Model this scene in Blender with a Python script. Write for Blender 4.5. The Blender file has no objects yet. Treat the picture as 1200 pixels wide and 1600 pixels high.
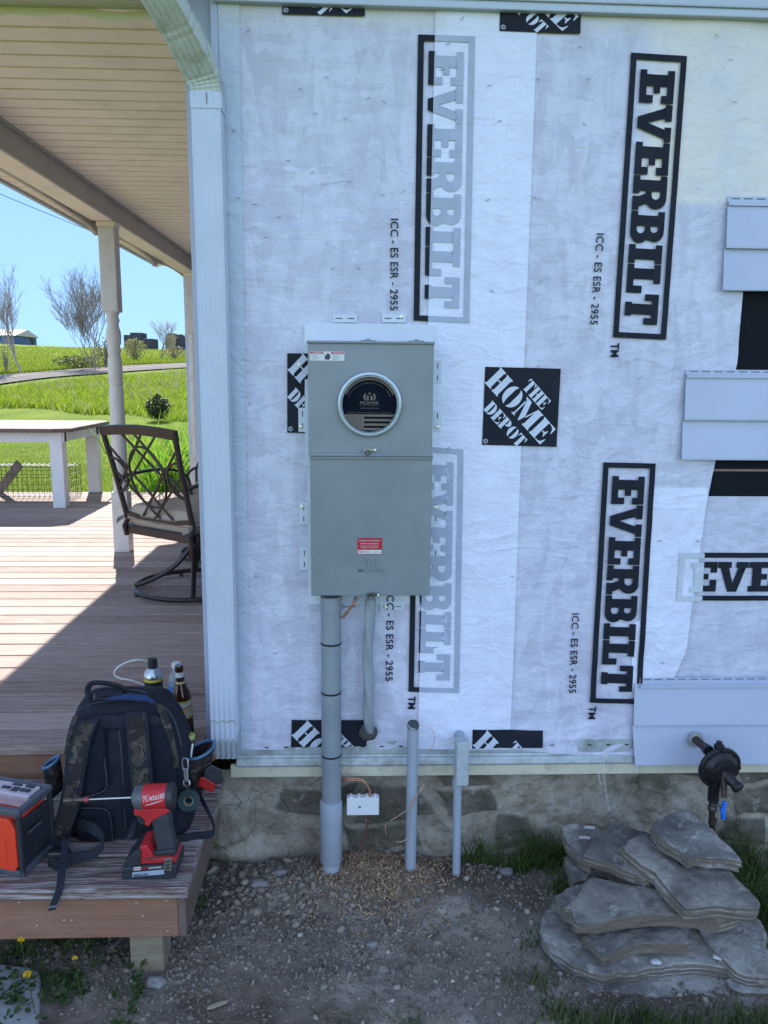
import bpy, bmesh, math, random
import numpy as np
from mathutils import Vector, Matrix
random.seed(7); rng = np.random.default_rng(7)
R_ = math.radians
SC = bpy.context.scene
COL = SC.collection

# ---------------------------------------------------------------- camera
F, CX, CY = 1230.0, 600.0, 800.0
CAM = np.array([0.0, 0.0, 1.47])
def _rot(yaw, pitch, roll):
    y, p, r = R_(yaw), R_(pitch), R_(roll)
    f = np.array([math.sin(y)*math.cos(p), math.cos(y)*math.cos(p), -math.sin(p)])
    rt = np.cross(f, [0, 0, 1]); rt /= np.linalg.norm(rt); up = np.cross(rt, f)
    c, s = math.cos(r), math.sin(r)
    return np.array([c*rt+s*up, -s*rt+c*up, f])
MR = _rot(2.1, 9.9, 0.5)
cam_d = bpy.data.cameras.new('camera'); cam = bpy.data.objects.new('camera', cam_d); COL.objects.link(cam)
m4 = Matrix.Identity(4)
for i in range(3):
    m4[i][0], m4[i][1], m4[i][2], m4[i][3] = MR[0][i], MR[1][i], -MR[2][i], CAM[i]
cam.matrix_world = m4
cam_d.sensor_fit = 'VERTICAL'; cam_d.sensor_height = 24.0; cam_d.lens = F/1600.0*24.0
cam_d.clip_start = 0.05; cam_d.clip_end = 9000
SC.camera = cam
# ---------------------------------------------------------------- sky and sun (sun stands behind the house, a little to the left)
SUN_EL, SUN_AZ = R_(41.0), math.atan2(-0.276, 0.961)
world = bpy.data.worlds.new("World"); SC.world = world; world.use_nodes = True
wn = world.node_tree.nodes; wl = world.node_tree.links
sky = wn.new('ShaderNodeTexSky'); sky.sky_type = 'NISHITA'; sky.sun_disc = False
sky.sun_elevation = SUN_EL; sky.sun_rotation = SUN_AZ; sky.altitude = 200; sky.air_density = 1.0; sky.dust_density = 0.2; sky.ozone_density = 1.6
bg = wn['Background']; bg.inputs['Strength'].default_value = 0.15
def wvm(op, a, b=None):
    n = wn.new('ShaderNodeVectorMath'); n.operation = op
    for i, v in enumerate((a, b)):
        if v is None: continue
        if isinstance(v, bpy.types.NodeSocket): wl.new(v, n.inputs[i])
        else: n.inputs[i].default_value = v
    return n.outputs[0]
# soft shoulder on the bright haze round the sun, and an added warm fill in the sky behind the camera, for the shaded wall
SKY_CAP = (1.75, 3.4, 7.2); BACK_FILL = 2.9
num = sky.outputs['Color']; den = wvm('ADD', wvm('DIVIDE', num, SKY_CAP), (1, 1, 1)); comp = wvm('DIVIDE', num, den)
tc = wn.new('ShaderNodeTexCoord'); sx_ = wn.new('ShaderNodeSeparateXYZ'); wl.new(tc.outputs['Generated'], sx_.inputs[0])
mr = wn.new('ShaderNodeMapRange'); mr.interpolation_type = 'SMOOTHSTEP'; wl.new(sx_.outputs[1], mr.inputs[0])
for i_, v_ in enumerate((-.7, .3, BACK_FILL, 1.0)): mr.inputs[i_+1].default_value = v_
sc_ = wn.new('ShaderNodeVectorMath'); sc_.operation = 'SCALE'; wl.new(comp, sc_.inputs[0]); wl.new(mr.outputs[0], sc_.inputs[3])
mr2 = wn.new('ShaderNodeMapRange'); wl.new(sx_.outputs[1], mr2.inputs[0])
for i_, v_ in enumerate((-.7, .3, 1., 0.)): mr2.inputs[i_+1].default_value = v_
wt = wn.new('ShaderNodeMix'); wt.data_type = 'RGBA'; wt.blend_type = 'MULTIPLY'; wl.new(mr2.outputs[0], wt.inputs[0]); wl.new(sc_.outputs[0], wt.inputs[6]); wt.inputs[7].default_value = (1.34, 1.04, .84, 1)
wl.new(wt.outputs[2], bg.inputs['Color'])
sd = bpy.data.lights.new('sun', 'SUN'); sd.energy = 4.6; sd.angle = R_(0.5); sd.color = (1.0, 0.95, 0.87)
sun = bpy.data.objects.new('sun', sd); COL.objects.link(sun)
sv = Vector((math.sin(SUN_AZ)*math.cos(SUN_EL), math.cos(SUN_AZ)*math.cos(SUN_EL), math.sin(SUN_EL)))
sun.rotation_euler = sv.to_track_quat('Z', 'Y').to_euler(); sun.location = (-5, 12, 12)
SC.view_settings.view_transform = 'Standard'; SC.view_settings.look = 'None'
SC.view_settings.exposure = 1.2; SC.view_settings.gamma = 1.0
SC.view_settings.use_curve_mapping = False

# ---------------------------------------------------------------- measuring: photo point -> point on a real plane
def ray(px, py): return MR.T @ np.array([(px-CX)/F, (CY-py)/F, 1.0])
def W(px, py, Y):
    d = ray(px, py); return CAM + d*(Y-CAM[1])/d[1]
def G(px, py, Z):
    d = ray(px, py); return CAM + d*(Z-CAM[2])/d[2]
def Xp(px, py, X):
    d = ray(px, py); return CAM + d*(X-CAM[0])/d[0]
YW = 2.40                                     # the gable wall stands at y = YW

# ---------------------------------------------------------------- numpy value noise
def _hash(ix, iy, s):
    h = (ix.astype(np.int64)*374761393 + iy.astype(np.int64)*668265263 + s*974634777) & 0x7fffffff
    h = (h ^ (h >> 13))*1274126177 & 0x7fffffff
    h = h ^ (h >> 16)
    return (h & 0xffff)/65535.0
def vnoise(x, y, s=0):
    x = np.asarray(x, float); y = np.asarray(y, float)
    ix = np.floor(x); iy = np.floor(y); fx = x-ix; fy = y-iy
    fx = fx*fx*(3-2*fx); fy = fy*fy*(3-2*fy)
    a = _hash(ix, iy, s); b = _hash(ix+1, iy, s); c = _hash(ix, iy+1, s); d = _hash(ix+1, iy+1, s)
    return (a*(1-fx)+b*fx)*(1-fy)+(c*(1-fx)+d*fx)*fy
def fbm(x, y, s=0, o=4):
    r = 0; a = 0.5
    for i in range(o):
        r = r + a*(vnoise(x*2**i, y*2**i, s+i)-0.5); a *= 0.5
    return r

# ---------------------------------------------------------------- objects
OFF = {}
def tag(o, label=None, cat=None, group=None, kind=None):
    if label: o['label'] = label
    if cat: o['category'] = cat
    if group: o['group'] = group
    if kind: o['kind'] = kind
    return o
def thing(name, label, cat, loc, group=None):
    o = bpy.data.objects.new(name, None); COL.objects.link(o)
    o.empty_display_size = 0.1
    o.location = tuple(float(v) for v in loc); OFF[o.name] = np.array([float(v) for v in loc])
    return tag(o, label, cat, group)
def link_mesh(name, me, mat, parent=None):
    o = bpy.data.objects.new(name, me); COL.objects.link(o)
    if mat is not None: me.materials.append(mat)
    if parent is not None:
        o.parent = parent; OFF[o.name] = OFF[parent.name]
    else: OFF[o.name] = np.zeros(3)
    return o
def mesh_np(name, V, Fc, mat, parent=None, smooth=False):
    V = np.asarray(V, float).reshape(-1, 3)
    if parent is not None: V = V - OFF[parent.name]
    me = bpy.data.meshes.new(name)
    if isinstance(Fc, np.ndarray):
        k = Fc.shape[1]; n = len(Fc)
        me.vertices.add(len(V)); me.vertices.foreach_set('co', V.ravel())
        me.loops.add(n*k); me.loops.foreach_set('vertex_index', Fc.ravel().astype(np.int32))
        me.polygons.add(n); me.polygons.foreach_set('loop_start', np.arange(0, n*k, k, dtype=np.int32))
        me.polygons.foreach_set('loop_total', np.full(n, k, dtype=np.int32))
        me.update(calc_edges=True); me.validate()
    else:
        me.from_pydata([tuple(v) for v in V], [], Fc); me.update()
    if smooth: me.polygons.foreach_set('use_smooth', [True]*len(me.polygons))
    return link_mesh(name, me, mat, parent)
class MB:
    def __init__(s): s.v = []; s.f = []
    def add(s, vs, fs):
        n = len(s.v); s.v += [tuple(float(c) for c in v) for v in vs]; s.f += [tuple(i+n for i in f) for f in fs]; return s
    def box(s, a, b, M=None):
        x0, y0, z0 = a; x1, y1, z1 = b
        vs = [Vector(p) for p in [(x0,y0,z0),(x1,y0,z0),(x1,y1,z0),(x0,y1,z0),(x0,y0,z1),(x1,y0,z1),(x1,y1,z1),(x0,y1,z1)]]
        if M is not None: vs = [M @ v for v in vs]
        return s.add(vs, [(0,3,2,1),(4,5,6,7),(0,1,5,4),(1,2,6,5),(2,3,7,6),(3,0,4,7)])
    def prism(s, poly, fn, d0, d1, cap=True):       # poly 2-D outline; fn(u,v,d)->xyz
        n = len(poly)
        vs = [fn(u, v, d0) for u, v in poly]+[fn(u, v, d1) for u, v in poly]
        fs = [(i, (i+1) % n, n+(i+1) % n, n+i) for i in range(n)]
        if cap: fs += [tuple(range(n))[::-1], tuple(range(n, 2*n))]
        return s.add(vs, fs)
    def tube(s, pts, r, n=10, cap=True, flat=1.0):
        pts = [Vector(tuple(float(c) for c in p)) for p in pts]; m = len(pts)
        rs = r if isinstance(r, (list, tuple)) else [r]*m
        T = []
        for i in range(m):
            t = pts[min(i+1, m-1)]-pts[max(i-1, 0)]
            if t.length < 1e-9: t = Vector((0, 0, 1))
            T.append(t.normalized())
        u = T[0].orthogonal().normalized(); vs = []
        for i in range(m):
            u = u-T[i]*u.dot(T[i])
            if u.length < 1e-6: u = T[i].orthogonal()
            u.normalize(); w = T[i].cross(u)
            for k in range(n):
                a = 2*math.pi*k/n
                vs.append(pts[i]+u*math.cos(a)*rs[i]+w*math.sin(a)*rs[i]*flat)
        fs = [(i*n+k, i*n+(k+1) % n, (i+1)*n+(k+1) % n, (i+1)*n+k) for i in range(m-1) for k in range(n)]
        if cap: fs += [tuple(range(n))[::-1], tuple(range((m-1)*n, m*n))]
        return s.add(vs, fs)
    def lathe(s, prof, o, ax=(0, 0, 1), n=28, cap=True):   # prof [(r, h)]
        ax = Vector(ax).normalized(); u = ax.orthogonal().normalized(); w = ax.cross(u); o = Vector(tuple(float(c) for c in o))
        vs = []
        for r, h in prof:
            for k in range(n):
                a = 2*math.pi*k/n; vs.append(o+ax*h+(u*math.cos(a)+w*math.sin(a))*r)
        m = len(prof)
        fs = [(i*n+k, i*n+(k+1) % n, (i+1)*n+(k+1) % n, (i+1)*n+k) for i in range(m-1) for k in range(n)]
        if cap: fs += [tuple(range(n))[::-1], tuple(range((m-1)*n, m*n))]
        return s.add(vs, fs)
    def ribbon(s, pts, side, w, t):                        # flat strap: pts, side vector(s), width, thickness
        pts = [Vector(tuple(float(c) for c in p)) for p in pts]; m = len(pts); vs = []
        for i, p in enumerate(pts):
            sd_ = Vector(side[i] if isinstance(side, list) else side).normalized()
            T = (pts[min(i+1, m-1)]-pts[max(i-1, 0)]).normalized(); nn = T.cross(sd_).normalized()
            ww = w[i] if isinstance(w, (list, tuple)) else w
            vs += [p-sd_*ww/2-nn*t/2, p+sd_*ww/2-nn*t/2, p+sd_*ww/2+nn*t/2, p-sd_*ww/2+nn*t/2]
        fs = [(i*4+k, i*4+(k+1) % 4, i*4+4+(k+1) % 4, i*4+4+k) for i in range(m-1) for k in range(4)]
        fs += [(3, 2, 1, 0), tuple(range(4*m-4, 4*m))]
        return s.add(vs, fs)
    def build(s, name, mat, parent=None, smooth=False, bevel=0, seg=2, subsurf=0, angle=35):
        o = mesh_np(name, s.v, s.f, mat, parent, smooth)
        bm = bmesh.new(); bm.from_mesh(o.data); bmesh.ops.recalc_face_normals(bm, faces=bm.faces); bm.to_mesh(o.data); bm.free()
        if bevel:
            b = o.modifiers.new('b', 'BEVEL'); b.width = bevel; b.segments = seg; b.limit_method = 'ANGLE'; b.angle_limit = R_(angle)
        if subsurf:
            b = o.modifiers.new('s', 'SUBSURF'); b.levels = b.render_levels = subsurf
        if smooth and not subsurf:
            try: o.data.set_sharp_from_angle(angle=R_(38))
            except Exception: pass
        return o
def smooth_path(pts, k=6):
    pts = [np.array(p, float) for p in pts]; out = []
    for i in range(len(pts)-1):
        p0 = pts[max(i-1, 0)]; p1 = pts[i]; p2 = pts[i+1]; p3 = pts[min(i+2, len(pts)-1)]
        for j in range(k):
            t = j/k; out.append(0.5*((2*p1)+(-p0+p2)*t+(2*p0-5*p1+4*p2-p3)*t*t+(-p0+3*p1-3*p2+p3)*t**3))
    out.append(pts[-1]); return out

# ---------------------------------------------------------------- materials
MATS = {}
def N(nt, t, **kw):
    n = nt.nodes.new(t)
    for k, v in kw.items(): setattr(n, k, v)
    return n
class Mat:
    def __init__(s, name, col=(.5,.5,.5), rough=.6, metal=0., spec=.5):
        s.m = bpy.data.materials.new(name); s.m.use_nodes = True; s.nt = s.m.node_tree; s.p = s.nt.nodes['Principled BSDF']
        s.p.inputs['Base Color'].default_value = (*col, 1); s.p.inputs['Roughness'].default_value = rough
        s.p.inputs['Metallic'].default_value = metal; s.p.inputs['Specular IOR Level'].default_value = spec
        s.geo = N(s.nt, 'ShaderNodeNewGeometry'); s.pos = s.geo.outputs['Position']; s.bumpn = None; s.col = None
    def L(s, a, b): s.nt.links.new(a, b)
    def mapping(s, scale=(1,1,1), rot=(0,0,0), src=None):
        n = N(s.nt, 'ShaderNodeMapping'); n.inputs['Scale'].default_value = scale; n.inputs['Rotation'].default_value = rot
        s.L(src or s.pos, n.inputs['Vector']); return n.outputs[0]
    def noise(s, scale, detail=4, rough=.55, vec=None, dist=0):
        n = N(s.nt, 'ShaderNodeTexNoise'); n.inputs['Scale'].default_value = scale; n.inputs['Detail'].default_value = detail
        n.inputs['Roughness'].default_value = rough; n.inputs['Distortion'].default_value = dist; s.L(vec or s.pos, n.inputs['Vector']); return n.outputs['Fac']
    def voro(s, scale, vec=None, feat='F1', out='Distance'):
        n = N(s.nt, 'ShaderNodeTexVoronoi'); n.feature = feat; n.inputs['Scale'].default_value = scale; s.L(vec or s.pos, n.inputs['Vector']); return n.outputs[out]
    def ramp(s, fac, stops, interp='LINEAR'):
        n = N(s.nt, 'ShaderNodeValToRGB'); cr = n.color_ramp; cr.interpolation = interp
        while len(cr.elements) < len(stops): cr.elements.new(0.5)
        for e, (p, c) in zip(cr.elements, stops):
            e.position = p; e.color = (*c, 1) if isinstance(c, (tuple, list)) else (c, c, c, 1)
        s.L(fac, n.inputs[0]); return n.outputs[0]
    def mix(s, fac, a, b, mode='MIX'):
        n = N(s.nt, 'ShaderNodeMix', data_type='RGBA', blend_type=mode); n.clamp_factor = True
        for idx, v in ((0, fac), (6, a), (7, b)):
            if isinstance(v, bpy.types.NodeSocket): s.L(v, n.inputs[idx])
            elif idx == 0: n.inputs[0].default_value = v
            else: n.inputs[idx].default_value = (*v, 1) if isinstance(v, (tuple, list)) else (v, v, v, 1)
        return n.outputs[2]
    def math(s, op, a, b=None, c=None):
        n = N(s.nt, 'ShaderNodeMath', operation=op)
        for i, v in enumerate((a, b, c)):
            if v is None: continue
            if isinstance(v, bpy.types.NodeSocket): s.L(v, n.inputs[i])
            else: n.inputs[i].default_value = v
        return n.outputs[0]
    def sep(s, src=None):
        n = N(s.nt, 'ShaderNodeSeparateXYZ'); s.L(src or s.pos, n.inputs[0]); return n.outputs
    def base(s, c): s.L(c, s.p.inputs['Base Color']); return s
    def rough(s, c): s.L(c, s.p.inputs['Roughness']); return s
    def bump(s, h, strength=.3, dist=.002):
        n = N(s.nt, 'ShaderNodeBump'); n.inputs['Strength'].default_value = strength; n.inputs['Distance'].default_value = dist
        s.L(h, n.inputs['Height'])
        if s.bumpn is not None: s.L(s.bumpn, n.inputs['Normal'])
        s.bumpn = n.outputs[0]; s.L(s.bumpn, s.p.inputs['Normal']); return s
def simple(name, col, rough=.6, metal=0., var=.12, vs=30, bump=0., bs=200, spec=.5, dirt=None, ds=5):
    """base colour with mottled variation and a fine bump; dirt = colour of soft stains"""
    if name in MATS: return MATS[name]
    m = Mat(name, col, rough, metal, spec)
    lo = tuple(c*(1-var) for c in col); hi = tuple(min(1, c*(1+var)) for c in col)
    c = m.ramp(m.noise(vs, 5), [(.3, lo), (.7, hi)])
    if dirt is not None:
        c = m.mix(m.ramp(m.noise(ds, 6, .7), [(.52, 0.), (.72, .8)]), c, dirt)
    m.base(c)
    m.rough(m.ramp(m.noise(vs*.7, 4), [(.3, max(0, rough-.08)), (.7, min(1, rough+.1))]))
    if bump: m.bump(m.noise(bs, 4), bump, .001)
    MATS[name] = m.m; return m.m
# ================================================================ THE GROUND
def terrain_z(x, y):
    """lawn, bank, road bench, rising field; heights follow the azimuth seen from the porch"""
    x = np.asarray(x, float); y = np.asarray(y, float)
    t = (x/np.maximum(y, 1.0)+0.452)/(0.25); t = np.clip(t, -0.6, 1.3)
    d0 = [0, 20, 28, 42, 48, 54, 90, 130, 200, 400, 4000]; z0 = [-.2, -.2, -.18, .69, 1.10, 1.36, 3.7, 5.79, 7.6, 8, 0]
    d1 = [0, 18, 25, 62, 70, 78, 110, 140, 200, 400, 4000]; z1 = [-.2, -.2, -.18, 1.84, 2.27, 2.6, 4.1, 5.35, 6.4, 8, 0]
    a = np.interp(y, d0, z0); b = np.interp(y, d1, z1)
    return np.where(y > 0, a*(1-t)+b*t, -.2)
ys = np.concatenate([[-3000, -600, -120, -30, -8, -2], np.linspace(0, 30, 50), np.linspace(31, 160, 130), np.geomspace(165, 4000, 30)])
tx = np.concatenate([np.linspace(-4, -.7, 14), np.linspace(-.68, -.1, 60), np.linspace(0, 4, 12)])
V = []
for y in ys:
    s_ = max(abs(y), 12.0)
    for t in tx: V.append((t*s_, y, 0))
V = np.array(V); far = np.clip((V[:, 1]-95)/30, 0, 1)
V[:, 2] = terrain_z(V[:, 0], V[:, 1])+far*fbm(V[:, 0]*.12, V[:, 1]*.12, 3)*.35
nx, ny = len(tx), len(ys)
I = np.arange(nx*ny).reshape(ny, nx)
Q = np.stack([I[:-1, :-1], I[:-1, 1:], I[1:, 1:], I[1:, :-1]], -1).reshape(-1, 4)
g = Mat('grass_ground', rough=.9, spec=.1)
c = g.ramp(g.noise(.6, 6, .65), [(.3, (.10, .17, .006)), (.5, (.15, .22, .009)), (.7, (.21, .26, .014))])
c2 = g.ramp(g.noise(14, 5, .7), [(.35, .6), (.65, 1.15)])
c = g.mix(1., c, c2, 'MULTIPLY')
c = g.mix(g.ramp(g.noise(.25, 3, .5, g.mapping((1, 3, 1))), [(.6, 0.), (.75, .45)]), c, (.2, .2, .05))
g.base(c); g.bump(g.noise(30, 6, .7), .8, .05)
tag(mesh_np('ground', V, Q, g.m, smooth=True), kind='structure')

# the road across the fields
def road_line(side):
    out = []
    for t in np.linspace(-1.2, 1.6, 80):
        d = (41.6+20.2*t) if side == 0 else (48.4+21.8*t)
        a = -0.452+0.25*t; out.append((a*d, d))
    return out
n_, f_ = road_line(0), road_line(1); V = []; ex = 8
for (a, b) in zip(n_, f_):
    for k in range(ex+1):
        u = k/ex; x = a[0]*(1-u)+b[0]*u; y = a[1]*(1-u)+b[1]*u
        V.append((x, y, 0))
V = np.array(V); V[:, 2] = terrain_z(V[:, 0], V[:, 1])+.09
I = np.arange(len(V)).reshape(-1, ex+1); Q = np.stack([I[:-1, :-1], I[:-1, 1:], I[1:, 1:], I[1:, :-1]], -1).reshape(-1, 4)
r = Mat('road_asphalt', rough=.95, spec=.05); cc = r.ramp(r.noise(1.2, 6, .7), [(.3, (.15, .135, .125)), (.7, (.21, .19, .178))]); r.base(cc)
tag(mesh_np('road', V, Q, r.m, smooth=True), kind='structure')
V = []
for (a, b) in zip(n_, f_):
    for k in range(2):
        u = .47+.045*k; V.append((a[0]*(1-u)+b[0]*u, a[1]*(1-u)+b[1]*u, 0))
V = np.array(V); V[:, 2] = terrain_z(V[:, 0], V[:, 1])+.105
I = np.arange(len(V)).reshape(-1, 2); Q = np.stack([I[:-1, 0], I[:-1, 1], I[1:, 1], I[1:, 0]], -1).reshape(-1, 4)
tag(mesh_np('road_marking', V, Q, simple('line_paint', (.27, .23, .19), .8)), kind='structure')

# dug soil in front of the wall
def soil_z(x, y):
    x = np.asarray(x, float); y = np.asarray(y, float)
    z = -.150+np.zeros_like(x)
    z += .035*np.exp(-((x-.03)**2/.05+(y-2.33)**2/.02))
    z += .035*np.exp(-((x+.28)**2/.02+(y-2.28)**2/.012))+.02*np.exp(-((x+.36)**2/.01+(y-2.0)**2/.05))
    z += .02*np.exp(-((x-.40)**2/.04+(y-2.2)**2/.02))
    z += fbm(x*4, y*4, 11, 3)*.035+fbm(x*18, y*18, 5, 4)*.020
    e = np.maximum(np.maximum(-1.7-x, x-2.6), np.maximum(-.2-y, 0))
    z -= np.clip(e*.6, 0, .5)
    return z
gx = np.concatenate([np.linspace(-2.3, -1.2, 60), np.linspace(-1.19, 1.5, 540), np.linspace(1.51, 3.2, 60)])
gy = np.concatenate([np.linspace(-.8, 1.5, 80), np.linspace(1.506, 2.5, 200)])
XX, YY = np.meshgrid(gx, gy); ZZ = soil_z(XX, YY)
V = np.stack([XX, YY, ZZ], -1).reshape(-1, 3); I = np.arange(len(V)).reshape(len(gy), len(gx))
Q = np.stack([I[:-1, :-1], I[:-1, 1:], I[1:, 1:], I[1:, :-1]], -1).reshape(-1, 4)
s = Mat('soil', rough=.95, spec=.15)
c = s.ramp(s.noise(5, 8, .65), [(.3, (.135, .105, .08)), (.5, (.25, .205, .165)), (.68, (.40, .345, .29))])
c = s.mix(s.ramp(s.noise(2.3, 3, .5), [(.5, 0.), (.60, .75)]), c, (.08, .062, .047))
c = s.mix(s.ramp(s.voro(90), [(.05, .65), (.35, 0.)]), c, (.23, .215, .2))
vd = N(s.nt, 'ShaderNodeVectorMath'); vd.operation = 'DISTANCE'; s.L(s.mapping((1, 1.1, 0)), vd.inputs[0]); vd.inputs[1].default_value = (.07, 2.33*1.1, 0)
sawd = s.math('ADD', vd.outputs['Value'], s.math('MULTIPLY', s.math('SUBTRACT', s.noise(7, 5, .7), .5), .35)); c = s.mix(s.ramp(sawd, [(.08, .85), (.24, 0.)]), c, (.36, .25, .17))
s.base(c); s.bump(s.noise(120, 8, .75), .9, .006); s.bump(s.voro(160), .5, .003)
tag(mesh_np('soil_ground', V, Q, s.m, smooth=True), kind='structure')

# ---- scatter helpers
def scatter(name, mat, pos, size, kinds, squash=.6, parent=None):
    """many small jittered lumps as one mesh"""
    VV = []; FF = []; n0 = 0
    for k in range(len(kinds)):
        tv, tf = kinds[k]; sel = np.arange(k, len(pos), len(kinds))
        if not len(sel): continue
        p = pos[sel]; sz = size[sel]; n = len(sel)
        q = rng.normal(size=(n, 4)); q /= np.linalg.norm(q, axis=1)[:, None]; w, x, y, z = q.T
        Rm = np.stack([1-2*(y*y+z*z), 2*(x*y-z*w), 2*(x*z+y*w), 2*(x*y+z*w), 1-2*(x*x+z*z), 2*(y*z-x*w), 2*(x*z-y*w), 2*(y*z+x*w), 1-2*(x*x+y*y)], -1).reshape(n, 3, 3)
        st = np.stack([1+rng.uniform(-.3, .5, n), 1+rng.uniform(-.3, .3, n), squash+rng.uniform(-.1, .2, n)], -1)
        v = tv[None]*st[:, None, :]; v = np.einsum('nij,nvj->nvi', Rm, v)*sz[:, None, None]+p[:, None, :]
        VV.append(v.reshape(-1, 3)); FF.append((tf[None]+(np.arange(n)*len(tv))[:, None, None]+n0).reshape(-1, tf.shape[1])); n0 += n*len(tv)
    return mesh_np(name, np.concatenate(VV), np.concatenate(FF), mat, parent)
def lump(sub, jit):
    bm = bmesh.new(); bmesh.ops.create_icosphere(bm, subdivisions=sub, radius=1)
    v = np.array([x.co[:] for x in bm.verts]); f = np.array([[q.index for q in p.verts] for p in bm.faces]); bm.free()
    v = v*(1+rng.uniform(-jit, jit, (len(v), 1))); return v, f
LUMPS = [lump(1, .34) for _ in range(7)]; BIG = [lump(2, .17) for _ in range(6)]
CHIPB = np.array([[-1,-.35,-.1],[1,-.3,-.1],[1.1,.3,-.1],[-.9,.35,-.1],[-1,-.35,.1],[1,-.3,.1],[1.1,.3,.1],[-.9,.35,.1]])
CHIPF = np.array([(0,3,2,1),(4,5,6,7),(0,1,5,4),(1,2,6,5),(2,3,7,6),(3,0,4,7)])
def island_mat(name, stops, rough=.9, bump=.4, bs=150, fine=.35, spec=.2, fs=60):
    m = Mat(name, rough=rough, spec=spec)
    c = m.ramp(m.geo.outputs['Random Per Island'], stops)
    c = m.mix(1., c, m.ramp(m.noise(fs, 5, .65), [(.3, 1-fine), (.7, 1+fine*.6)]), 'MULTIPLY')
    m.base(c)
    if bump: m.bump(m.noise(bs, 5, .7), bump, .002)
    return m.m
M_gravel = island_mat('gravel_stone', [(0, (.13, .11, .09)), (.4, (.21, .183, .15)), (.8, (.25, .22, .185)), (.97, (.31, .275, .235)), (1, (.44, .39, .32))])
M_rock = island_mat('rock', [(0, (.14, .13, .12)), (1, (.26, .25, .24))])
def pts(n, fx):
    x = rng.uniform(-1.15, 1.35, n*3); y = rng.uniform(1.45, 2.42, n*3); k = rng.uniform(0, 1, n*3) < fx(x, y)
    x, y = x[k][:n], y[k][:n]; return np.stack([x, y, soil_z(x, y)], -1)
dens = lambda x, y: .12+.9*np.clip(vnoise(x*4, y*4, 21)*1.3-.25, 0, 1)*np.clip((y-1.7)/.35+.2+np.abs(x)*.35, .25, 1)
P1 = pts(26000, dens); tag(scatter('fine_gravel', M_gravel, P1, .0018+rng.exponential(.0016, len(P1)), LUMPS), 'fine crumbs of dry soil and grit in front of the stone foundation', 'grit', kind='stuff')
P2 = pts(5200, lambda x, y: dens(x, y)*np.clip((y-1.75)/.3, .12, 1)); tag(scatter('gravel', M_gravel, P2, .0030+rng.exponential(.0022, len(P2)), LUMPS, .7), 'loose grey gravel and clods below the meter', 'gravel', kind='stuff')
xs = rng.uniform(-.42, -.1, 150); yy = rng.uniform(2.1, 2.40, 150); P3 = np.stack([xs, yy, soil_z(xs, yy)+.003], -1)
tag(scatter('soil_clods', island_mat('clod', [(0, (.12, .10, .078)), (1, (.30, .255, .205))]), P3, rng.uniform(.005, .015, 150), LUMPS, .75), 'dark lumpy clods heaped left of the large conduit', 'clods', kind='stuff')
# wood chips heaped round the foot of the conduits
n = 2600; xc = .07+rng.normal(0, .13, n); yc = 2.42-np.abs(rng.normal(0, .14, n)); k = (yc < 2.41) & (yc > 1.9) & (xc < .5) & (xc > -.3); xc, yc = xc[k], yc[k]
P4 = np.stack([xc, yc, soil_z(xc, yc)+.004], -1)
tag(scatter('wood_chips', island_mat('wood_chip', [(0, (.20, .13, .08)), (.5, (.36, .24, .15)), (1, (.52, .38, .26))], fine=.2), P4, rng.uniform(.003, .009, len(P4)), [(CHIPB, CHIPF)], 1.), 'pale wood chips and sawdust round the conduit feet', 'wood chips', kind='stuff')
def rock_thing(px, py, r, label, name='rock', mat=None, fl=.6):
    p = G(px, py, -.145); z = float(soil_z(p[0], p[1])); v, f = lump(3, .0)
    nn = fbm(v[:, 0]*1.3+px, v[:, 1]*1.3+v[:, 2], 4, 3); v = v*(1+nn[:, None]*.9)
    v = v*np.array([r*1.25, r*.9, r*fl])+np.array([p[0], p[1], z+r*fl*.35])
    o = mesh_np(name, v-p, f, mat or M_rock, smooth=False); o.location = tuple(p); return tag(o, label, 'stone')
rock_thing(581, 1478, .014, 'small flat grey stone in the dirt below the wood chips')
rock_thing(245, 1535, .021, 'pale lumpy stone beside the foot of the step post', fl=.8)
rock_thing(438, 1385, .017, 'angular brown clod between the step and the large conduit')
rock_thing(650, 1412, .012, 'pale clod lying in front of the capped conduit')
rock_thing(790, 1362, .02, 'rounded grey stone near the grass by the thin conduit')
rock_thing(520, 1362, .013, 'small tan stone touching the foot of the large conduit')
rock_thing(405, 1308+90, .02, 'dull stone in the clods right of the wooden step')
sp = G(340, 1580, -.15); ch = thing('wood_splinter', 'pale flat splinter of wood lying on bare dirt at the lower left', 'wood splinter', (sp[0], sp[1], float(soil_z(*sp[:2]))))
b = MB(); b.prism([(-.024, -.004), (-.01, -.007), (.022, -.003), (.026, .003), (.0, .007), (-.022, .004)], lambda u, v, d: (sp[0]+u, sp[1]+v+u*.4, OFF[ch.name][2]+.006+d), 0, .005)
b.build('splinter', simple('splinter', (.33, .27, .19), .8), ch, bevel=.001)

# ================================================================ THE HOUSE
house = thing('house', 'house gable wall covered with white house wrap over a stone foundation', 'house', (.4, YW, -.15))
Z0, ZT = .21, 2.47           # top of foundation board, underside of the frieze
XL = -.383
m_side = simple('vinyl_blue_white', (.435, .475, .60), .42, var=.03, vs=4, bump=.10, bs=60, dirt=(.41, .45, .56), ds=5)
m_trim = simple('trim_white', (.47, .525, .61), .4, var=.03, vs=6, bump=.04, dirt=(.43, .47, .52), ds=6)
m_osb = simple('osb', (.35, .25, .15), .8, var=.3, vs=40)
b = MB(); b.box((XL+.01, YW+.01, .19), (6.5, YW+.12, 2.9)); b.box((XL+.01, YW+.121, .1), (XL+.13, 8.1, 2.9)); b.box((6.4, YW+.121, .1), (6.5, 12, 2.9)); b.box((-1.66, 12, .1), (6.5, 12.1, 2.9)); b.build('wall', m_osb, house)
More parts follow.
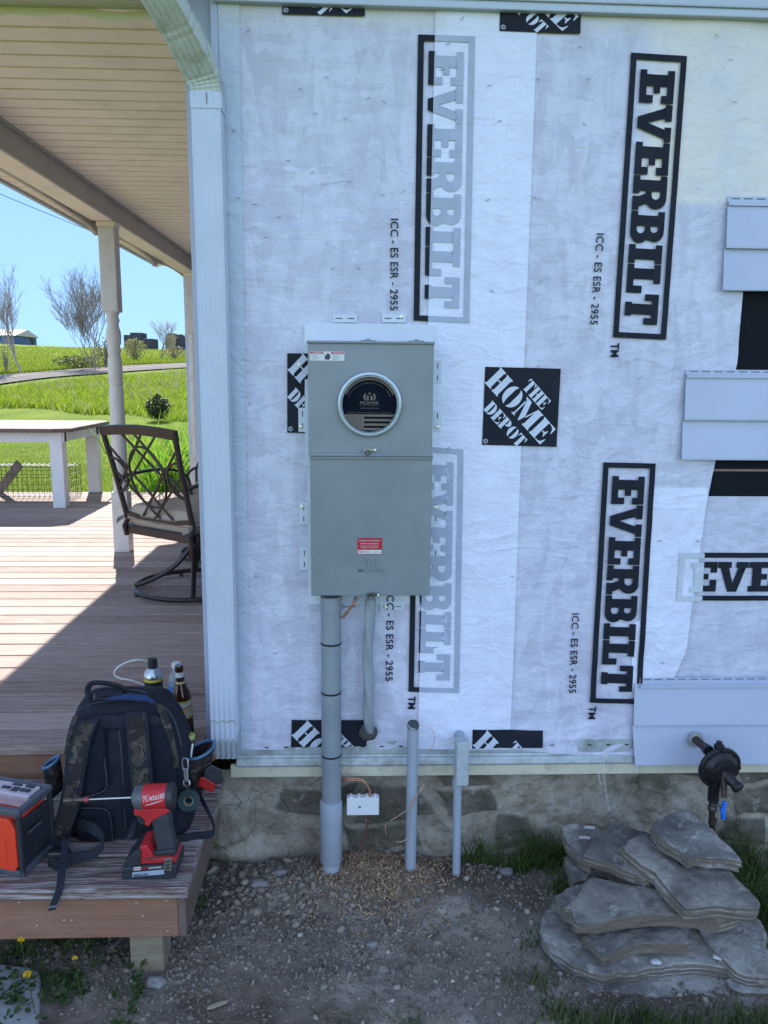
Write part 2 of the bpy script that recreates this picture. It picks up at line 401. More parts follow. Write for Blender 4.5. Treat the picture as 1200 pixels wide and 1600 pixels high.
# north wing end wall at the far end of the porch, with lap siding
b = MB(); yb = 8.12
for i in range(24):
    z = .2+i*.115; b.prism([(0, z), (.022, z), (.006, z+.118), (0, z+.118)], lambda u, v, d: (d, yb-u, v), -1.56, XL+.14)
b.build('porch_end_siding', m_side, house)
b = MB(); b.box((-1.66, yb, .0), (-.3, yb+.1, 2.9)); b.box((-1.66, yb+.1, 0), (-1.56, 12, 2.9)); b.build('end_wall', m_trim, house)
b = MB(); b.box((-1.70, yb-.035, .0), (-1.56, yb-.002, 2.6)); b.box((-1.70, yb-.0019, .0), (-1.662, yb+.1, 2.6)); b.build('corner_board', m_trim, house, bevel=.004)
# side wall under the porch roof
b = MB()
for i in range(21):
    z = .2+i*.115; b.prism([(0, z), (.022, z), (.006, z+.118), (0, z+.118)], lambda u, v, d: (XL+.009-u, d, v), YW+.1, yb-.03)
b.build('side_siding', m_side, house)
# main roof (out of sight above) and the frieze board
b = MB(); b.prism([(XL-.25, 2.95), (3.1, 5.6), (6.8, 2.95), (6.8, 2.75), (XL-.25, 2.75)], lambda u, v, d: (u, d, v), YW-.28, 12.4); b.build('roof', simple('shingle', (.1, .1, .11), .9), house)
b = MB()
zl = lambda x: 2.470-.006*(x+.4)
b.prism([(XL-.01, zl(XL)), (2.2, zl(2.2)), (2.2, 2.78), (XL-.01, 2.78)], lambda u, v, d: (u, d, v), YW-.035, YW+.005)
b.prism([(XL-.01, zl(XL)+.021), (2.2, zl(2.2)+.021), (2.2, zl(2.2)+.028), (XL-.01, zl(XL)+.028)], lambda u, v, d: (u, d, v), YW-.043, YW-.0351)
b.build('frieze_board', m_trim, house, bevel=.003)
b = MB(); b.box((XL-.02, YW-.018, .25), (XL+.0, YW+.02, 2.6)); b.box((XL-.10, YW+.021, .25), (XL-.0, YW+.03, 2.6)); b.build('corner_trim', m_side, house, bevel=.002)

# ---- house wrap: sheets with real wrinkles
def wrinkle(x, z):
    x = np.asarray(x, float); z = np.asarray(z, float)
    d = fbm(x*2.2, z*1.4, 31, 3)*.014
    low = np.clip((.75-z)/.45, 0, 1)*np.clip((x+.1)/.6, 0, 1)
    d = d+low*fbm(x*5+z*4, z*13-x*5, 41, 3)*.026
    d = d+np.clip((x-.75)/.3, 0, 1)*fbm((x+z)*5, (z-x)*13, 51, 3)*.011
    d = d+fbm(x*22, z*8, 61, 3)*.0022+fbm(x*7+z*3, z*5-x*4, 66, 3)*.005
    return np.minimum(d, .0045)+.25*np.maximum(d-.0045, 0)*(z < .78)
WRAPG = .011      # mean stand-off of the wrap from the wall face
def wy(x, z, lift=0.): return YW-WRAPG-wrinkle(x, z)*.8-lift
def sheet(name, x0f, x1f, zb_f, zt_f, mat, lift, parent, nx=140, nz=240, z0=Z0, z1=ZT+.02):
    """sheet between edge functions x0f(z), x1f(z)"""
    u = np.linspace(0, 1, nx); V = []
    for w in np.linspace(0, 1, nz):
        z = z0+(z1-z0)*w; xa, xb = x0f(z), x1f(z); x = xa+(xb-xa)*u
        zz = np.full(nx, z)
        if zb_f is not None: zb = zb_f(x); zz = zb+(z1-zb)*w
        V.append(np.stack([x, wy(x, zz, lift), zz], -1))
    V = np.concatenate(V); I = np.arange(nx*nz).reshape(nz, nx)
    Q = np.stack([I[:-1, :-1], I[:-1, 1:], I[1:, 1:], I[1:, :-1]], -1).reshape(-1, 4)
    return mesh_np(name, V, Q, mat, parent, smooth=True)
def wrap_mat(name, tint, osb=.5, lo=.86):
    m = Mat(name, tint, .42, spec=.45)
    sx, sy_, sz = m.sep()
    fl = m.mix(m.ramp(m.noise(2.5, 2), [(.45, 0.), (.55, 1.)]), m.noise(6, 6, .62, m.mapping((2.6, 1, .7), (0, .7, 0)), .8), m.noise(6, 6, .62, m.mapping((2.4, 1, .8), (0, -.8, 0)), .8))           # flakes of the board showing through
    wv_ = m.noise(9, 3); vw = N(m.nt, 'ShaderNodeVectorMath'); vw.operation = 'MULTIPLY_ADD'; m.L(wv_, vw.inputs[0]); vw.inputs[1].default_value = (.12, .12, .12); m.L(m.pos, vw.inputs[2]); fl2 = m.voro(13, m.mapping((.8, 1, 2.8), (0, .6, 0), vw.outputs[0]), out='Color')
    fl3 = m.voro(11, m.mapping((2.6, 1, .8), (0, -.75, 0)), out='Color'); k = m.mix(.40, fl, m.mix(.5, fl2, fl3))
    c = m.mix(m.ramp(k, [(.40, 0.), (.60, osb)]), tint, tuple(a*b for a, b in zip(tint, (.80, .775, .80))))
    st = m.noise(10, 3, .5, m.mapping((.18, 1, 16)))                            # woven streaks
    c = m.mix(m.ramp(st, [(.58, 0.), (.70, .30)]), c, tuple(a*.74 for a in tint))
    st2 = m.noise(9, 3, .5, m.mapping((14, 1, .15)))
    c = m.mix(m.ramp(st2, [(.55, 0.), (.7, .18)]), c, tuple(a*.85 for a in tint))
    # cream patch at the top right, tan band below the frieze
    cream_mask = m.math('MULTIPLY', m.ramp(m.math('SUBTRACT', sz, 1.96), [(0., 0.), (.02, 1.)]), m.ramp(m.math('SUBTRACT', sx, .80), [(0., 0.), (.05, 1.)]))
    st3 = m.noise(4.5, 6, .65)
    c = m.mix(m.math('MULTIPLY', cream_mask, m.ramp(st3, [(.35, .45), (.62, 1.)])), c, (.74, .69, .61))
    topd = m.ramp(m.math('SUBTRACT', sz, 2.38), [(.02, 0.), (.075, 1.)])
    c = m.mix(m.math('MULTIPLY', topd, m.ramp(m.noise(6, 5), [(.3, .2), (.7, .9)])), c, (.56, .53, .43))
    m.base(c)
    m.bump(m.noise(120, 2, .5, m.mapping((.3, 1, 3))), .12, .001)
    m.bump(m.noise(120, 2, .5, m.mapping((3, 1, .3))), .10, .001)
    m.bump(m.noise(9, 5, .6, m.mapping((1, 1, 1), (0, .7, 0)), 1.5), .45, .012); m.bump(m.noise(4, 6, .62, m.mapping((1, 1, 2.4), (0, -.6, 0)), 1.2), .35, .015)
    for sc__, ro_, ht_ in ((3.2, .5, .17), (4.5, -.9, .15), (8., .15, .08)):
        rd_ = m.math('ABSOLUTE', m.math('SUBTRACT', m.noise(sc__, 2, .4, m.mapping((1, 1, 2.), (0, ro_, 0)), .6), .5)); m.bump(m.ramp(rd_, [(0., 1.), (.045, 0.)], 'EASE'), ht_, .005)
    return m.m
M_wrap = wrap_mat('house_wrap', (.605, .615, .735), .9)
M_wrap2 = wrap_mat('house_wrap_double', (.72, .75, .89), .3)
WL = lambda px, py: W(px, py, YW-.013)
def xline(p, q):
    a, b_ = WL(*p), WL(*q); return lambda z: a[0]+(b_[0]-a[0])*(z-a[2])/(b_[2]-a[2])
zbot = lambda x: np.interp(x, [-.4, .2, .55, .9, 1.0], [.272, .268, .262, .225, .235])
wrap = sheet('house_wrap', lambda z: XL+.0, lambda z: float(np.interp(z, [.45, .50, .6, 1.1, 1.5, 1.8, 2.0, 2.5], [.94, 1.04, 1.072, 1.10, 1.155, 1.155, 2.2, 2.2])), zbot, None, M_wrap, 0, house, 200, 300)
edgeL = xline((680, 30), (655, 1080)); edgeR = xline((839, 48), (800, 1080))
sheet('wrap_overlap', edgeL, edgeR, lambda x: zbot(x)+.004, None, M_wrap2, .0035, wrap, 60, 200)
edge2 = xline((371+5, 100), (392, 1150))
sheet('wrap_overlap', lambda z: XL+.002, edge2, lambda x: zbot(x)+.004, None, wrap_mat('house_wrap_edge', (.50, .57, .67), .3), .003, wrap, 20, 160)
# wrap pieces to the right, under the sheet edge: felt and a lower sheet with sideways print
felt = Mat('tar_felt', (.014, .016, .02), .95, 0., .05); felt.base(felt.mix(felt.ramp(felt.noise(40, 6, .7), [(.62, 0.), (.75, .5)]), (.013, .015, .019), (.10, .085, .07))); felt.bump(felt.noise(30, 4), .3, .004)
b = MB(); b.box((1.0, YW+.0, .9), (2.2, YW+.008, 2.1)); ft = b.build('tar_felt', felt.m, house)
M_wood = simple('bare_wood', (.22, .15, .10), .8)
b = MB(); q = WL(1116, 735); b.box((1.08, YW-.002, q[2]-.004), (2.2, YW-.0003, q[2]+.003)); b.build('felt_tear', M_wood, ft)
zl2 = WL(1110, 776)[2]
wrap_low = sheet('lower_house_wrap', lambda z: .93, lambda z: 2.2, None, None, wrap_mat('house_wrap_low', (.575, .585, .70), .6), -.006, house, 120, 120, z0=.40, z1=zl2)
# small patch of double layer with a horizontal edge near y=762
e1 = WL(1025, 762); e2 = WL(1100, 764)
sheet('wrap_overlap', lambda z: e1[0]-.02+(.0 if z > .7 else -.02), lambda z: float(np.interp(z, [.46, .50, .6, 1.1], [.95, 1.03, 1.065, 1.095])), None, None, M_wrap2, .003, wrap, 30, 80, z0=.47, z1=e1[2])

# ---- printed marks
def flat_mesh(polys):
    """polys: list of outlines (holes included where wound inside) -> (verts2d, tris)"""
    cu = bpy.data.curves.new('t', 'CURVE'); cu.dimensions = '2D'; cu.fill_mode = 'BOTH'
    for p in polys:
        sp_ = cu.splines.new('POLY'); sp_.points.add(len(p)-1)
        for i, (x, y) in enumerate(p): sp_.points[i].co = (x, y, 0, 1)
        sp_.use_cyclic_u = True
    o = bpy.data.objects.new('t', cu); me = bpy.data.meshes.new_from_object(o)
    v = [(a.co.x, a.co.y) for a in me.vertices]; f = [tuple(p.vertices) for p in me.polygons]
    bpy.data.objects.remove(o); bpy.data.curves.remove(cu); bpy.data.meshes.remove(me); return v, f
def text_mesh(s, shear=0., space=1.0, bold=0.0):
    cu = bpy.data.curves.new('t', 'FONT'); cu.body = s; cu.size = 1.0; cu.shear = shear; cu.space_character = space; cu.offset = bold; cu.resolution_u = 3; cu.dimensions = '2D'; cu.fill_mode = 'FRONT'
    o = bpy.data.objects.new('t', cu); COL.objects.link(o); bpy.context.view_layer.update()
    me = bpy.data.meshes.new_from_object(o.evaluated_get(bpy.context.evaluated_depsgraph_get()))
    v = np.array([(a.co.x, a.co.y) for a in me.vertices]); f = [tuple(p.vertices) for p in me.polygons]
    bpy.data.objects.remove(o); bpy.data.curves.remove(cu); bpy.data.meshes.remove(me)
    v -= v.min(0); w, h = v.max(0); return v/np.array([w, h]), f, w/h
def put(name, v2, faces, fn, mat, parent, clips=(), cut=0.03):
    """place a flat 2-D mesh on a surface via fn(u,v)->(x,z) and wy; clips: (point, normal) in (x,z)"""
    bm = bmesh.new(); vs = []
    for u, v in v2:
        x, z = fn(u, v); vs.append(bm.verts.new((x, 0, z)))
    for f in faces:
        try: bm.faces.new([vs[i] for i in f])
        except ValueError: pass
    for (p, nrm) in clips:
        bmesh.ops.bisect_plane(bm, geom=bm.verts[:]+bm.edges[:]+bm.faces[:], plane_co=(p[0], 0, p[1]), plane_no=(nrm[0], 0, nrm[1]), clear_outer=True)
    if cut and bm.verts:
        xs_ = [v.co.x for v in bm.verts]; zs_ = [v.co.z for v in bm.verts]
        for a0, a1, no in ((min(xs_), max(xs_), (1, 0, 0)), (min(zs_), max(zs_), (0, 0, 1))):
            k = a0+cut
            while k < a1:
                bmesh.ops.bisect_plane(bm, geom=bm.verts[:]+bm.edges[:]+bm.faces[:], plane_co=(k if no[0] else 0, 0, k if no[2] else 0), plane_no=no); k += cut
    bm.verts.index_update()
    V = np.array([v.co[:] for v in bm.verts]).reshape(-1, 3); Fc = [tuple(v.index for v in f.verts) for f in bm.faces]; bm.free()
    if not len(V): return None
    V[:, 1] = wy(V[:, 0], V[:, 2], LIFT[0])
    # faces must look at -y
    me = mesh_np(name, V, Fc, mat, parent, smooth=True)
    return me
LIFT = [.006]
def quadmap(TL, TR, BR, BL):
    """u to the right, v up, inside the photo quad, on the wall"""
    P_ = [WL(*p)[[0, 2]] for p in (BL, BR, TR, TL)]
    return lambda u, v: tuple(P_[0]*(1-u)*(1-v)+P_[1]*u*(1-v)+P_[2]*u*v+P_[3]*(1-u)*v)
def arc(cx, cy, rx, ry, a0, a1, n=8): return [(cx+rx*math.cos(R_(a0+(a1-a0)*i/n)), cy+ry*math.sin(R_(a0+(a1-a0)*i/n))) for i in range(n+1)]
GL = {
 'E': (.92, [[(0,0),(.92,0),(.92,.40),(.70,.40),(.70,.2),(.44,.2),(.44,.41),(.64,.41),(.64,.6),(.44,.6),(.44,.8),(.70,.8),(.70,.64),(.92,.64),(.92,1),(0,1),(0,.8),(.12,.8),(.12,.2),(0,.2)]]),
 'V': (1.05, [[(.37,0),(.68,0),(.96,.8),(1.05,.8),(1.05,1),(.63,1),(.63,.8),(.70,.8),(.53,.3),(.38,.8),(.46,.8),(.46,1),(0,1),(0,.8),(.09,.8)]]),
 'R': (1.0, [[(0,0),(.52,0),(.52,.2),(.44,.2),(.44,.38),(.52,.38),(.60,.18),(.60,0),(1,0),(1,.2),(.90,.2),(.80,.42)]+arc(.66,.70,.30,.30,-50,80,8)+[(.62,1),(0,1),(0,.8),(.12,.8),(.12,.2),(0,.2)], [(.44,.56),(.44,.81)]+arc(.56,.685,.12,.125,90,-90,6)]),
 'B': (.95, [[(0,0)]+arc(.62,.28,.32,.28,-90,50,8)+arc(.58,.74,.31,.26,-20,90,7)+[(0,1),(0,.8),(.12,.8),(.12,.2),(0,.2)], [(.43,.6),(.43,.82)]+arc(.52,.71,.1,.11,90,-90,5), [(.43,.19),(.43,.43)]+arc(.54,.31,.11,.12,90,-90,5)]),
 'I': (.56, [[(0,0),(.56,0),(.56,.2),(.44,.2),(.44,.8),(.56,.8),(.56,1),(0,1),(0,.8),(.12,.8),(.12,.2),(0,.2)]]),
 'L': (.86, [[(0,0),(.86,0),(.86,.46),(.64,.46),(.64,.2),(.44,.2),(.44,.8),(.56,.8),(.56,1),(0,1),(0,.8),(.12,.8),(.12,.2),(0,.2)]]),
 'T': (.92, [[(.25,0),(.67,0),(.67,.2),(.62,.2),(.62,.8),(.72,.8),(.72,.58),(.92,.58),(.92,1),(0,1),(0,.58),(.20,.58),(.20,.8),(.30,.8),(.30,.2),(.25,.2)]]),
}
def everbilt_polys(L=5.10, H=1.0):
    """frame L long, H high, reading along +u, lettering inside"""
    t = .105; polys = [[(0, 0), (L, 0), (L, H), (0, H)], [(t, t), (t, H-t), (L-t, H-t), (L-t, t)]]
    lh = .62; y0 = .19; x = .27; tot = sum(GL[c][0] for c in 'EVERBILT')*lh; gap = (L-.54-tot)/7
    for c in 'EVERBILT':
        w, ps = GL[c]
        for p in ps: polys.append([(x+a*lh, y0+b_*lh) for a, b_ in p])
        x += w*lh+gap
    return polys
M_ink = simple('black_ink', (.014, .017, .026), .6, var=.2, vs=12, spec=.15, bump=.2, bs=60)
M_ghost = simple('ghost_ink', (.36, .405, .515), .45, var=.08, vs=22)
M_ghost2 = simple('ghost_ink_faint', (.52, .56, .62), .45, var=.05, vs=12)
EV_V, EV_F = flat_mesh(everbilt_polys())
def everbilt_v(TL, TR, BR, BL, mat, clips=(), name='printed_logo', lift=.006):
    qm = quadmap(TL, TR, BR, BL); LIFT[0] = lift
    return put(name, EV_V, EV_F, lambda u, v: qm(v/1.0, 1-u/5.10), mat, wrap, clips)     # reads downwards
def cl_x(p, q, keep):       # clip at a slanted line through photo points p,q, keep 'left' or 'right'
    a, b_ = WL(*p)[[0, 2]], WL(*q)[[0, 2]]; d = b_-a; nr = np.array([-d[1], d[0]]); nr = nr/np.linalg.norm(nr)
    if nr[0] < 0: nr = -nr
    return (a, nr if keep == 'left' else -nr)
ED = ((680, 30), (655, 1080))
q1 = ((653, 55), (742, 58), (733, 505), (646, 501))
everbilt_v(*q1, M_ink, [cl_x(*ED, 'left')]); everbilt_v(*q1, M_ghost, [cl_x(*ED, 'right')])
everbilt_v((985, 83), (1072, 89), (1040, 531), (957, 527), M_ink)
everbilt_v((942, 722), (1024, 724), (1001, 1100), (921, 1097), M_ink, lift=.0075)
q4 = ((645, 696), (724, 702), (717, 1082), (638, 1080))
everbilt_v(*q4, M_ink, [cl_x(*ED, 'left')]); everbilt_v(*q4, M_ghost, [cl_x(*ED, 'right')])
# sideways one on the lower sheet
a_ = WL(1062, 864); b_ = WL(1062, 939); h_ = a_[2]-b_[2]
LIFT[0] = -.002
EVH = lambda u, v: (a_[0]+u*h_*.96, b_[2]+v*h_)
put('printed_logo', EV_V, EV_F, EVH, M_ink, wrap_low, [cl_x((1105, 780), (1093, 1000), 'right')])
LIFT[0] = .0062; put('printed_logo', EV_V, EV_F, EVH, M_ghost2, wrap, [cl_x((1105, 780), (1093, 1000), 'left')])

# orange-box style square store mark, here black with white stencil lettering
def stencil(c):
    s_ = .42
    D = {'H': (1.0, [[(0,0),(.46,0),(.46,.03),(.40,.1),(.40,.47),(.40,.9),(.46,.97),(.46,1),(0,1),(0,.97),(.06,.9),(.06,.1),(0,.03)], [(.54,0),(1,0),(1,.03),(.94,.1),(.94,.9),(1,.97),(1,1),(.54,1),(.54,.97),(.60,.9),(.60,.56),(.42,.56),(.42,.50),(.60,.50),(.60,.1),(.54,.03)]]),
     'O': (1.0, [arc(.48, .5, .46, .5, 95, 265, 14)+[(.40, .06), (.36, .2), (.36, .8), (.40, .94)], arc(.54, .5, .46, .5, -85, 85, 14)+[(.62, .94), (.66, .8), (.66, .2), (.62, .06)]]),
     'M': (1.35, [[(0,0),(.24,0),(.24,.03),(.17,.1),(.17,.78),(.09,.85),(.09,.1),(0,.03)], [(.0,1),(.38,1),(.68,.34),(.58,0),(.52,0),(.14,.88),(.0,.96)], [(.70,.40),(.92,1),(1.32,1),(1.32,.97),(1.26,.9),(1.26,.1),(1.32,.03),(1.32,0),(.84,0),(.84,.03),(.90,.1),(.90,.78),(.74,.30)]]),
     'E': (.92, [[(0,0),(.46,0),(.46,.03),(.42,.1),(.42,.9),(.46,.97),(.46,1),(0,1),(0,.97),(.06,.9),(.06,.1),(0,.03)], [(.50,1),(.9,1),(.9,.68),(.87,.68),(.78,.88),(.62,.95),(.5,.95)], [(.50,0),(.9,0),(.92,.34),(.89,.34),(.78,.12),(.62,.05),(.5,.05)], [(.46,.47),(.58,.47),(.68,.33),(.71,.33),(.71,.67),(.68,.67),(.58,.53),(.46,.53)]]),
     'D': (.95, [[(0,0),(.42,0),(.42,1),(0,1),(0,.97),(.06,.9),(.06,.1),(0,.03)], [(.47,1)]+arc(.5, .5, .45, .5, 85, -85, 14)+[(.47,0),(.47,.05),(.56,.12),(.60,.3),(.60,.7),(.56,.88),(.47,.95)]]),
     'P': (.9, [[(0,0),(.46,0),(.46,.03),(.40,.1),(.40,1),(0,1),(0,.97),(.06,.9),(.06,.1),(0,.03)], [(.45,1)]+arc(.48, .72, .42, .28, 85, -85, 10)+[(.45,.44),(.45,.5),(.54,.56),(.54,.88),(.45,.95)]]),
     'T': (.9, [[(.22,0),(.68,0),(.68,.03),(.62,.1),(.62,1),(.28,1),(.28,.1),(.22,.03)], [(.24,1),(0,1),(0,.68),(.03,.68),(.12,.88),(.24,.95)], [(.66,1),(.9,1),(.9,.68),(.87,.68),(.78,.88),(.66,.95)]])}
    return D[c]
def band(word, s0, t0, length, h, q=.7071):
    tot = sum(stencil(c)[0] for c in word)+.06*(len(word)-1); k = length/tot; x = 0; out = []
    for c in word:
        w, ps = stencil(c)
        for p in ps:
            out.append([(s0+q*((x+a)*k)+q*(b_*h), t0-q*((x+a)*k)+q*(b_*h)) for a, b_ in p])
        x += w+.06
    return out
M_white_ink = simple('bare_wrap_lettering', (.56, .60, .71), .45, var=.05, vs=12)
HD = band('HOME', .0, .80, 1.10, .285)+band('THE', .495, .75, .40, .165)+band('DEPOT', -.005, .46, .70, .165)
HDm = [flat_mesh([p]) for p in HD]
ring = flat_mesh([arc(.045, .05, .03, .03, 0, 360, 18)[:-1], arc(.045, .05, .023, .023, 0, 360, 18)[:-1]])
rv, rf, _ = text_mesh('R')
def store_mark(TL, TR, BR, BL, clips=()):
    qm = quadmap(TL, TR, BR, BL)
    cs = list(clips)
    LIFT[0] = .0060; o = put('printed_square', [(0, 0), (1, 0), (1, 1), (0, 1)], [(0, 1, 2, 3)], qm, M_ink, wrap, cs)
    c4 = []
    for (u0, v0, u1, v1) in ((0, 0, 1, 0), (1, 0, 1, 1), (1, 1, 0, 1), (0, 1, 0, 0)):
        p, q = np.array(qm(u0, v0)), np.array(qm(u1, v1)); d = q-p; c4.append((p, np.array([d[1], -d[0]])))
    LIFT[0] = .0068; vs = []; fs = []
    for v, f in HDm+[ring, ([(.034+a*.022, .038+b_*.026) for a, b_ in rv], rf)]:
        k = len(vs); vs += list(v); fs += [tuple(i+k for i in q) for q in f]
    l = put('printed_lettering', vs, fs, qm, M_white_ink, wrap, cs+c4)
    return o
zc = lambda py, keep: ((0, WL(600, py)[2]), (0, 1) if keep == 'below' else (0, -1))
store_mark((758, 573), (876, 576), (869, 698), (753, 695))
store_mark((449, 552), (567, 553), (563, 677), (449, 676))
low = lambda x, pad: (np.array([x, float(zbot(x))+pad]), np.array([0., -1.]))
store_mark((456, 1124), (574, 1125), (570, 1240), (453, 1239), [low(-.05, .012)])
store_mark((738, 1139), (848, 1141), (846, 1255), (736, 1253), [low(.5, .010)])
up = [(np.array([0, ZT-.004]), np.array([0., 1.]))]
store_mark((443, -98), (571, -96), (570, 26), (441, 23), up)
store_mark((783, -70), (909, -66), (906, 54), (780, 49), up)
def vtext(s, p0, p1, hpx, mat=M_ink, bold=.012, space=1.05, name='printed_text', lift=.007, clips=()):
    """text reading downwards between photo points p0 (start) and p1 (end); p0/p1 on the left (baseline) side"""
    v, f, asp = text_mesh(s, bold=bold, space=space); a, b_ = WL(*p0)[[0, 2]], WL(*p1)[[0, 2]]; d = b_-a; L_ = np.linalg.norm(d); d = d/L_; nrm = np.array([-d[1], d[0]]); h = hpx/512.
    if nrm[0] < 0: nrm = -nrm
    LIFT[0] = lift
    return put(name, v, f, lambda u, w: tuple(a+d*u*L_+nrm*w*h), mat, wrap, clips, cut=.04)
vtext('ICC - ES ESR - 2955', (610, 342), (609, 485), 12)
vtext('ICC - ES ESR - 2955', (931, 365), (921, 507), 12)
vtext('ICC - ES ESR - 2955', (604, 925), (602, 1063), 12)
vtext('ICC - ES ESR - 2955', (893, 958), (888, 1082), 12)
vtext('TM', (954, 536), (953, 558), 13, bold=.03); vtext('TM', (920, 1103), (919, 1124), 12, bold=.03); vtext('TM', (638, 1087), (637, 1107), 12, bold=.03)
# staples
M_staple = simple('staple_steel', (.10, .11, .12), .4, .8)
ste = [(388,50),(398,320),(415,372),(470,140),(510,122),(575,155),(600,160),(493,178),(540,186),(450,252),(488,270),(546,285),(597,305),(436,340),(700,70),(690,110),(722,30),(764,135),(780,190),(762,313),(840,125),(905,75),(918,125),(1010,260),(912,195),(1140,95),(1147,160),(1118,57),(1020,365),(845,440),(835,310),(985,180),(680,1010),(372,310),(365,205),(768,455),(800,900),(865,600),(1000,590),(700,700),(880,720),(1035,1035),(1090,845),(1030,845),(390,630),(400,900),(430,1020),(560,420),(520,420),(630,300)]
for i, (px, py) in enumerate(ste):
    p = WL(px, py); a = rng.uniform(-.6, .9); L2 = .006
    y = float(wy(p[0], p[2], .0075)); b = MB()
    b.tube([(p[0]-L2*math.cos(a), y+.002, p[2]-L2*math.sin(a)), (p[0]-L2*math.cos(a)*.9, y, p[2]-L2*math.sin(a)*.9), (p[0]+L2*math.cos(a)*.9, y, p[2]+L2*math.sin(a)*.9), (p[0]+L2*math.cos(a), y+.002, p[2]+L2*math.sin(a))], .0007, 5)
    b.build('staple', M_staple, wrap)

# ---- starter strip, drip board, foundation
galv = Mat('galvanised_strip', (.4, .44, .46), .45, .35); galv.base(galv.mix(galv.ramp(galv.noise(14, 6, .7), [(.45, 0.), (.65, .8)]), (.48, .53, .56), (.26, .28, .26))); galv.bump(galv.noise(50, 4), .15, .002)
b = MB(); za, zb_ = WL(500, 1196)[2], WL(500, 1163)[2]; x1 = 1.02
b.prism([(.0, za), (.016, za-.002), (.019, za+.004), (.016, za+.024), (.007, za+.029), (.006, za+.034), (.010, za+.038), (.010, zb_+.01), (0, zb_+.01)], lambda u, v, d: (d, YW-u-.001, v), XL, x1)
b.build('starter_strip', galv.m, house, bevel=.001)
b = MB()
for i in range(22):
    x = XL+.03+i*.062; b.box((x, YW-.0125, zb_-.012), (x+.012, YW-.0112, zb_-.008))
b.build('nail_slot', simple('slot_dark', (.03, .03, .03), .9), house)
zg = WL(500, 1214)[2]
b = MB(); b.box((XL-.02, YW-.012, zg), (2.2, YW+.004, za+.002)); b.build('sill_board', simple('cream_board', (.55, .52, .40), .6, var=.06, dirt=(.3, .27, .2), ds=14), house, bevel=.002)
fx = np.linspace(XL-.07, 2.2, 520); fz = np.linspace(-.30, zg+.004, 110); FX, FZ = np.meshgrid(fx, fz)
def found(x, z):
    wx = x+fbm(x*3, z*3, 77, 3)*.35; wz = z+fbm(x*3, z*3, 79, 3)*.2
    sx_, sz_ = 4.2, 8.5; row = np.floor(wz*sz_); col_ = wx*sx_+.5*(row % 2)+row*.31
    fu = np.abs(col_-np.floor(col_)-.5)*2; fv = np.abs(wz*sz_-row-.5)*2
    e = np.maximum(fu, fv*.96); st_ = np.clip((.86-e)/.12, 0, 1); st_ = st_*st_*(3-2*st_)
    idn = _hash(np.floor(col_), row, 5); keep = (idn > .42); return st_*keep, idn
st_, idn = found(FX, FZ)
d = st_*.014*idn+fbm(FX*7, FZ*9, 83, 5)*.05+fbm(FX*45, FZ*45, 85, 4)*.012
lf = np.clip((XL+.13-FX)/.1, 0, 1); d = d-lf*.05*0
V = np.stack([FX, YW+.035-d, FZ], -1).reshape(-1, 3); I = np.arange(len(V)).reshape(FX.shape); Q = np.stack([I[:-1, :-1], I[:-1, 1:], I[1:, 1:], I[1:, :-1]], -1).reshape(-1, 4)
fm = Mat('foundation_stone', rough=.92, spec=.2)
at = N(fm.nt, 'ShaderNodeAttribute', attribute_name='stone'); A = at.outputs['Fac']
mort = fm.ramp(fm.noise(9, 7, .7), [(.3, (.20, .17, .13)), (.48, (.37, .33, .265)), (.62, (.50, .46, .39)), (.75, (.60, .565, .50))])
ston = fm.ramp(fm.noise(11, 7, .7), [(.3, (.10, .092, .07)), (.6, (.20, .178, .14)), (.8, (.28, .245, .2))])
c = fm.mix(A, mort, ston); c = fm.mix(fm.ramp(fm.noise(3.2, 5, .6), [(.55, 0.), (.68, .8)]), c, (.095, .095, .06)); c = fm.mix(fm.ramp(fm.noise(45, 6, .75), [(.55, 0.), (.7, .6)]), c, (.09, .078, .06)); c = fm.mix(fm.ramp(fm.noise(18, 5, .7), [(.60, 0.), (.68, .7)]), c, (.42, .40, .36))
ed = fm.voro(7.5, fm.mapping((1, 1, 1.5)), feat='DISTANCE_TO_EDGE'); edn = fm.math('ADD', ed, fm.math('MULTIPLY', fm.math('SUBTRACT', fm.noise(12, 4), .5), .06)); crk = fm.ramp(edn, [(.0, .7), (.018, 0.)]); crk = fm.math('MULTIPLY', crk, fm.ramp(fm.noise(4, 2), [(.56, 0.), (.62, 1.)]))
c = fm.mix(crk, c, (.03, .028, .022)); fm.base(c); fm.bump(fm.noise(60, 8, .8), 1., .010); fm.bump(fm.noise(17, 6, .7), .7, .02)
fo = mesh_np('foundation', V, Q, fm.m, house, smooth=True)
ca = fo.data.color_attributes.new('stone', 'FLOAT_COLOR', 'POINT'); s2 = st_.ravel(); ca.data.foreach_set('color', np.stack([s2, s2, s2, np.ones_like(s2)], -1).ravel().astype(np.float32))
b = MB(); b.box((XL+.0, YW+.06, -.4), (6.4, 12, zg+.1)); b.box((-1.6, 8.2, -.4), (XL-.01, 12, .2)); b.build('foundation_core', simple('core_dark', (.12, .11, .1), .95), house)
# corner stones that turn under the deck
def boulder(name, p, r, mat, seed, parent):
    v, f = lump(4, 0.); nn = fbm(v[:, 0]*1.5+seed, v[:, 1]*1.5+v[:, 2]*1.3, seed, 4); v = v*(1+nn[:, None]*.5)
    return mesh_np(name, v*np.array(r)+np.array(p), f, mat, parent, smooth=True)
boulder('corner_stone', (XL-.035, YW+.05, .02), (.09, .09, .14), fm.m, 3, house)
boulder('corner_stone', (XL+.03, YW+.05, -.12), (.15, .06, .07), fm.m, 9, house)

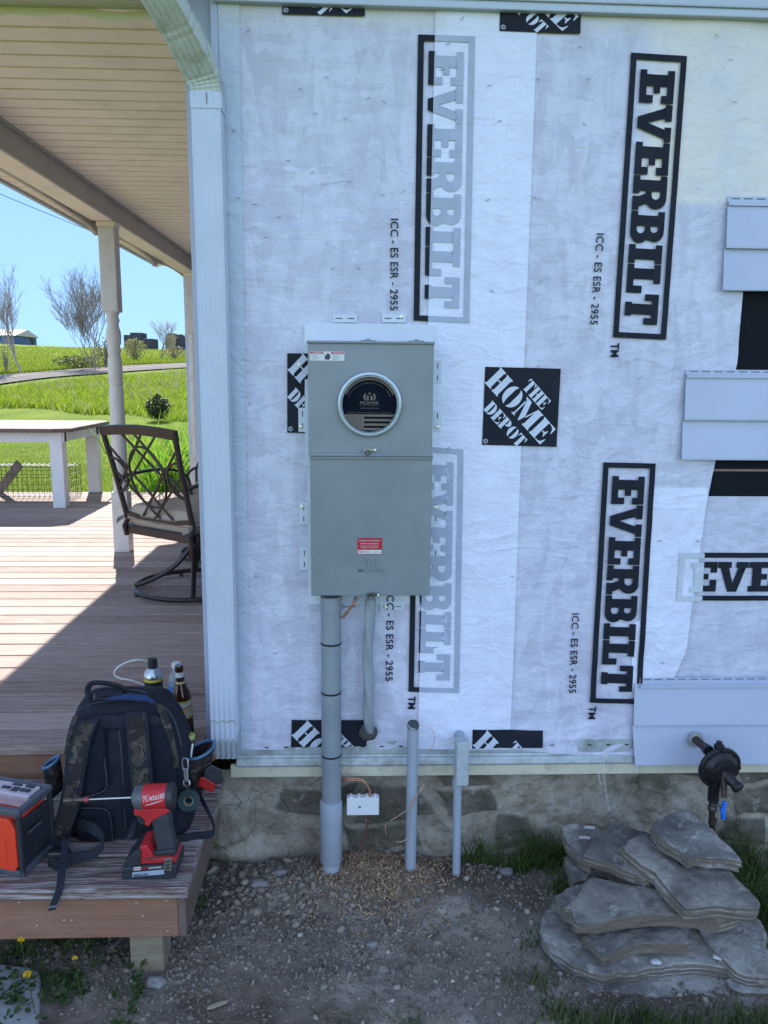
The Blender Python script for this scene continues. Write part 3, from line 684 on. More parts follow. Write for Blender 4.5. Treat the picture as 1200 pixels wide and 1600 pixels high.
# ---- siding pieces still in place at the right
def lap_siding(px0, pys, py_hem, label=None, xr=2.2):
    """one double-lap vinyl panel; pys = photo rows of the lap edges (top .. bottom), py_hem the nail hem top"""
    x0 = WL(px0, pys[0])[0]; zs = [W(px0, p, YW-.03)[2] for p in pys]; zh = W(px0, py_hem, YW-.02)[2]
    prof = [(.013, zh), (.013, zs[0]+.004), (.022, zs[0]+.003), (.022, zs[0]-.002)]
    prof = [(.013, zh), (.013, zs[0]+.010), (.024, zs[0]+.009), (.024, zs[0]+.001), (.017, zs[0])]
    for i in range(1, len(zs)):
        prof += [(.030, zs[i]+.004), (.030, zs[i]), (.017, zs[i]-.0005)]
    bk = [(u-.0025, z) for u, z in prof][::-1]
    b = MB(); n = len(prof); xs_ = [x0, x0+.02, x0+.3, xr]; vs = []
    for x in xs_:
        for u, z in prof: vs.append((x, YW-u-(.003 if x < x0+.01 else 0), z))
    fs = [(i*n+k, i*n+k+1, (i+1)*n+k+1, (i+1)*n+k) for i in range(len(xs_)-1) for k in range(n-1)]
    b.add(vs, fs); o = b.build('siding_panel', m_side, house)
    sm = o.modifiers.new('t', 'SOLIDIFY'); sm.thickness = .0016; sm.offset = 1
    c = MB(); k = x0+.012
    while k < xr: c.box((k, YW-.0155, zh-.0075), (k+.026, YW-.0132, zh-.0045)); k += .038
    c.build('nail_slot', simple('slot_grey', (.16, .17, .19), .9), o)
    return o
lap_siding(1135, [320, 387, 453], 306)
lap_siding(1070, [590, 656, 718], 577)
lap_siding(998, [1076], 1060)
x0 = WL(989, 1100)[0]; z1, z2, z3 = W(989, 1070, YW-.03)[2], W(989, 1135, YW-.035)[2], W(989, 1196, YW-.035)[2]
b = MB(); prof = [(.015, z1), (.030, z2+.004), (.030, z2), (.019, z2-.001), (.034, z3+.003), (.034, z3), (.012, z3)]; n = len(prof); xs_ = [x0, x0+.03, 2.2]
b.add([(x+(.012*(i >= 4) if x == x0 else 0), YW-u, z) for x in xs_ for i, (u, z) in enumerate(prof)], [(i*n+k, i*n+k+1, (i+1)*n+k+1, (i+1)*n+k) for i in range(2) for k in range(n-1)])
o = b.build('siding_panel', m_side, house); sm = o.modifiers.new('t', 'SOLIDIFY'); sm.thickness = .0016; sm.offset = 1
# ================================================================ THE PORCH
ZD = .25
m_soffit = simple('soffit_vinyl', (.90, .81, .69), .5, var=.05, vs=5, bump=.08, bs=40, dirt=(.74, .66, .55), ds=4)
m_beam = simple('beam_vinyl', (.45, .40, .345), .5, var=.06, vs=6, bump=.05)
m_post = simple('post_paint', (.60, .56, .53), .5, var=.05, vs=7, bump=.05, dirt=(.45, .42, .38), ds=6)
roof = thing('porch_roof', 'porch roof seen from below, beige ribbed ceiling over the wooden deck', 'porch roof', (-1.1, 5.2, 2.4))
zc_ = 2.56
def ribbed(x0, x1, y0, y1, z, pitch=.115, par=None, name='ceiling'):
    prof = []; y = y0
    while y < y1-1e-6:
        ye = min(y+pitch, y1); prof += [(y, z), (ye-.018, z+.0), (ye-.014, z+.012), (ye-.002, z+.012)]; y = ye
        prof += [(ye-.0005, z)]
    n = len(prof); vs = [(x, a, b) for x in (x0, x1) for a, b in prof]
    b = MB().add(vs, [(k, k+1, n+k+1, n+k) for k in range(n-1)]); return b.build(name, m_soffit, par)
ce = ribbed(-1.56, XL-.0, 2.46, 8.08, zc_, par=roof)
b = MB(); b.box((-2.02, 2.1, zc_+.02), (XL-.001, 8.1, zc_+.05)); b.prism([(-2.2, zc_+.16), (XL-.01, zc_+.75), (XL-.01, zc_+.06), (-2.0, zc_+.06)], lambda u, v, d: (u, d, v), 2.0, 8.3); b.build('roof_slab', simple('shingle', (.1, .1, .11), .9), roof)
# dark shadow gap is real: J channel runs along the beam
b = MB(); b.box((-1.562, 2.46, zc_-.012), (-1.545, 8.08, zc_-.001)); b.build('channel', m_beam, roof, bevel=.002)
b = MB(); b.box((-1.69, 2.1, 2.435), (-1.5625, 8.1, zc_+.015)); b.build('beam', m_beam, roof, bevel=.004)
b = MB(); b.box((-1.694, 2.1, 2.424), (-1.560, 5.34, 2.4345)); b.box((-1.694, 5.46, 2.424), (-1.560, 8.1, 2.4345)); b.build('beam_cap', m_soffit, roof, bevel=.002)
# arched valance on the outer side
def valance(ya, yb_, zl_=2.355, zt_=2.425):
    n = 24; poly = [(ya, 2.60)]
    for i in range(n+1):
        t = i/n; y = ya+(yb_-ya)*t; poly.append((y, zl_+(zt_-zl_)*math.sin(math.pi*t)**.4))
    poly.append((yb_, 2.60)); b = MB(); b.prism(poly, lambda u, v, d: (d, u, v), -1.725, -1.700)
    b.build('arched_valance', m_beam, roof, bevel=.003)
valance(2.6, 5.48); valance(5.485, 7.0); valance(7.005, 8.45)
ou = ribbed(-2.0, -1.7265, 2.1, 8.4, zc_-.02, .125, roof, 'eave_soffit')
b = MB(); b.box((-2.03, 2.1, zc_-.035), (-2.005, 8.4, zc_+.16)); b.build('fascia', m_trim, roof, bevel=.003)
# front end: boxed beam with a wavy strip of vinyl along the ceiling edge
b = MB(); b.box((-2.0, 2.20, 2.475), (XL-.10, 2.455, 2.75)); b.build('front_beam', simple('greenish_vinyl', (.50, .52, .42), .5, var=.05, vs=4), roof, bevel=.006)
b = MB(); poly_t = []
pth = [(-2.0+i*.04, 2.448, 2.462+.006*math.sin(i*.5)+.004*math.sin(i*1.3)) for i in range(39)]
for dz in (0,):
    b.ribbon(pth, (0, .3, 1), .03, .004)
b.build('edge_strip', m_soffit, roof, smooth=True)

def porch_post(y, x=-1.606, label='', half=False):
    t = thing('porch_post', label, 'post', (x, y, ZD), 'white turned porch posts')
    w = .054
    b = MB(); b.box((x-w, y-w, 1.86), (x+w, y+w, 2.424)); b.build('square_top', m_post, t, bevel=.008)
    b = MB(); b.box((x-w-.006, y-w-.006, 2.395), (x+w+.006, y+w+.006, 2.4235)); b.build('cap_trim', m_soffit, t, bevel=.003)
    prof = [(.050, 1.875), (.050, 1.862), (.040, 1.845), (.036, 1.83), (.043, 1.815), (.043, 1.80), (.036, 1.785), (.038, 1.765), (.047, 1.735), (.049, 1.70), (.046, 1.66), (.038, 1.64), (.043, 1.62), (.043, 1.60), (.038, 1.59), (.045, 1.55), (.047, 1.47), (.047, 1.43), (.042, 1.42), (.046, 1.41), (.046, 1.395), (.041, 1.385), (.047, 1.36), (.049, 1.0), (.050, .86), (.044, .84), (.048, .82), (.048, .80), (.044, .785), (.050, .76), (.050, .66)]
    MB().lathe(prof[::-1], (x, y, 0), n=36).build('turned_shaft', m_post, t, smooth=True)
    b = MB(); b.box((x-w, y-w, ZD), (x+w, y+w, .67)); b.build('square_base', m_post, t, bevel=.006)
porch_post(5.40, label='turned white porch post standing on the deck beside the metal chair')
porch_post(8.0, label='far porch post against the lap siding at the end of the deck')

# ---- deck and step
def board_mat(name, stops, wear, wcol, rot=0):
    m = Mat(name, rough=.75, spec=.3)
    rnd = m.geo.outputs['Random Per Island']
    cb = N(m.nt, 'ShaderNodeCombineXYZ'); s_ = m.sep(); m.L(m.math('MULTIPLY_ADD', rnd, 37., s_[0]), cb.inputs[0]); m.L(s_[1], cb.inputs[1]); m.L(m.math('MULTIPLY_ADD', rnd, 11., s_[2]), cb.inputs[2])
    v = m.mapping((22, 1.2, 22) if rot else (1.2, 22, 22), src=cb.outputs[0])
    gr = m.noise(2.2, 8, .7, v, .6); gr2 = m.noise(6, 6, .75, v, .3)
    c = m.ramp(rnd, stops); c = m.mix(1., c, m.ramp(gr, [(.3, .72), (.7, 1.18)]), 'MULTIPLY')
    c = m.mix(m.math('MULTIPLY', m.ramp(gr2, [(.45, 0.), (.62, 1.)]), wear), c, wcol)
    c = m.mix(m.ramp(m.noise(3.5, 6, .65), [(.55, 0.), (.75, .4)]), c, wcol)
    kn = m.voro(1.0, m.mapping((2.3, 7, 7), src=cb.outputs[0])); c = m.mix(m.ramp(kn, [(.02, .75), (.06, 0.)]), c, (.05, .03, .025))
    m.base(c); m.bump(gr2, .45, .002); m.bump(gr, .3, .003); return m.m
m_deck = board_mat('deck_board', [(0, (.23, .15, .118)), (.5, (.31, .215, .178)), (1, (.39, .30, .255))], .5, (.50, .42, .37))
m_step = board_mat('step_board', [(0, (.11, .06, .05)), (1, (.16, .095, .078))], 1., (.38, .345, .33))
m_face = board_mat('step_face', [(0, (.25, .125, .078)), (1, (.27, .14, .09))], .12, (.30, .22, .17))
deck = thing('deck', 'reddish brown wooden porch deck, half in bright sun', 'deck', (-2.5, 5.2, -.2))
b = MB(); y = 2.457; k = 0
while y < 8.12:
    xr = XL-.125 if y < 2.5 else XL-.03; x0_ = -6.5; cuts = [x0_, -3.4-.9*((k*37) % 5)/5, xr] if k % 2 else [x0_, xr]
    for a, c_ in zip(cuts[:-1], cuts[1:]): b.box((a+.001, y, ZD-.026), (c_-.001, y+.1362, ZD-rng.uniform(0, .0012)))
    y += .1465; k += 1
b.build('deck_boards', m_deck, deck, bevel=.004, seg=2)
# screws
b = MB(); b.box((-6.4, 2.475, -.02), (XL-.13, 2.513, ZD-.0265)); b.build('rim_joist', m_face, deck, bevel=.003)
b = MB(); b.box((-6.4, 2.6, .02), (XL-.14, 2.64, ZD-.027)); b.box((-6.4, 8.05, -.1), (-1.75, 8.09, ZD-.027)); b.box((XL-.20, 2.66, .0), (XL-.16, 8.0, ZD-.0275)); b.box((-6.45, 2.48, -.1), (-6.41, 8.0, ZD-.027)); b.build('joists', m_face, deck)

st = thing('wooden_step', 'worn brown wooden step under the backpack with a stubby post under its corner', 'step', (-.9, 2.1, -.15))
ZS = .16; b = MB(); ys_ = [1.850, 1.996, 2.142, 2.288]
for i, y in enumerate(ys_): b.box((-2.4, y, ZS-.030), (XL-.048-.004*(i == 1)+.01*(i == 2), y+.1385, ZS-.001*i*.3))
b.build('treads', m_step, st, bevel=.005, seg=2)
b = MB(); b.box((-2.4, 1.866, .008), (XL-.079, 1.902, ZS-.0305)); b.build('front_board', m_face, st, bevel=.003)
b = MB(); b.box((XL-.079+.0005, 1.864, .010), (XL-.058, 2.43, ZS-.0305)); b.build('side_board', board_mat('step_side', [(0, (.13, .085, .07)), (1, (.15, .10, .08))], .35, (.24, .20, .18), 1), st, bevel=.003)
b = MB(); b.box((-.610, 1.925, -.22), (-.520, 2.012, .0075)); b.build('foot_post', board_mat('raw_post', [(0, (.22, .18, .12)), (1, (.26, .21, .15))], .3, (.32, .29, .24)), st, bevel=.004)
b = MB(); b.box((-2.4, 2.432, -.10), (XL-.08, 2.455, ZS-.03)); b.build('back_board', m_step, st, bevel=.003)
M_spk = simple('white_speck', (.6, .58, .55), .7); 
for px, py in ((58,1446),(100,1438),(112,1438),(213,1411),(223,1431),(260,1408),(262,1455),(30,1410)):
    p = W(px, py, 1.8655); b = MB(); b.tube([(p[0]-.002, p[1], p[2]), (p[0]+.002, p[1], p[2]+.001)], .0012, 5); b.build('chip_mark', M_spk, st)

# ---- downspout with ribbed faces
dsp = thing('downspout', 'white ribbed downspout with crimped elbow running down the house corner', 'downspout', (-.41, 2.33, .27))
m_ds = simple('downspout_white', (.50, .54, .64), .35, var=.03, vs=10, bump=.04, dirt=(.46, .49, .56), ds=9)
m_el = simple('elbow_weathered', (.49, .52, .48), .45, var=.08, vs=14, bump=.08, dirt=(.25, .27, .19), ds=16)
def rect_prof(w, d, ribs=5, rd=.003):
    out = []; n = ribs*6
    def side(p, q, nrm):
        for i in range(n):
            t = i/n; r_ = rd*(.5-.5*math.cos(2*math.pi*t*ribs)) if .06 < t < .94 else 0
            out.append((p[0]+(q[0]-p[0])*t-nrm[0]*r_, p[1]+(q[1]-p[1])*t-nrm[1]*r_))
    a, c_ = w/2, d/2
    side((-a, -c_), (a, -c_), (0, -1)); side((a, -c_), (a, c_), (1, 0)); side((a, c_), (-a, c_), (0, 1)); side((-a, c_), (-a, -c_), (-1, 0)); return out
def sweep(path, prof, scales=None, side=(1, 0, 0)):
    """sweep a closed profile (u along 'side', v along the local depth) up a path"""
    path = [Vector(tuple(map(float, p))) for p in path]; vs = []; n = len(prof); m = len(path)
    for i, p in enumerate(path):
        T = (path[min(i+1, m-1)]-path[max(i-1, 0)]).normalized(); sx_ = Vector(side); sx_ = (sx_-T*sx_.dot(T)).normalized(); dp = T.cross(sx_).normalized()
        k = scales[i] if scales else 1
        for u, v in prof: vs.append(p+sx_*u*k+dp*v*k)
    b = MB(); b.add(vs, [(i*n+k, i*n+(k+1) % n, (i+1)*n+(k+1) % n, (i+1)*n+k) for i in range(m-1) for k in range(n)]+[tuple(range(n))[::-1], tuple(range((m-1)*n, m*n))]); return b
pr = rect_prof(.080, .062)
xd, yd = -.409, 2.345
sweep([(xd, yd, .335), (xd, yd, 1.2), (xd-.001, yd, 2.185)], pr).build('pipe', m_ds, dsp, smooth=True)
sweep([(xd+.001, yd+.002, .278), (xd+.001, yd+.002, .345)], rect_prof(.084, .066)).build('outlet_sleeve', simple('sleeve_grey', (.30, .34, .37), .5, var=.1, vs=20), dsp, smooth=True)
ep = smooth_path([(xd, yd, 2.195), (xd, yd, 2.222), (xd-.006, yd-.012, 2.262), (xd-.022, yd-.045, 2.30), (xd-.040, yd-.085, 2.335), (xd-.062, yd-.13, 2.372), (xd-.09, yd-.18, 2.415), (xd-.13, yd-.24, 2.475), (xd-.17, yd-.30, 2.53)], 14)
scl = []
for i, p in enumerate(ep):
    z = p[2]; k = 1.035
    for zz in (2.222, 2.234, 2.246, 2.258, 2.272, 2.345, 2.358):
        k -= .075*math.exp(-((z-zz)/.0030)**2)
    k += .02*math.exp(-((z-2.30)/.02)**2); scl.append(k)
sweep(ep, pr, scl).build('elbow', m_el, dsp, smooth=True)
sweep([(xd, yd, 2.18), (xd, yd, 2.222)], rect_prof(.085, .067)).build('collar', m_ds, dsp, smooth=True)
b = MB(); b.tube([(xd+.002, yd-.0345, 2.219), (xd+.003, yd-.0348, 2.190)], .0008, 5); b.build('seam', simple('slot_dark', (.03, .03, .03), .9), dsp)
b = MB(); q = np.array([xd, yd-.033, .405]); b.tube([q+np.array([(-.038+i*.004), -.001-.0012*math.sin(i*2), .003*math.sin(i*.9)]) for i in range(20)], .0012, 5); b.build('caulk_smear', simple('lichen', (.33, .34, .22), .9), dsp)

# ================================================================ FURNITURE ON THE DECK
m_twhite = simple('table_white', (.66, .65, .67), .55, var=.06, vs=8, bump=.06)
tb = thing('patio_table', 'white patio table with brown edged top at the far left of the deck', 'table', (-3.3, 7.6, ZD))
TZ = .975; xr_, yf, ybk = -2.545, 7.06, 8.30
poly = [(-4.6, yf), (xr_-.14, yf), (xr_, yf+.07), (xr_, ybk-.05), (xr_-.08, ybk), (-4.6, ybk)]
b = MB(); b.prism(poly, lambda u, v, d: (u, v, d), TZ-.035, TZ); b.build('table_top', board_mat('table_top', [(0, (.22, .18, .155)), (1, (.27, .23, .20))], .35, (.36, .33, .31)), tb, bevel=.004)
b = MB(); b.prism([(u+(.004 if u > -4 else 0), v+(-.004 if v < 7.5 else .004)) for u, v in poly], lambda u, v, d: (u, v, d), TZ-.036, TZ-.004); b.build('edge_band', simple('brown_edge', (.13, .085, .06), .6), tb)
b = MB(); b.box((-4.5, yf+.10, TZ-.13), (xr_-.07, yf+.125, TZ-.0365)); b.box((-4.5, ybk-.14, TZ-.13), (xr_-.07, ybk-.115, TZ-.0365)); b.box((xr_-.11, yf+.126, TZ-.13), (xr_-.085, ybk-.141, TZ-.0365)); b.build('apron', m_twhite, tb, bevel=.003)
for lx, ly in ((xr_-.20, yf+.09), (xr_-.20, ybk-.20), (-4.45, yf+.09), (-4.45, ybk-.20)):
    b = MB(); b.box((lx, ly, ZD), (lx+.115, ly+.115, TZ-.0368)); b.build('leg', m_twhite, tb, bevel=.006)

cg = thing('wire_crate', 'low wire mesh crate lying at the far edge of the deck behind the table', 'wire crate', (-3.2, 8.0, ZD))
m_wire = simple('dark_wire', (.06, .065, .07), .4, .7)
b = MB(); h = .30; X0, X1, Y0, Y1 = -4.1, -2.80, 7.75, 8.08
for yy_ in (Y0, Y1):
    k = X0
    while k <= X1+.001: b.tube([(k, yy_, ZD), (k, yy_, ZD+h)], .0022, 5); k += .05
    for z in np.linspace(.01, h, 5): b.tube([(X0, yy_, ZD+z), (X1, yy_, ZD+z)], .0022, 5)
b.build('long_side', m_wire, cg)
b = MB()
k = Y0
while k <= Y1+.001: b.tube([(X1, k, ZD), (X1, k, ZD+h)], .0022, 5); k += .05
for z in np.linspace(.01, h, 5): b.tube([(X1, Y0, ZD+z), (X1, Y1, ZD+z)], .0022, 5)
b.build('end_side', m_wire, cg)
b = MB(); k = X0
while k <= X1+.001: b.tube([(k, Y0, ZD+h), (k, Y1, ZD+h)], .0022, 5); k += .05
for y in np.linspace(Y0, Y1, 4): b.tube([(X0, y, ZD+h), (X1, y, ZD+h)], .0022, 5)
b.build('lid', simple('bright_wire', (.45, .46, .46), .4, .6), cg)
lb = thing('loose_board', 'grey board leaning through the wire crate at the left edge', 'board', (-3.75, 7.7, ZD))
p0, p1 = G(0, 768, ZD), W(33, 724, 7.72); dv = Vector(p1-p0); b = MB(); b.ribbon([p0-np.array(dv)*.4+np.array([0, -.04, 0]), p1+np.array([0, -.04, 0])], (dv.z, .0, -dv.x), .085, .02); b.build('board', simple('old_board', (.19, .16, .14), .8), lb)

def chair(loc, rz, label):
    """metal swivel chair: local +Y is the way it faces, origin at floor under the pedestal"""
    t = thing('swivel_chair', label, 'chair', loc, 'brown metal swivel chairs on the deck')
    m = simple('bronze_metal', (.045, .034, .030), .38, .55, var=.15, vs=30, bump=.05)
    ca_, sa = math.cos(rz), math.sin(rz); L0 = np.array([float(v) for v in loc])
    def T(p): x, y, z = p; return (L0[0]+x*ca_-y*sa, L0[1]+x*sa+y*ca_, L0[2]+z)
    def TB(fn):                                     # build in local space then place
        bb = MB(); fn(bb); bb.v = [T(v) for v in bb.v]; return bb
    rg = .33
    TB(lambda b: b.tube([(rg*math.cos(a), rg*math.sin(a), .030) for a in np.linspace(0, 2*math.pi, 57)], .0135, 8, cap=False)).build('base_ring', m, t, smooth=True)
    for a in (R_(45), R_(135), R_(225), R_(315)):
        TB(lambda b: b.tube(smooth_path([(.02*math.cos(a), .02*math.sin(a), .245), (.10*math.cos(a), .10*math.sin(a), .15), (.22*math.cos(a), .22*math.sin(a), .075), (rg*math.cos(a), rg*math.sin(a), .035)], 5), .014, 8)).build('base_leg', m, t, smooth=True)
        TB(lambda b: b.lathe([(.010, 0), (.012, .004), (.009, .02)], (rg*math.cos(a+.3), rg*math.sin(a+.3), 0), n=10)).build('glide', m, t)
    TB(lambda b: b.lathe([(.03, .17), (.034, .19), (.034, .30), (.05, .31), (.05, .325)], (0, 0, 0), n=24)).build('pedestal', m, t, smooth=True)
    def frame(b):
        b.box((-.20, -.20, .325), (.20, .16, .345)); b.box((-.255, -.255, .34), (.255, -.215, .385)); b.box((-.275, .22, .34), (.275, .255, .385)); b.box((-.285, -.235, .34), (-.25, .235, .385)); b.box((.25, -.235, .34), (.285, .235, .385))
    TB(frame).build('seat_frame', m, t, bevel=.006)
    # cushion
    cb = MB(); nx_, ny_ = 17, 17; vs = []
    for sgn in (1, -1):
        for j in range(ny_):
            for i in range(nx_):
                u, v = -1+2*i/(nx_-1), -1+2*j/(ny_-1); e = max(abs(u), abs(v)); th = .066*(1-e**6)**.5 if e < 1 else 0
                wob = .006*math.sin(5*u+2*v)*(1-e)
                vs.append((u*.262, v*.25, .437+sgn*(th+.004)+wob+(.008*sgn if e < .9 else 0)))
    k = nx_*ny_; fs = []
    for o_ in (0, k):
        for j in range(ny_-1):
            for i in range(nx_-1): a = o_+j*nx_+i; fs.append((a, a+1, a+nx_+1, a+nx_) if o_ == 0 else (a, a+nx_, a+nx_+1, a+1))
    per = [i for i in range(nx_)]+[j*nx_+nx_-1 for j in range(1, ny_)]+[(ny_-1)*nx_+i for i in range(nx_-2, -1, -1)]+[j*nx_ for j in range(ny_-2, 0, -1)]
    for a, c_ in zip(per, per[1:]+per[:1]): fs.append((a, k+a, k+c_, c_))
    cb.add([T(v) for v in vs], fs); cb.build('cushion', simple('cushion_fabric', (.42, .34, .27), .9, var=.08, vs=60, bump=.3, bs=400, spec=.1), t, smooth=True, bevel=0)
    def pip(b):
        for z in (.447, .425): b.tube([(s_*.262*min(1, 1.0), q*.25, z) for s_, q in ((-1, -1), (1, -1), (1, 1), (-1, 1), (-1, -1))], .004, 6)
    TB(pip).build('piping', simple('piping', (.23, .18, .14), .8), t)
    for q in (-1, 1):
        TB(lambda b: b.ribbon([(q*.262, -.235, .44), (q*.275, -.262, .43), (q*.280, -.290, .42), (q*.262, -.312, .41)], (0, 0, 1), .022, .006)).build('tie', simple('cushion_tie', (.42, .35, .29), .9), t)
    # back: leaning frame with lattice; plane coords (u, h)
    lean = .24; zb0, H = .40, .53
    def B(u, h, d=0.): return (u, -.235-h*lean-d-.035*(math.cos(u/.28*1.3)-1)*0, zb0+h)
    for q in (-1, 1):
        TB(lambda b: b.tube([(q*.262, -.25, .33), (q*.262, -.262, .38), B(q*.262, .02), B(q*.268, .3), B(q*.285, H)], .015, 8, flat=1.1)).build('back_post', m, t, smooth=True)
    TB(lambda b: b.ribbon([B(-.30, H-.018), B(-.15, H-.006), B(0, H), B(.15, H-.006), B(.30, H-.018)], (0, -lean, 1), .052, .022)).build('top_rail', m, t, bevel=.004)
    TB(lambda b: b.ribbon([B(-.262, .055), B(-.12, .035), B(0, .03), B(.12, .035), B(.262, .055)], (0, -lean, 1), .026, .014)).build('lower_rail', m, t, bevel=.003)
    def lat(b):
        r_ = .0068
        for q in (-1, 1):
            b.tube([B(q*-.13, .04), B(q*.262, H-.10)], r_, 6); b.tube([B(q*-.262, .16), B(q*.13, H-.03)], r_, 6); b.tube([B(q*.03, .04, .002), B(q*-.262, .30, .002)], r_, 6) ; b.tube([B(q*.262, .20, .002), B(q*-.03, H-.02, .002)], r_, 6)
        b.tube([B(.135*math.cos(a), .275+.165*math.sin(a), .004) for a in np.linspace(0, 2*math.pi, 33)], r_, 6, cap=False)
        for q in (-1, 1):
            b.tube([B(q*(.262-.10*math.cos(a)), .275+.095*math.sin(a), .006) for a in np.linspace(-math.pi/2, math.pi/2, 15)], r_, 6)
    TB(lat).build('lattice', m, t, smooth=True)
    for q in (-1, 1):
        p_ = smooth_path([B(q*.272, .23), (q*.30, -.20, .655), (q*.315, .0, .665), (q*.31, .16, .645), (q*.30, .235, .59), (q*.285, .245, .48), (q*.275, .24, .37)], 5)
        TB(lambda b: b.ribbon(p_, (1, 0, 0), .032, .016)).build('armrest', m, t, smooth=False, bevel=.004)
        TB(lambda b: b.tube(smooth_path([(q*.272, -.20, .38), (q*.285, -.05, .50), (q*.305, .06, .645)], 4), .009, 6)).build('arm_stay', m, t, smooth=True)
    return t
chair((-.915, 4.40, ZD), R_(-36), 'brown metal swivel chair with tan cushion nearest the downspout, its lattice back to the camera')
chair((-.845, 5.25, ZD), R_(95), 'second metal swivel chair, mostly hidden behind the downspout and the nearer chair')
# ================================================================ METER ENCLOSURE
m_enc = Mat('enclosure_grey', rough=.38, metal=.0, spec=.55)
c = m_enc.ramp(m_enc.noise(5, 4), [(.35, (.185, .208, .228)), (.65, (.215, .238, .255))])
c = m_enc.mix(m_enc.ramp(m_enc.noise(60, 8, .85, m_enc.mapping((1, 1, .3))), [(.66, 0.), (.70, .5)]), c, (.33, .35, .36)); c = m_enc.mix(m_enc.ramp(m_enc.noise(8, 5, .6), [(.58, 0.), (.72, .35)]), c, (.27, .29, .30)); m_enc.base(c); m_enc.bump(m_enc.noise(350, 3), .06, .001); m_enc.bump(m_enc.noise(3.5, 3), .35, .02); m_enc.rough(m_enc.ramp(m_enc.noise(7, 5, .65), [(.35, .28), (.7, .5)])); m_enc.p.inputs['Coat Weight'].default_value = .15; m_enc.p.inputs['Coat Roughness'].default_value = .3
m_enc = m_enc.m
m_flange = simple('flange_grey', (.60, .65, .73), .45, var=.04, vs=9)
mx, mz = W(577, 720, 2.29)[[0, 2]]
YB, YC = YW-.018, 2.285                                       # back panel face, cover face
meter = thing('meter_enclosure', 'tall grey electric meter and breaker enclosure on the house wrap with round meter window', 'meter box', (mx, YW-.02, mz-.4))
PF = lambda px, py: W(px, py, YB)
a0, a1 = PF(475, 505), PF(680, 505); zb1 = PF(480, 945)[2]; zst = PF(480, 730)[2]; a2 = PF(483, 940)[0]; a3 = PF(675, 940)[0]
b = MB(); b.box((a0[0], YB, zst), (a1[0], YB+.006, a0[2])); b.box((a2-.002, YB+.001, zb1), (a3+.002, YB+.006, zst-.001)); b.build('back_flange', m_flange, meter, bevel=.0015)
M_slot = simple('slot_dark', (.03, .03, .03), .9); M_bright = simple('screw_bright', (.75, .78, .6), .3, .3)
def tab(px0, py0, px1, py1, screws=()):
    p, q = PF(px0, py0), PF(px1, py1); x0, x1 = sorted((p[0], q[0])); z0, z1 = sorted((p[2], q[2]))
    b = MB(); b.box((x0, YB+.0005, z0), (x1, YB+.003, z1)); o = b.build('mounting_tab', m_flange, meter, bevel=.0009)
    b = MB(); vert = (z1-z0) > (x1-x0)
    for k in (.25, .75):
        if vert: zz = z0+(z1-z0)*k; xm = (x0+x1)/2; b.box((xm-.0012, YB-.0003, zz-.008), (xm+.0012, YB+.0003, zz+.008))
        else: xx = x0+(x1-x0)*k; zm = (z0+z1)/2; b.box((xx-.010, YB-.0003, zm-.0012), (xx+.010, YB+.0003, zm+.0012))
    b.build('slot', M_slot, o)
    for s_ in screws:
        p = PF(*s_); MB().lathe([(.0062, 0), (.006, .002), (.003, .0035)], (p[0], YB+.0005, p[2]), (0, -1, 0), 14).build('screw', M_bright, o, smooth=True)
for t_ in [((520, 491, 558, 504),), ((597, 491, 634, 504), [(627, 495)]), ((465, 560, 479, 599), [(468, 570)]), ((466, 637, 479, 675), [(470, 667)]), ((678, 562, 690, 600),), ((678, 641, 689, 675), [(683, 667)]),
           ((467, 784, 482, 820), [(472, 792)]), ((468, 855, 483, 891),), ((675, 783, 687, 819), [(681, 793)]), ((675, 855, 686, 890),), ((594, 943, 631, 953), [(603, 949)]), ((537, 943, 556, 953),)]:
    tab(*t_[0], *(t_[1:] or ()))
CF = lambda px, py, y=YC: W(px, py, y)
u0, u1 = CF(481, 545), CF(674, 712); l0, l1 = CF(484.5, 713), CF(671.5, 931); top = CF(578, 533)[2]
b = MB(); b.box((l0[0]+.001, YC+.006, l1[2]+.002), (l1[0]-.001, YB-.0005, top-.004)); b.build('box_body', m_enc, meter, bevel=.003)
# upper cover with a round opening
rc = CF(577.5, 632); RO = .0905; NN = 64
x0, x1, z0, z1 = u0[0], u1[0], CF(578, 712)[2], top-.008
vs = []; fs = []
for k in range(NN):
    a = 2*math.pi*k/NN; dx, dz = math.cos(a), math.sin(a)
    tx_ = ((x1 if dx > 0 else x0)-rc[0])/dx if abs(dx) > 1e-6 else 1e9; tz_ = ((z1 if dz > 0 else z0)-rc[2])/dz if abs(dz) > 1e-6 else 1e9; t_ = min(tx_, tz_)
    vs += [(rc[0]+dx*RO, YC, rc[2]+dz*RO), (rc[0]+dx*t_, YC, rc[2]+dz*t_), (rc[0]+dx*(RO-.006), YC-.010, rc[2]+dz*(RO-.006)), (rc[0]+dx*(RO-.012), YC-.011, rc[2]+dz*(RO-.012)), (rc[0]+dx*(RO-.0125), YC+.03, rc[2]+dz*(RO-.0125))]
n_ = len(vs)
for k in range(NN):
    a, c_ = k*5, ((k+1) % NN)*5; fs += [(a, a+1, c_+1, c_), (a+2, a, c_, c_+2), (a+3, a+2, c_+2, c_+3), (a+4, a+3, c_+3, c_+4)]
for (xx, zz) in ((x0, z0), (x1, z0), (x1, z1), (x0, z1)):       # corners
    best = sorted(range(NN), key=lambda k: (vs[k*5+1][0]-xx)**2+(vs[k*5+1][2]-zz)**2)[:2]; i = len(vs); vs.append((xx, YC, zz))
    if abs(best[0]-best[1]) in (1, NN-1): fs.append((best[0]*5+1, i, best[1]*5+1))
b = MB().add(vs, fs)
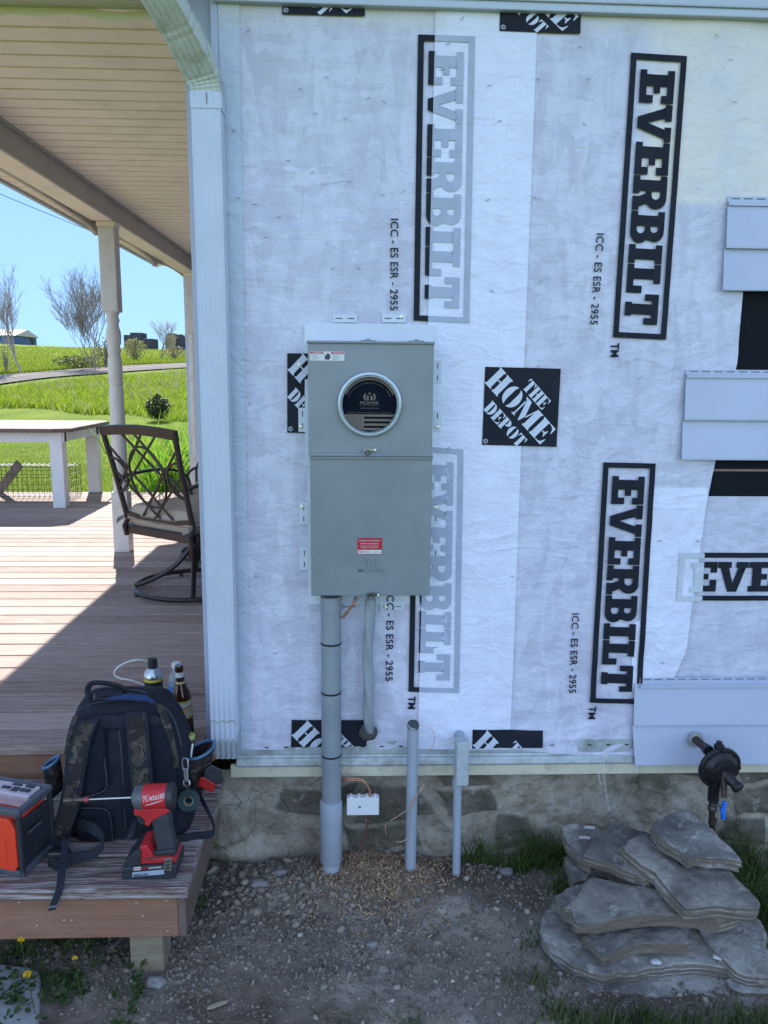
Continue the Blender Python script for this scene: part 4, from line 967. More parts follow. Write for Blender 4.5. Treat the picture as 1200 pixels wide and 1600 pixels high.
b.add([(x0, YC, z0), (x1, YC, z0), (x1, YC, z1), (x0, YC, z1), (x0-.002, YC+.045, z0), (x1+.002, YC+.045, z0), (x1+.002, YC+.045, z1), (x0-.002, YC+.045, z1)], [(0, 1, 5, 4), (1, 2, 6, 5), (2, 3, 7, 6), (3, 0, 4, 7)])
up_c = b.build('upper_cover', m_enc, meter, smooth=True)
b = MB(); b.box((x0-.004, YC-.006, z1+.0006), (x1+.004, YB-.001, top)); b.build('top_lip', m_enc, meter, bevel=.002)
for cx in (575, 651):
    p = CF(cx, 533); b = MB(); b.prism([(-.028, 0), (-.02, .004), (-.008, .0045), (-.004, .008), (.004, .008), (.008, .0045), (.02, .004), (.028, 0)], lambda u, v, d: (p[0]+u, d, top+v-.0005), YC+.01, YC+.06); b.build('knockout_boss', m_enc, meter, bevel=.001)
MB().lathe([(.0905, .0), (.0925, .002), (.0935, .0065), (.0915, .011), (.087, .0125), (.0835, .012), (.0815, .009), (.0815, -.02)], (rc[0], YC-.0005, rc[2]), (0, -1, 0), 72, cap=False).build('meter_ring', simple('ring_metal', (.36, .42, .48), .3, .55, var=.04), meter, smooth=True)
# cardboard blank inside the ring
m_blk = simple('blank_black', (.006, .009, .016), .9, var=.2, spec=.05); m_tan = simple('blank_tan', (.155, .125, .100), .7, var=.06)
YD = YC+.004
blank = MB().lathe([(.0001, .0), (.0793, .0), (.0793, -.003)], (rc[0], YD, rc[2]), (0, -1, 0), 72).build('meter_blank', m_blk, meter)
def on_plane(name, v2, fs, fn, y, mat, par, clips=()):
    vs = [(fn(u, v)[0], y, fn(u, v)[1]) for u, v in v2]; bm = bmesh.new(); bv = [bm.verts.new(v) for v in vs]
    for f in fs:
        try: bm.faces.new([bv[i] for i in f])
        except ValueError: pass
    for p, nr in clips: bmesh.ops.bisect_plane(bm, geom=bm.verts[:]+bm.edges[:]+bm.faces[:], plane_co=(p[0], 0, p[1]), plane_no=(nr[0], 0, nr[1]), clear_outer=True)
    bm.verts.index_update(); V_ = [v.co[:] for v in bm.verts]; F_ = [tuple(v.index for v in f.verts) for f in bm.faces]; bm.free()
    return mesh_np(name, V_, F_, mat, par) if V_ else None
circ = [((rc[0]+.0775*math.cos(a), rc[2]+.0775*math.sin(a)), (math.cos(a), math.sin(a))) for a in np.linspace(0, 2*math.pi, 49)[:-1]]
D = lambda u, v: (rc[0]+u*.079, rc[2]+v*.079)
def text_on(name, s, cx, cz, w, h, y, mat, par, fn=D, shear=0, rot=0, bold=0., space=1.):
    v, f, asp = text_mesh(s, shear=shear, bold=bold, space=space); cr, sr = math.cos(rot), math.sin(rot)
    def g_(u, t): a, c_ = (u-.5)*w, (t-.5)*h; return fn(cx+a*cr-c_*sr, cz+a*sr+c_*cr)
    return on_plane(name, v, f, g_, y, mat, par)
# crescent strip at the top, flag below
cv, cf = flat_mesh([arc(0, 0, .985, .985, 25, 155, 26)+arc(0, -.07, .93, .95, 155, 25, 26)]); on_plane('tan_rim', cv, cf, D, YD-.0008, m_tan, blank)
for i, t_ in enumerate('MANUFACTURER OF METERING AND ELECTRICAL EQUIPMENT'):
    if t_ == ' ': continue
    a = R_(158-136*i/48); text_on('rim_text', t_, .82*math.cos(a), .80*math.sin(a)-.02, .03, .035, YD-.0008, m_tan, blank, rot=a-math.pi/2) if i % 1 == 0 else None
text_on('maker_name', 'MILBANK', 0, .06, .70, .11, YD-.0008, m_tan, blank, bold=.01)
text_on('maker_line', 'POWERING YOUR POTENTIAL', 0, -.035, .68, .028, YD-.0008, m_tan, blank)
text_on('web_line', 'www.milbankworks.com', 0, -.13, .70, .045, YD-.0008, m_tan, blank)
text_on('origin_line', 'Union-Made · American Manufactured · Kansas City, MO', 0, -.305, 1.66, .05, YD-.0008, m_tan, blank)
for q in (-1, 1):
    lv, lf = flat_mesh([[(q*.03, .15), (q*.11, .15), (q*.11, .30), (q*.085, .33), (q*.03, .30)]]); on_plane('maker_emblem', lv, lf, D, YD-.0008, m_tan, blank)
    lv, lf = flat_mesh([arc(q*.10, .27, q*.13, .135, -75, 75, 12)+arc(q*.10, .27, q*.055, .115, 75, -75, 12)]); on_plane('maker_emblem', lv, lf, D, YD-.0008, m_tan, blank)
lv, lf = flat_mesh([[(-.045, .44), (0, .41), (.045, .44), (.02, .35), (-.02, .35)]]); on_plane('maker_emblem', lv, lf, D, YD-.0008, m_tan, blank)
fz0, fz1 = -.99, -.36; sh = .083
b_v = []; b_f = []
for i in range(8):
    za_, zb2 = fz1-.165*i, fz1-.165*i-sh
    xa = -.20 if i < 4 else -1.
    k = len(b_v); b_v += [(xa, zb2), (1, zb2), (1, za_), (xa, za_)]; b_f.append((k, k+1, k+2, k+3))
k = len(b_v); b_v += [(-1, fz1-.165*3-sh), (-.2002, fz1-.165*3-sh), (-.2002, fz1), (-1, fz1)]; b_f.append((k, k+1, k+2, k+3))
on_plane('flag', b_v, b_f, D, YD-.0008, m_tan, blank, circ)
sv_ = []; sf_ = []
for r in range(7):
    for q in range(7):
        cx, cz = -.27-.115*q-(.057 if r % 2 else 0), fz1-.05-.077*r
        if (cx*cx+cz*cz) > .93**2: continue
        k = len(sv_); sv_ += [(cx+(.026 if j % 2 == 0 else .011)*math.sin(j*math.pi/5), cz+(.026 if j % 2 == 0 else .011)*math.cos(j*math.pi/5)) for j in range(10)]; sf_.append(tuple(range(k, k+10)))
on_plane('flag_stars', sv_, sf_, D, YD-.0014, m_blk, blank)
# lower door
z0, z1 = l1[2], CF(578, 714.5)[2]
b = MB(); b.box((l0[0], YC+.002, z0), (l1[0], YC+.05, z1)); door = b.build('lower_door', m_enc, meter, bevel=.0025, seg=3)
b = MB(); b.tube([(l0[0]-.001, YC-.002, CF(578, 711)[2]), (l1[0]+.001, YC-.002, CF(578, 711)[2])], .006, 12); b.box((l0[0]-.001, YC-.005, CF(578, 717)[2]), (l1[0]+.001, YC+.0015, CF(578, 714)[2])); b.build('rain_drip_edge', m_enc, meter, bevel=.001)
def hasp(px, py, mat):
    p = CF(px, py, YC-.012)
    b = MB(); b.prism([(-.020, -.004), (-.014, .005), (.010, .004), (.018, .005), (.023, .0), (.018, -.005), (.006, -.003), (-.008, -.006)], lambda u, v, d: (p[0]+u, d, p[2]+v), YC-.015, YC-.011)
    h_ = b.build('latch', mat, meter, bevel=.001)
    MB().lathe([(.004, 0), (.0035, .002), (.001, .003)], (p[0]+.017, YC-.0155, p[2]), (0, -1, 0), 12).build('rivet', M_bright, h_, smooth=True)
    b = MB(); b.tube([(p[0]-.004+.006*math.cos(a), YC-.017, p[2]-.008+.008*math.sin(a)) for a in np.linspace(0, 2*math.pi, 17)], .0013, 6, cap=False); b.build('latch_ring', simple('dark_steel', (.05, .05, .05), .4, .6), h_, smooth=True)
    b = MB(); b.box((p[0]-.003, YC-.012, p[2]-.004), (p[0]+.003, YC+.0015, p[2]+.003)); b.build('latch_stem', mat, h_)
hasp(577, 703, simple('hasp_steel', (.33, .33, .28), .35, .7)); hasp(582, 929, simple('hasp_dark', (.10, .10, .09), .4, .6))
# stickers
def sticker(px0, py0, px1, py1, y, col, name):
    p, q = CF(px0, py0, y), CF(px1, py1, y); b = MB(); b.box((p[0], y-.0006, q[2]), (q[0], y+.0006, p[2])); o = b.build(name, col, meter, bevel=.0002)
    return o, (lambda u, v: (p[0]+(q[0]-p[0])*u, q[2]+(p[2]-q[2])*v))
M_wl = simple('label_white', (.62, .63, .63), .5, var=.03); M_red = simple('label_red', (.42, .012, .03), .45, var=.05); M_lt = simple('label_ink', (.05, .05, .06), .6)
lab, LF = sticker(484, 549, 538, 564, YC-.0007, M_wl, 'warning_label'); yl = YC-.0016
def rects(name, rs, fn, y, mat, par): 
    v_ = []; f_ = []
    for (u0_, v0_, u1_, v1_) in rs: k = len(v_); v_ += [(u0_, v0_), (u1_, v0_), (u1_, v1_), (u0_, v1_)]; f_.append((k, k+1, k+2, k+3))
    return on_plane(name, v_, f_, fn, y, mat, par)
rects('red_band', [(.02, .74, .38, .97), (.62, .74, .98, .97)], LF, yl, M_red, lab)
text_on('label_text', 'DANGER', .22, .855, .26, .15, yl-.0004, M_wl, lab, LF, bold=.02); text_on('label_text', 'PELIGRO', .81, .855, .28, .15, yl-.0004, M_wl, lab, LF, bold=.02)
rects('fine_print', [(.04+o_, .60-.10*i, .30+o_-.05*(i % 3), .63-.10*i) for i in range(6) for o_ in (0, .62)], LF, yl, simple('fine_ink', (.28, .29, .31), .7), lab)
hv, hf = flat_mesh([[(.44, .15), (.55, .1), (.60, .35), (.58, .7), (.52, .85), (.47, .6), (.43, .5)]]); on_plane('hand_symbol', hv, hf, LF, yl, M_lt, lab)
hv, hf = flat_mesh([[(.38, .9), (.43, .72), (.41, .66), (.46, .48), (.40, .62), (.42, .70), (.38, .86)]]); on_plane('bolt_symbol', hv, hf, LF, yl, M_lt, lab)
lab2, LF = sticker(558.5, 840.5, 597, 866, YC+.0013, M_red, 'red_label'); yl = YC+.0004
rects('white_foot', [(0.02, .03, .98, .27)], LF, yl, M_wl, lab2)
for s_, v_, w_, h_ in (('EMERGENCY DISCONNECT', .84, .88, .075), ('SERVICE DISCONNECT', .66, .74, .075), ('NOT SERVICE EQUIPMENT', .51, .76, .055), ('ACCESSIBLE TO POWER SUPPLY', .41, .72, .055)): text_on('label_text', s_, .5, v_, w_, h_, yl, M_wl, lab2, LF, bold=.01)
text_on('label_text', 'MILBANK', .38, .15, .28, .07, yl-.0004, M_lt, lab2, LF); text_on('label_text', 'milbankworks.com', .80, .14, .34, .05, yl-.0004, M_lt, lab2, LF)
hv, hf = flat_mesh([arc(.15, .16, .08, .08, 0, 360, 16)[:-1], arc(.15, .16, .045, .05, 0, 360, 16)[:-1]]); on_plane('maker_emblem', hv, hf, LF, yl-.0004, M_red, lab2)
# embossed maker's mark on the door
p = CF(580, 880, YC+.002)
E_ = lambda u, v: (p[0]+u*.04, p[2]+v*.04)
v, f, asp = text_mesh('MILBANK', bold=.01)
def emboss(v2, f2, nm):
    o = on_plane(nm, v2, f2, E_, YC+.0019, m_enc, door); sm = o.modifiers.new('s', 'SOLIDIFY'); sm.thickness = .0045; sm.offset = 0; return o
emboss([((a-.5)*1.9, (c_-.5)*.3-.52) for a, c_ in v], f, 'embossed_name')
for q in (-1, 1):
    lv, lf = flat_mesh([[(q*.08, -.22), (q*.28, -.22), (q*.28, .16), (q*.2, .26), (q*.08, .16)]]); emboss(lv, lf, 'embossed_emblem')
    lv, lf = flat_mesh([arc(q*.26, .08, q*.30, .34, -75, 75, 12)+arc(q*.26, .08, q*.14, .28, 75, -75, 12)]); emboss(lv, lf, 'embossed_emblem')
for cx, cz in ((547, 690), (611, 690)):
    pp = CF(cx, cz); MB().lathe([(.0045, 0), (.004, .0012), (.0001, .0014)], (pp[0], YC, pp[2]), (0, -1, 0), 12).build('spot_weld', m_enc, meter, smooth=True)

# ================================================================ CONDUITS, CABLES, GROUNDING
m_pvc = Mat('pvc_grey', rough=.42); c = m_pvc.ramp(m_pvc.noise(9, 4), [(.35, (.215, .245, .275)), (.65, (.245, .272, .30))])
c = m_pvc.mix(m_pvc.ramp(m_pvc.noise(12, 6, .7, m_pvc.mapping((3, 3, .6))), [(.6, 0.), (.72, .4)]), c, (.40, .41, .41)); m_pvc.base(c); m_pvc = m_pvc.m
m_pvc2 = simple('pvc_light', (.31, .35, .41), .45, var=.05, vs=12)
M_blackrub = simple('black_line', (.012, .012, .014), .6)
xc_, yc_ = -.0755, 2.332
cd = thing('large_conduit', 'thick grey plastic conduit with black rings rising from the ground to the meter enclosure', 'conduit', (xc_, yc_, -.14))
b = MB(); b.lathe([(.031, .09), (.031, .775)], (xc_+.001, yc_, 0), n=40); b.build('pipe', m_pvc, cd, smooth=True)
b = MB(); b.lathe([(.029, .755), (.0325, .757), (.0325, .80), (.0300, .802)], (xc_+.001, yc_, 0), n=40); b.build('hub_fitting', m_pvc, cd, smooth=True)
for py in (1009.5, 1087, 1186):
    z = W(517, py, yc_-.031)[2]; MB().lathe([(.0312, -.0032), (.0320, -.0026), (.0320, .0026), (.0312, .0032)], (xc_+.001, yc_, z), n=40, cap=False).build('black_ring', M_blackrub, cd, smooth=True)
b = MB(); b.lathe([(.0325, -.088), (.0355, -.084), (.0358, .118), (.0345, .124), (.0315, .126)], (xc_-.001, yc_-.004, 0), n=40); b.build('slip_sleeve', m_pvc2, cd, smooth=True)
b = MB(); b.lathe([(.0295, -.20), (.0295, -.083)], (xc_-.001, yc_-.006, 0), n=40); b.build('lower_pipe', m_pvc2, cd, smooth=True)

cb_ = thing('service_cable', 'twisted grey service cable hanging from the enclosure into the dark sealed hole', 'cable', (W(577, 1140, 2.35)[0], 2.37, .35))
pa = smooth_path([W(580, 925, 2.33), W(579, 950, 2.33), W(576, 985, 2.335), W(575, 1040, 2.345), W(576, 1090, 2.35), W(576, 1125, 2.36), W(577, 1143, 2.385)], 14)
vs = []; m_ = len(pa); nn = 24
for i, p in enumerate(pa):
    tw = i/m_*2*math.pi*1.15; r0 = .0165 if i > 8 else .0145
    for k in range(nn):
        a = 2*math.pi*k/nn; rr = r0*(1+.13*math.cos(3*(a-tw))); vs.append((p[0]+rr*math.cos(a), p[1]+rr*math.sin(a), p[2]))
MB().add(vs, [(i*nn+k, i*nn+(k+1) % nn, (i+1)*nn+(k+1) % nn, (i+1)*nn+k) for i in range(m_-1) for k in range(nn)]+[tuple(range(nn)), tuple(range((m_-1)*nn, m_*nn))]).build('jacket', simple('cable_jacket', (.27, .30, .33), .5, var=.06, vs=20, bump=.1), cb_, smooth=True)
p = W(575, 1144, YW-.02); v, f = lump(4, 0); nn_ = fbm(v[:, 0]*2, v[:, 2]*2+v[:, 1], 8, 4); v = v*(1+nn_[:, None]*.5)*np.array([.031, .010, .029])
mesh_np('sealing_putty', v+p, f, simple('duct_seal', (.055, .055, .055), .85, bump=.5, bs=90), cb_, smooth=True)

def pipe_thing(name, label, px, pyt, r, y, zbot_=-.2):
    p = W(px[0], pyt, y); q = W(px[1], 1345, y); t = thing(name, label, 'conduit', (q[0], y, -.14)); return t, p, q
t, p, q = pipe_thing('capped_conduit', 'short grey conduit stub with a dark slanted open top, standing between meter and thin conduit', (645.5, 641.5), 1133, .0185, 2.33)
b = MB(); n = 28; vs = []
for k in range(n):
    a = 2*math.pi*k/n; vs += [(q[0]+.018*math.cos(a), 2.33+.018*math.sin(a), -.2), (p[0]+.018*math.cos(a), 2.33+.018*math.sin(a), p[2]+.004*math.cos(a)*-1+.004*math.sin(a)), (p[0]+.0155*math.cos(a), 2.33+.0155*math.sin(a), p[2]+.004*-math.cos(a)+.004*math.sin(a)), (p[0]+.0155*math.cos(a), 2.33+.0155*math.sin(a), p[2]-.05)]
b.add(vs, [(k*4+j, ((k+1) % n)*4+j, ((k+1) % n)*4+j+1, k*4+j+1) for k in range(n) for j in range(3)]); b.build('pipe', m_pvc2, t, smooth=True)
bb = MB(); bb.lathe([(.0205, p[2]-.012), (.0208, p[2]-.002), (.0195, p[2]+.002), (.001, p[2]+.0035)], (p[0], 2.33, 0), ax=(-.05, -.5, 1), n=28)
cap = MB(); cap.lathe([(.0175, -.003), (.0195, 0.), (.019, .004), (.0005, .0055)], (p[0], 2.329, p[2]-.001), ax=(-.12, -.75, 1), n=28); cap.build('end_cap', simple('cap_dark', (.05, .055, .06), .7), t, smooth=True)

t = thing('elbow_conduit', 'thin grey conduit with a rectangular elbow fitting, standing in the grass nearest the flat stones', 'conduit', (W(713, 1365, 2.315)[0], 2.315, -.14))
p0, p1 = W(715, 1222, 2.315), W(713, 1366, 2.315)
MB().tube([p1-np.array([0, 0, .06]), p1, p0], .0135, 20).build('pipe', m_pvc2, t, smooth=True)
b = MB(); a_, c_ = W(710, 1224, 2.31), W(733, 1156, 2.31)
xm = (a_[0]+c_[0])/2; b.box((a_[0], 2.290, a_[2]), (c_[0], 2.335, c_[2])); o = b.build('elbow_body', simple('fitting_grey', (.36, .40, .42), .5, var=.05), t, bevel=.006, seg=4)
b = MB(); b.box((a_[0]+.0035, 2.2865, a_[2]+.004), (c_[0]-.0035, 2.2898, c_[2]-.008)); b.build('cover_plate', simple('fitting_plate', (.40, .44, .46), .45), t, bevel=.0015)
MB().lathe([(.0165, -.008), (.0165, .012), (.0145, .014)], (p0[0], 2.315, p0[2]-.004), n=20).build('hub', m_pvc2, t, smooth=True)
MB().tube([(xm, 2.31, c_[2]-.018), (xm, 2.41, c_[2]-.018)], .017, 16).build('wall_stub', m_pvc2, t, smooth=True)

m_cu = simple('copper', (.40, .20, .13), .45, .7, var=.2, vs=60); m_cud = simple('copper_dark', (.16, .06, .04), .5, .5)
gc = thing('ground_clamp', 'white ground connector block clamped on a bent copper wire below the sill', 'ground clamp', tuple(W(567, 1260, 2.34)))
b = MB(); p, q = W(542, 1245, 2.335), W(592, 1271, 2.335); b.box((p[0], 2.325, q[2]), (q[0], 2.35, p[2]))
for i in range(4): xx = p[0]+.008+i*.026; b.box((xx, 2.327, p[2]+.0003), (xx+.010, 2.348, p[2]+.005))
b.build('clamp_block', simple('clamp_white', (.66, .68, .70), .4, var=.03), gc, bevel=.002)
MB().lathe([(.0038, 0), (.0038, .0015), (.002, .0015)], ((p[0]*.6+q[0]*.4), 2.325, (p[2]+q[2])/2), (0, -1, 0), 14).build('screw', simple('screw_steel', (.4, .41, .42), .3, .8), gc)
w1 = smooth_path([W(530, 1217, 2.36), W(548, 1216, 2.352), W(566, 1218, 2.348), W(575, 1228, 2.345), W(577.5, 1240, 2.34), W(577, 1250, 2.338)], 6)
b = MB(); b.tube(w1, .0030, 8); b.tube([np.array(a)+np.array([.002, -.003, -.0045]) for a in w1], .0030, 8); b.build('copper_wire', m_cu, gc, smooth=True)
w2 = smooth_path([W(576, 1270, 2.338), W(574, 1290, 2.335), W(569, 1310, 2.33), W(561, 1330, 2.32), W(556, 1348, 2.31)], 6)
b = MB(); b.tube(w2, .0032, 8); b.build('ground_wire', m_cud, gc, smooth=True)
lw = thing('copper_strands', 'bright copper strands poking out between the enclosure and the large conduit', 'copper wire', tuple(W(545, 950, 2.33)))
for i, dx in enumerate((0, 3, -2)):
    MB().tube(smooth_path([W(557+dx, 932, 2.315), W(553+dx, 942, 2.30), W(545+dx*.5, 953, 2.305), W(534+dx, 966, 2.315)], 5), .0017, 6).build('strand', m_cu, lw, smooth=True)
lw = thing('loose_copper_wire', 'thin loose copper wire curling down across the capped conduit', 'copper wire', tuple(W(655, 1240, 2.30)))
for pp in ([(657, 1128), (672, 1136), (679, 1150), (676, 1166), (668, 1182), (664, 1200), (665, 1215), (660, 1232), (650, 1245), (644, 1258), (630, 1270), (609, 1283)], [(662, 1225), (652, 1243), (643, 1255), (641, 1270), (642, 1290), (637, 1308), (628, 1315), (619, 1315)], [(650, 1244), (643, 1262), (640, 1258), (648, 1246)], [(603, 1287), (602, 1296), (604, 1304)]):
    MB().tube(smooth_path([W(a, c_, 2.300-.004*math.sin(i*1.1)) for i, (a, c_) in enumerate(pp)], 4), .0010, 5).build('strand', simple('copper_pale', (.62, .36, .27), .4, .5), lw, smooth=True)
sg = thing('white_string', 'frayed white string hanging from the bottom edge of the house wrap', 'string', tuple(W(945, 1200, 2.36)))
for pp in ([(948, 1176), (944, 1183), (943, 1200), (945, 1225), (948, 1245), (952, 1268)], [(944, 1178), (938, 1195), (936, 1215), (940, 1228)], [(946, 1176), (950, 1173), (946, 1182), (940, 1190)]):
    MB().tube(smooth_path([W(a, c_, 2.365) for a, c_ in pp], 4), .0009, 5).build('thread', simple('string_white', (.6, .6, .58), .8), sg)

# ================================================================ GAS REGULATOR
rg_ = thing('gas_regulator', 'black round gas regulator on a rusty pipe with a blue handled valve below', 'gas regulator', tuple(W(1115, 1290, 2.22)))
m_reg = simple('cast_black', (.018, .017, .020), .38, .3, var=.2, vs=40, bump=.15, bs=120); m_rust = simple('rusty_pipe', (.055, .036, .028), .7, .3, var=.3, bump=.4, bs=120)
pw, pr_ = W(1083, 1152, 2.38), W(1106, 1172, 2.265)
MB().tube([W(1080, 1150, 2.40), pw, pr_], .0125, 16).build('inlet_pipe', m_rust, rg_, smooth=True)
MB().tube([pr_-(pr_-pw)*.12, pr_+(pr_-pw)*.08], .0175, 8).build('inlet_nut', m_reg, rg_)
cr_ = W(1124, 1199, 2.235); ax = Vector((.12, -.98, -.10)).normalized()
MB().lathe([(.0, -.022), (.03, -.022), (.048, -.012), (.066, -.006), (.0690, -.003), (.0690, .005), (.066, .008), (.056, .009), (.054, .013), (.044, .019), (.042, .024), (.030, .026), (.028, .031), (.0001, .031)], cr_, ax, 48).build('diaphragm_body', m_reg, rg_, smooth=True)
b = MB()
for k in range(8):
    a = 2*math.pi*k/8; u = ax.orthogonal().normalized(); w = ax.cross(u); c0 = Vector(cr_)+(u*math.cos(a)+w*math.sin(a))*.062; b.lathe([(.0045, -.008), (.0045, .013), (.003, .015)], c0, ax, 6)
b.build('bolts', m_reg, rg_)
v, f, _ = text_mesh('MADE IN U.S.A.')
b = MB(); b.lathe([(.018, 0), (.018, .024), (.0160, .028), (.0155, .040), (.0185, .042), (.0185, .052), (.016, .055), (.0001, .0555)], Vector(cr_)+Vector((.012, -.022, -.014)), Vector((.42, -.80, -.42)), 28); b.build('spring_cap', m_reg, rg_, smooth=True)
MB().lathe([(.014, 0), (.016, .006), (.016, .014), (.009, .018), (.009, .026)], Vector(cr_)+Vector((-.006, .0, .060)), (-.05, 0, 1), 16).build('top_boss', m_reg, rg_, smooth=True)
bx = W(1115, 1240, 2.24)
MB().lathe([(.0001, 0), (.017, .0), (.0175, .05), (.020, .055), (.020, .085)], (bx[0], bx[1], bx[2]-.025), n=20).build('outlet_body', m_reg, rg_, smooth=True)
MB().tube([W(1131, 1245, 2.20), W(1131, 1205, 2.21)], .0095, 16).build('vent_tube', simple('vent_brown', (.05, .03, .032), .5), rg_, smooth=True)
m_brass = simple('dirty_brass', (.12, .11, .10), .35, .8, var=.3, vs=60, bump=.2)
zz = W(1115, 1256, 2.24)[2]; MB().lathe([(.0125, -.022), (.0155, -.018), (.0155, -.010), (.0125, -.008), (.0125, .008), (.0155, .010), (.0155, .018), (.0120, .022)], (bx[0], bx[1], zz), n=8).build('valve_body', m_brass, rg_, bevel=.001)
MB().tube([(bx[0]-.001, bx[1], zz-.02), W(1113, 1285, 2.25), W(1112, 1310, 2.26), W(1112, 1345, 2.27)], .0095, 14).build('riser_pipe', m_rust, rg_, smooth=True)
MB().lathe([(.0135, 0), (.0135, .018)], W(1113, 1287, 2.25), n=8).build('union_nut', m_rust, rg_)
hp = W(1130, 1266, 2.225); b = MB(); b.tube([(bx[0], bx[1], zz), (hp[0]-.002, hp[1], zz)], .005, 8); b.build('valve_stem', m_brass, rg_)
m_blu = simple('valve_blue', (.012, .16, .72), .35, var=.05)
b = MB(); b.prism([(-.004, -.030), (.007, -.030), (.0075, -.012), (.004, -.008), (.004, .008), (.0075, .012), (.006, .030), (-.004, .030), (-.005, .010), (-.009, .006), (-.009, -.006), (-.005, -.010)], lambda u, v, d: (hp[0]+u, d, hp[2]+v), hp[1]-.006, hp[1]+.006); b.build('blue_handle', m_blu, rg_, bevel=.0015)
MB().lathe([(.026, 0), (.025, .004), (.015, .006)], (pw[0], YW-.036, pw[2]), (0, -1, 0), 24).build('pipe_caulk', simple('caulk', (.28, .30, .30), .7), rg_, smooth=True)
# ================================================================ BACKPACK AND TOOLS
m_nylon = simple('black_nylon', (.012, .014, .022), .75, var=.25, vs=40, bump=.35, bs=600, spec=.25)
m_mesh = simple('mesh_padding', (.010, .012, .019), .85, var=.2, vs=60, bump=.5, bs=900, spec=.15)
m_web = simple('webbing', (.016, .019, .028), .7, var=.2, vs=90, bump=.4, bs=700, spec=.2)
m_navy = simple('blue_lining', (.008, .028, .12), .7, var=.15, vs=30, bump=.2); m_rim = simple('blue_rim', (.06, .14, .26), .6, var=.1)
cm = Mat('camouflage', rough=.85, spec=.15); k1 = cm.noise(16, 2, .5, None, .8); k2 = cm.noise(21, 2, .5, cm.mapping((1, 1, 1.6), (1, 2, .5)), .8)
c = cm.ramp(k1, [(.0, (.026, .022, .022)), (.47, (.058, .047, .040)), (.58, (.022, .023, .026))], 'CONSTANT'); c = cm.mix(cm.ramp(k2, [(.0, 0.), (.62, 1.)], 'CONSTANT'), c, (.085, .072, .060)); cm.base(c); cm.bump(cm.noise(600, 2), .3, .001); m_camo = cm.m
bp = thing('backpack', 'black and camouflage tool backpack standing on the wooden step', 'backpack', tuple(G(195, 1315, .16)+np.array([0, .08, 0])))
ROWS = [(1322, 112, 280, 2.085), (1314, 100, 292, 2.07), (1290, 94, 298, 2.075), (1240, 93, 299, 2.10), (1190, 98, 297, 2.13), (1150, 104, 284, 2.155), (1120, 112, 270, 2.175), (1102, 121, 257, 2.19), (1090, 132, 244, 2.205), (1083, 146, 236, 2.225), (1079, 165, 215, 2.25)]
RY = [r[0] for r in ROWS][::-1]; YF = [r[3] for r in ROWS][::-1]
def FB(px, py, lift=0.):
    y = float(np.interp(py, RY, YF)); return W(px, py, y-lift)
vs = []; nn = 40; rr_ = smooth_path(ROWS, 3); m_ = len(rr_)
for (py, pa_, pb_, yf_) in rr_:
    a, c_ = W(pa_, py, yf_+.03), W(pb_, py, yf_+.03); w = (c_[0]-a[0])/2; cx = (a[0]+c_[0])/2; dpt = .085 if py > 1100 else .085*max(.25, (py-1070)/30)
    for k in range(nn):
        t_ = 2*math.pi*k/nn; cx_, sy__ = math.cos(t_), math.sin(t_); e = .55
        px_ = math.copysign(abs(cx_)**e, cx_)*w; py_ = math.copysign(abs(sy__)**e, sy__)*dpt
        z = a[2]; x = cx+px_; y = yf_+dpt+py_
        vs.append((x+.005*float(fbm(x*14, z*14, 3)), y+.012*float(fbm(x*11+y*9, z*13, 5)), z))
zmin = .162; vs = [(x, y, max(z, zmin)) for x, y, z in vs]
b = MB().add(vs, [(i*nn+k, i*nn+(k+1) % nn, (i+1)*nn+(k+1) % nn, (i+1)*nn+k) for i in range(m_-1) for k in range(nn)]+[tuple(range(nn)), tuple(range((m_-1)*nn, m_*nn))])
b.build('main_body', m_nylon, bp, smooth=True, subsurf=1)
def pad(outline, lift, thick, mat, nm):
    """a padded panel lying on the back panel"""
    o_ = [FB(px, py, lift) for px, py in outline]; cxy = np.mean(o_, axis=0); b = MB(); n = len(o_); vs = []
    for s_, l_ in ((1.0, 0.), (.97, thick*.7), (.88, thick), (.5, thick*1.05), (.0, thick*1.05)): vs += [cxy+(p-cxy)*s_+np.array([0, -l_, 0]) for p in o_]
    b.add(vs, [(i*n+k, i*n+(k+1) % n, (i+1)*n+(k+1) % n, (i+1)*n+k) for i in range(4) for k in range(n)]); return b.build(nm, mat, bp, smooth=True)
pad([(133, 1142), (142, 1128), (165, 1132), (167, 1170), (168, 1225), (150, 1240), (122, 1244), (122, 1190)], .004, .012, m_mesh, 'back_pad')
pad([(196, 1140), (232, 1130), (262, 1130), (276, 1170), (280, 1240), (278, 1290), (190, 1292), (188, 1240), (194, 1190)], .004, .012, m_mesh, 'back_pad')
pad([(128, 1262), (168, 1264), (176, 1280), (178, 1312), (125, 1312), (120, 1285)], .004, .012, m_mesh, 'lumbar_pad')
pad([(140, 1118), (215, 1112), (258, 1120), (262, 1131), (140, 1140)], .003, .006, m_nylon, 'yoke_panel')
for pp in ([(156, 1144), (162, 1180), (167, 1222), (160, 1237), (128, 1247)], [(186, 1142), (190, 1180), (193, 1230), (196, 1292)], [(120, 1263), (160, 1264), (172, 1275), (176, 1312)], [(112, 1128), (106, 1160), (101, 1210), (98, 1270)], [(118, 1112), (150, 1098), (200, 1094), (250, 1102), (272, 1125), (284, 1165)]):
    MB().tube(smooth_path([FB(a, c_, .012) for a, c_ in pp], 5), .0022, 6).build('seam_piping', simple('seam_grey', (.022, .027, .038), .6), bp, smooth=True)
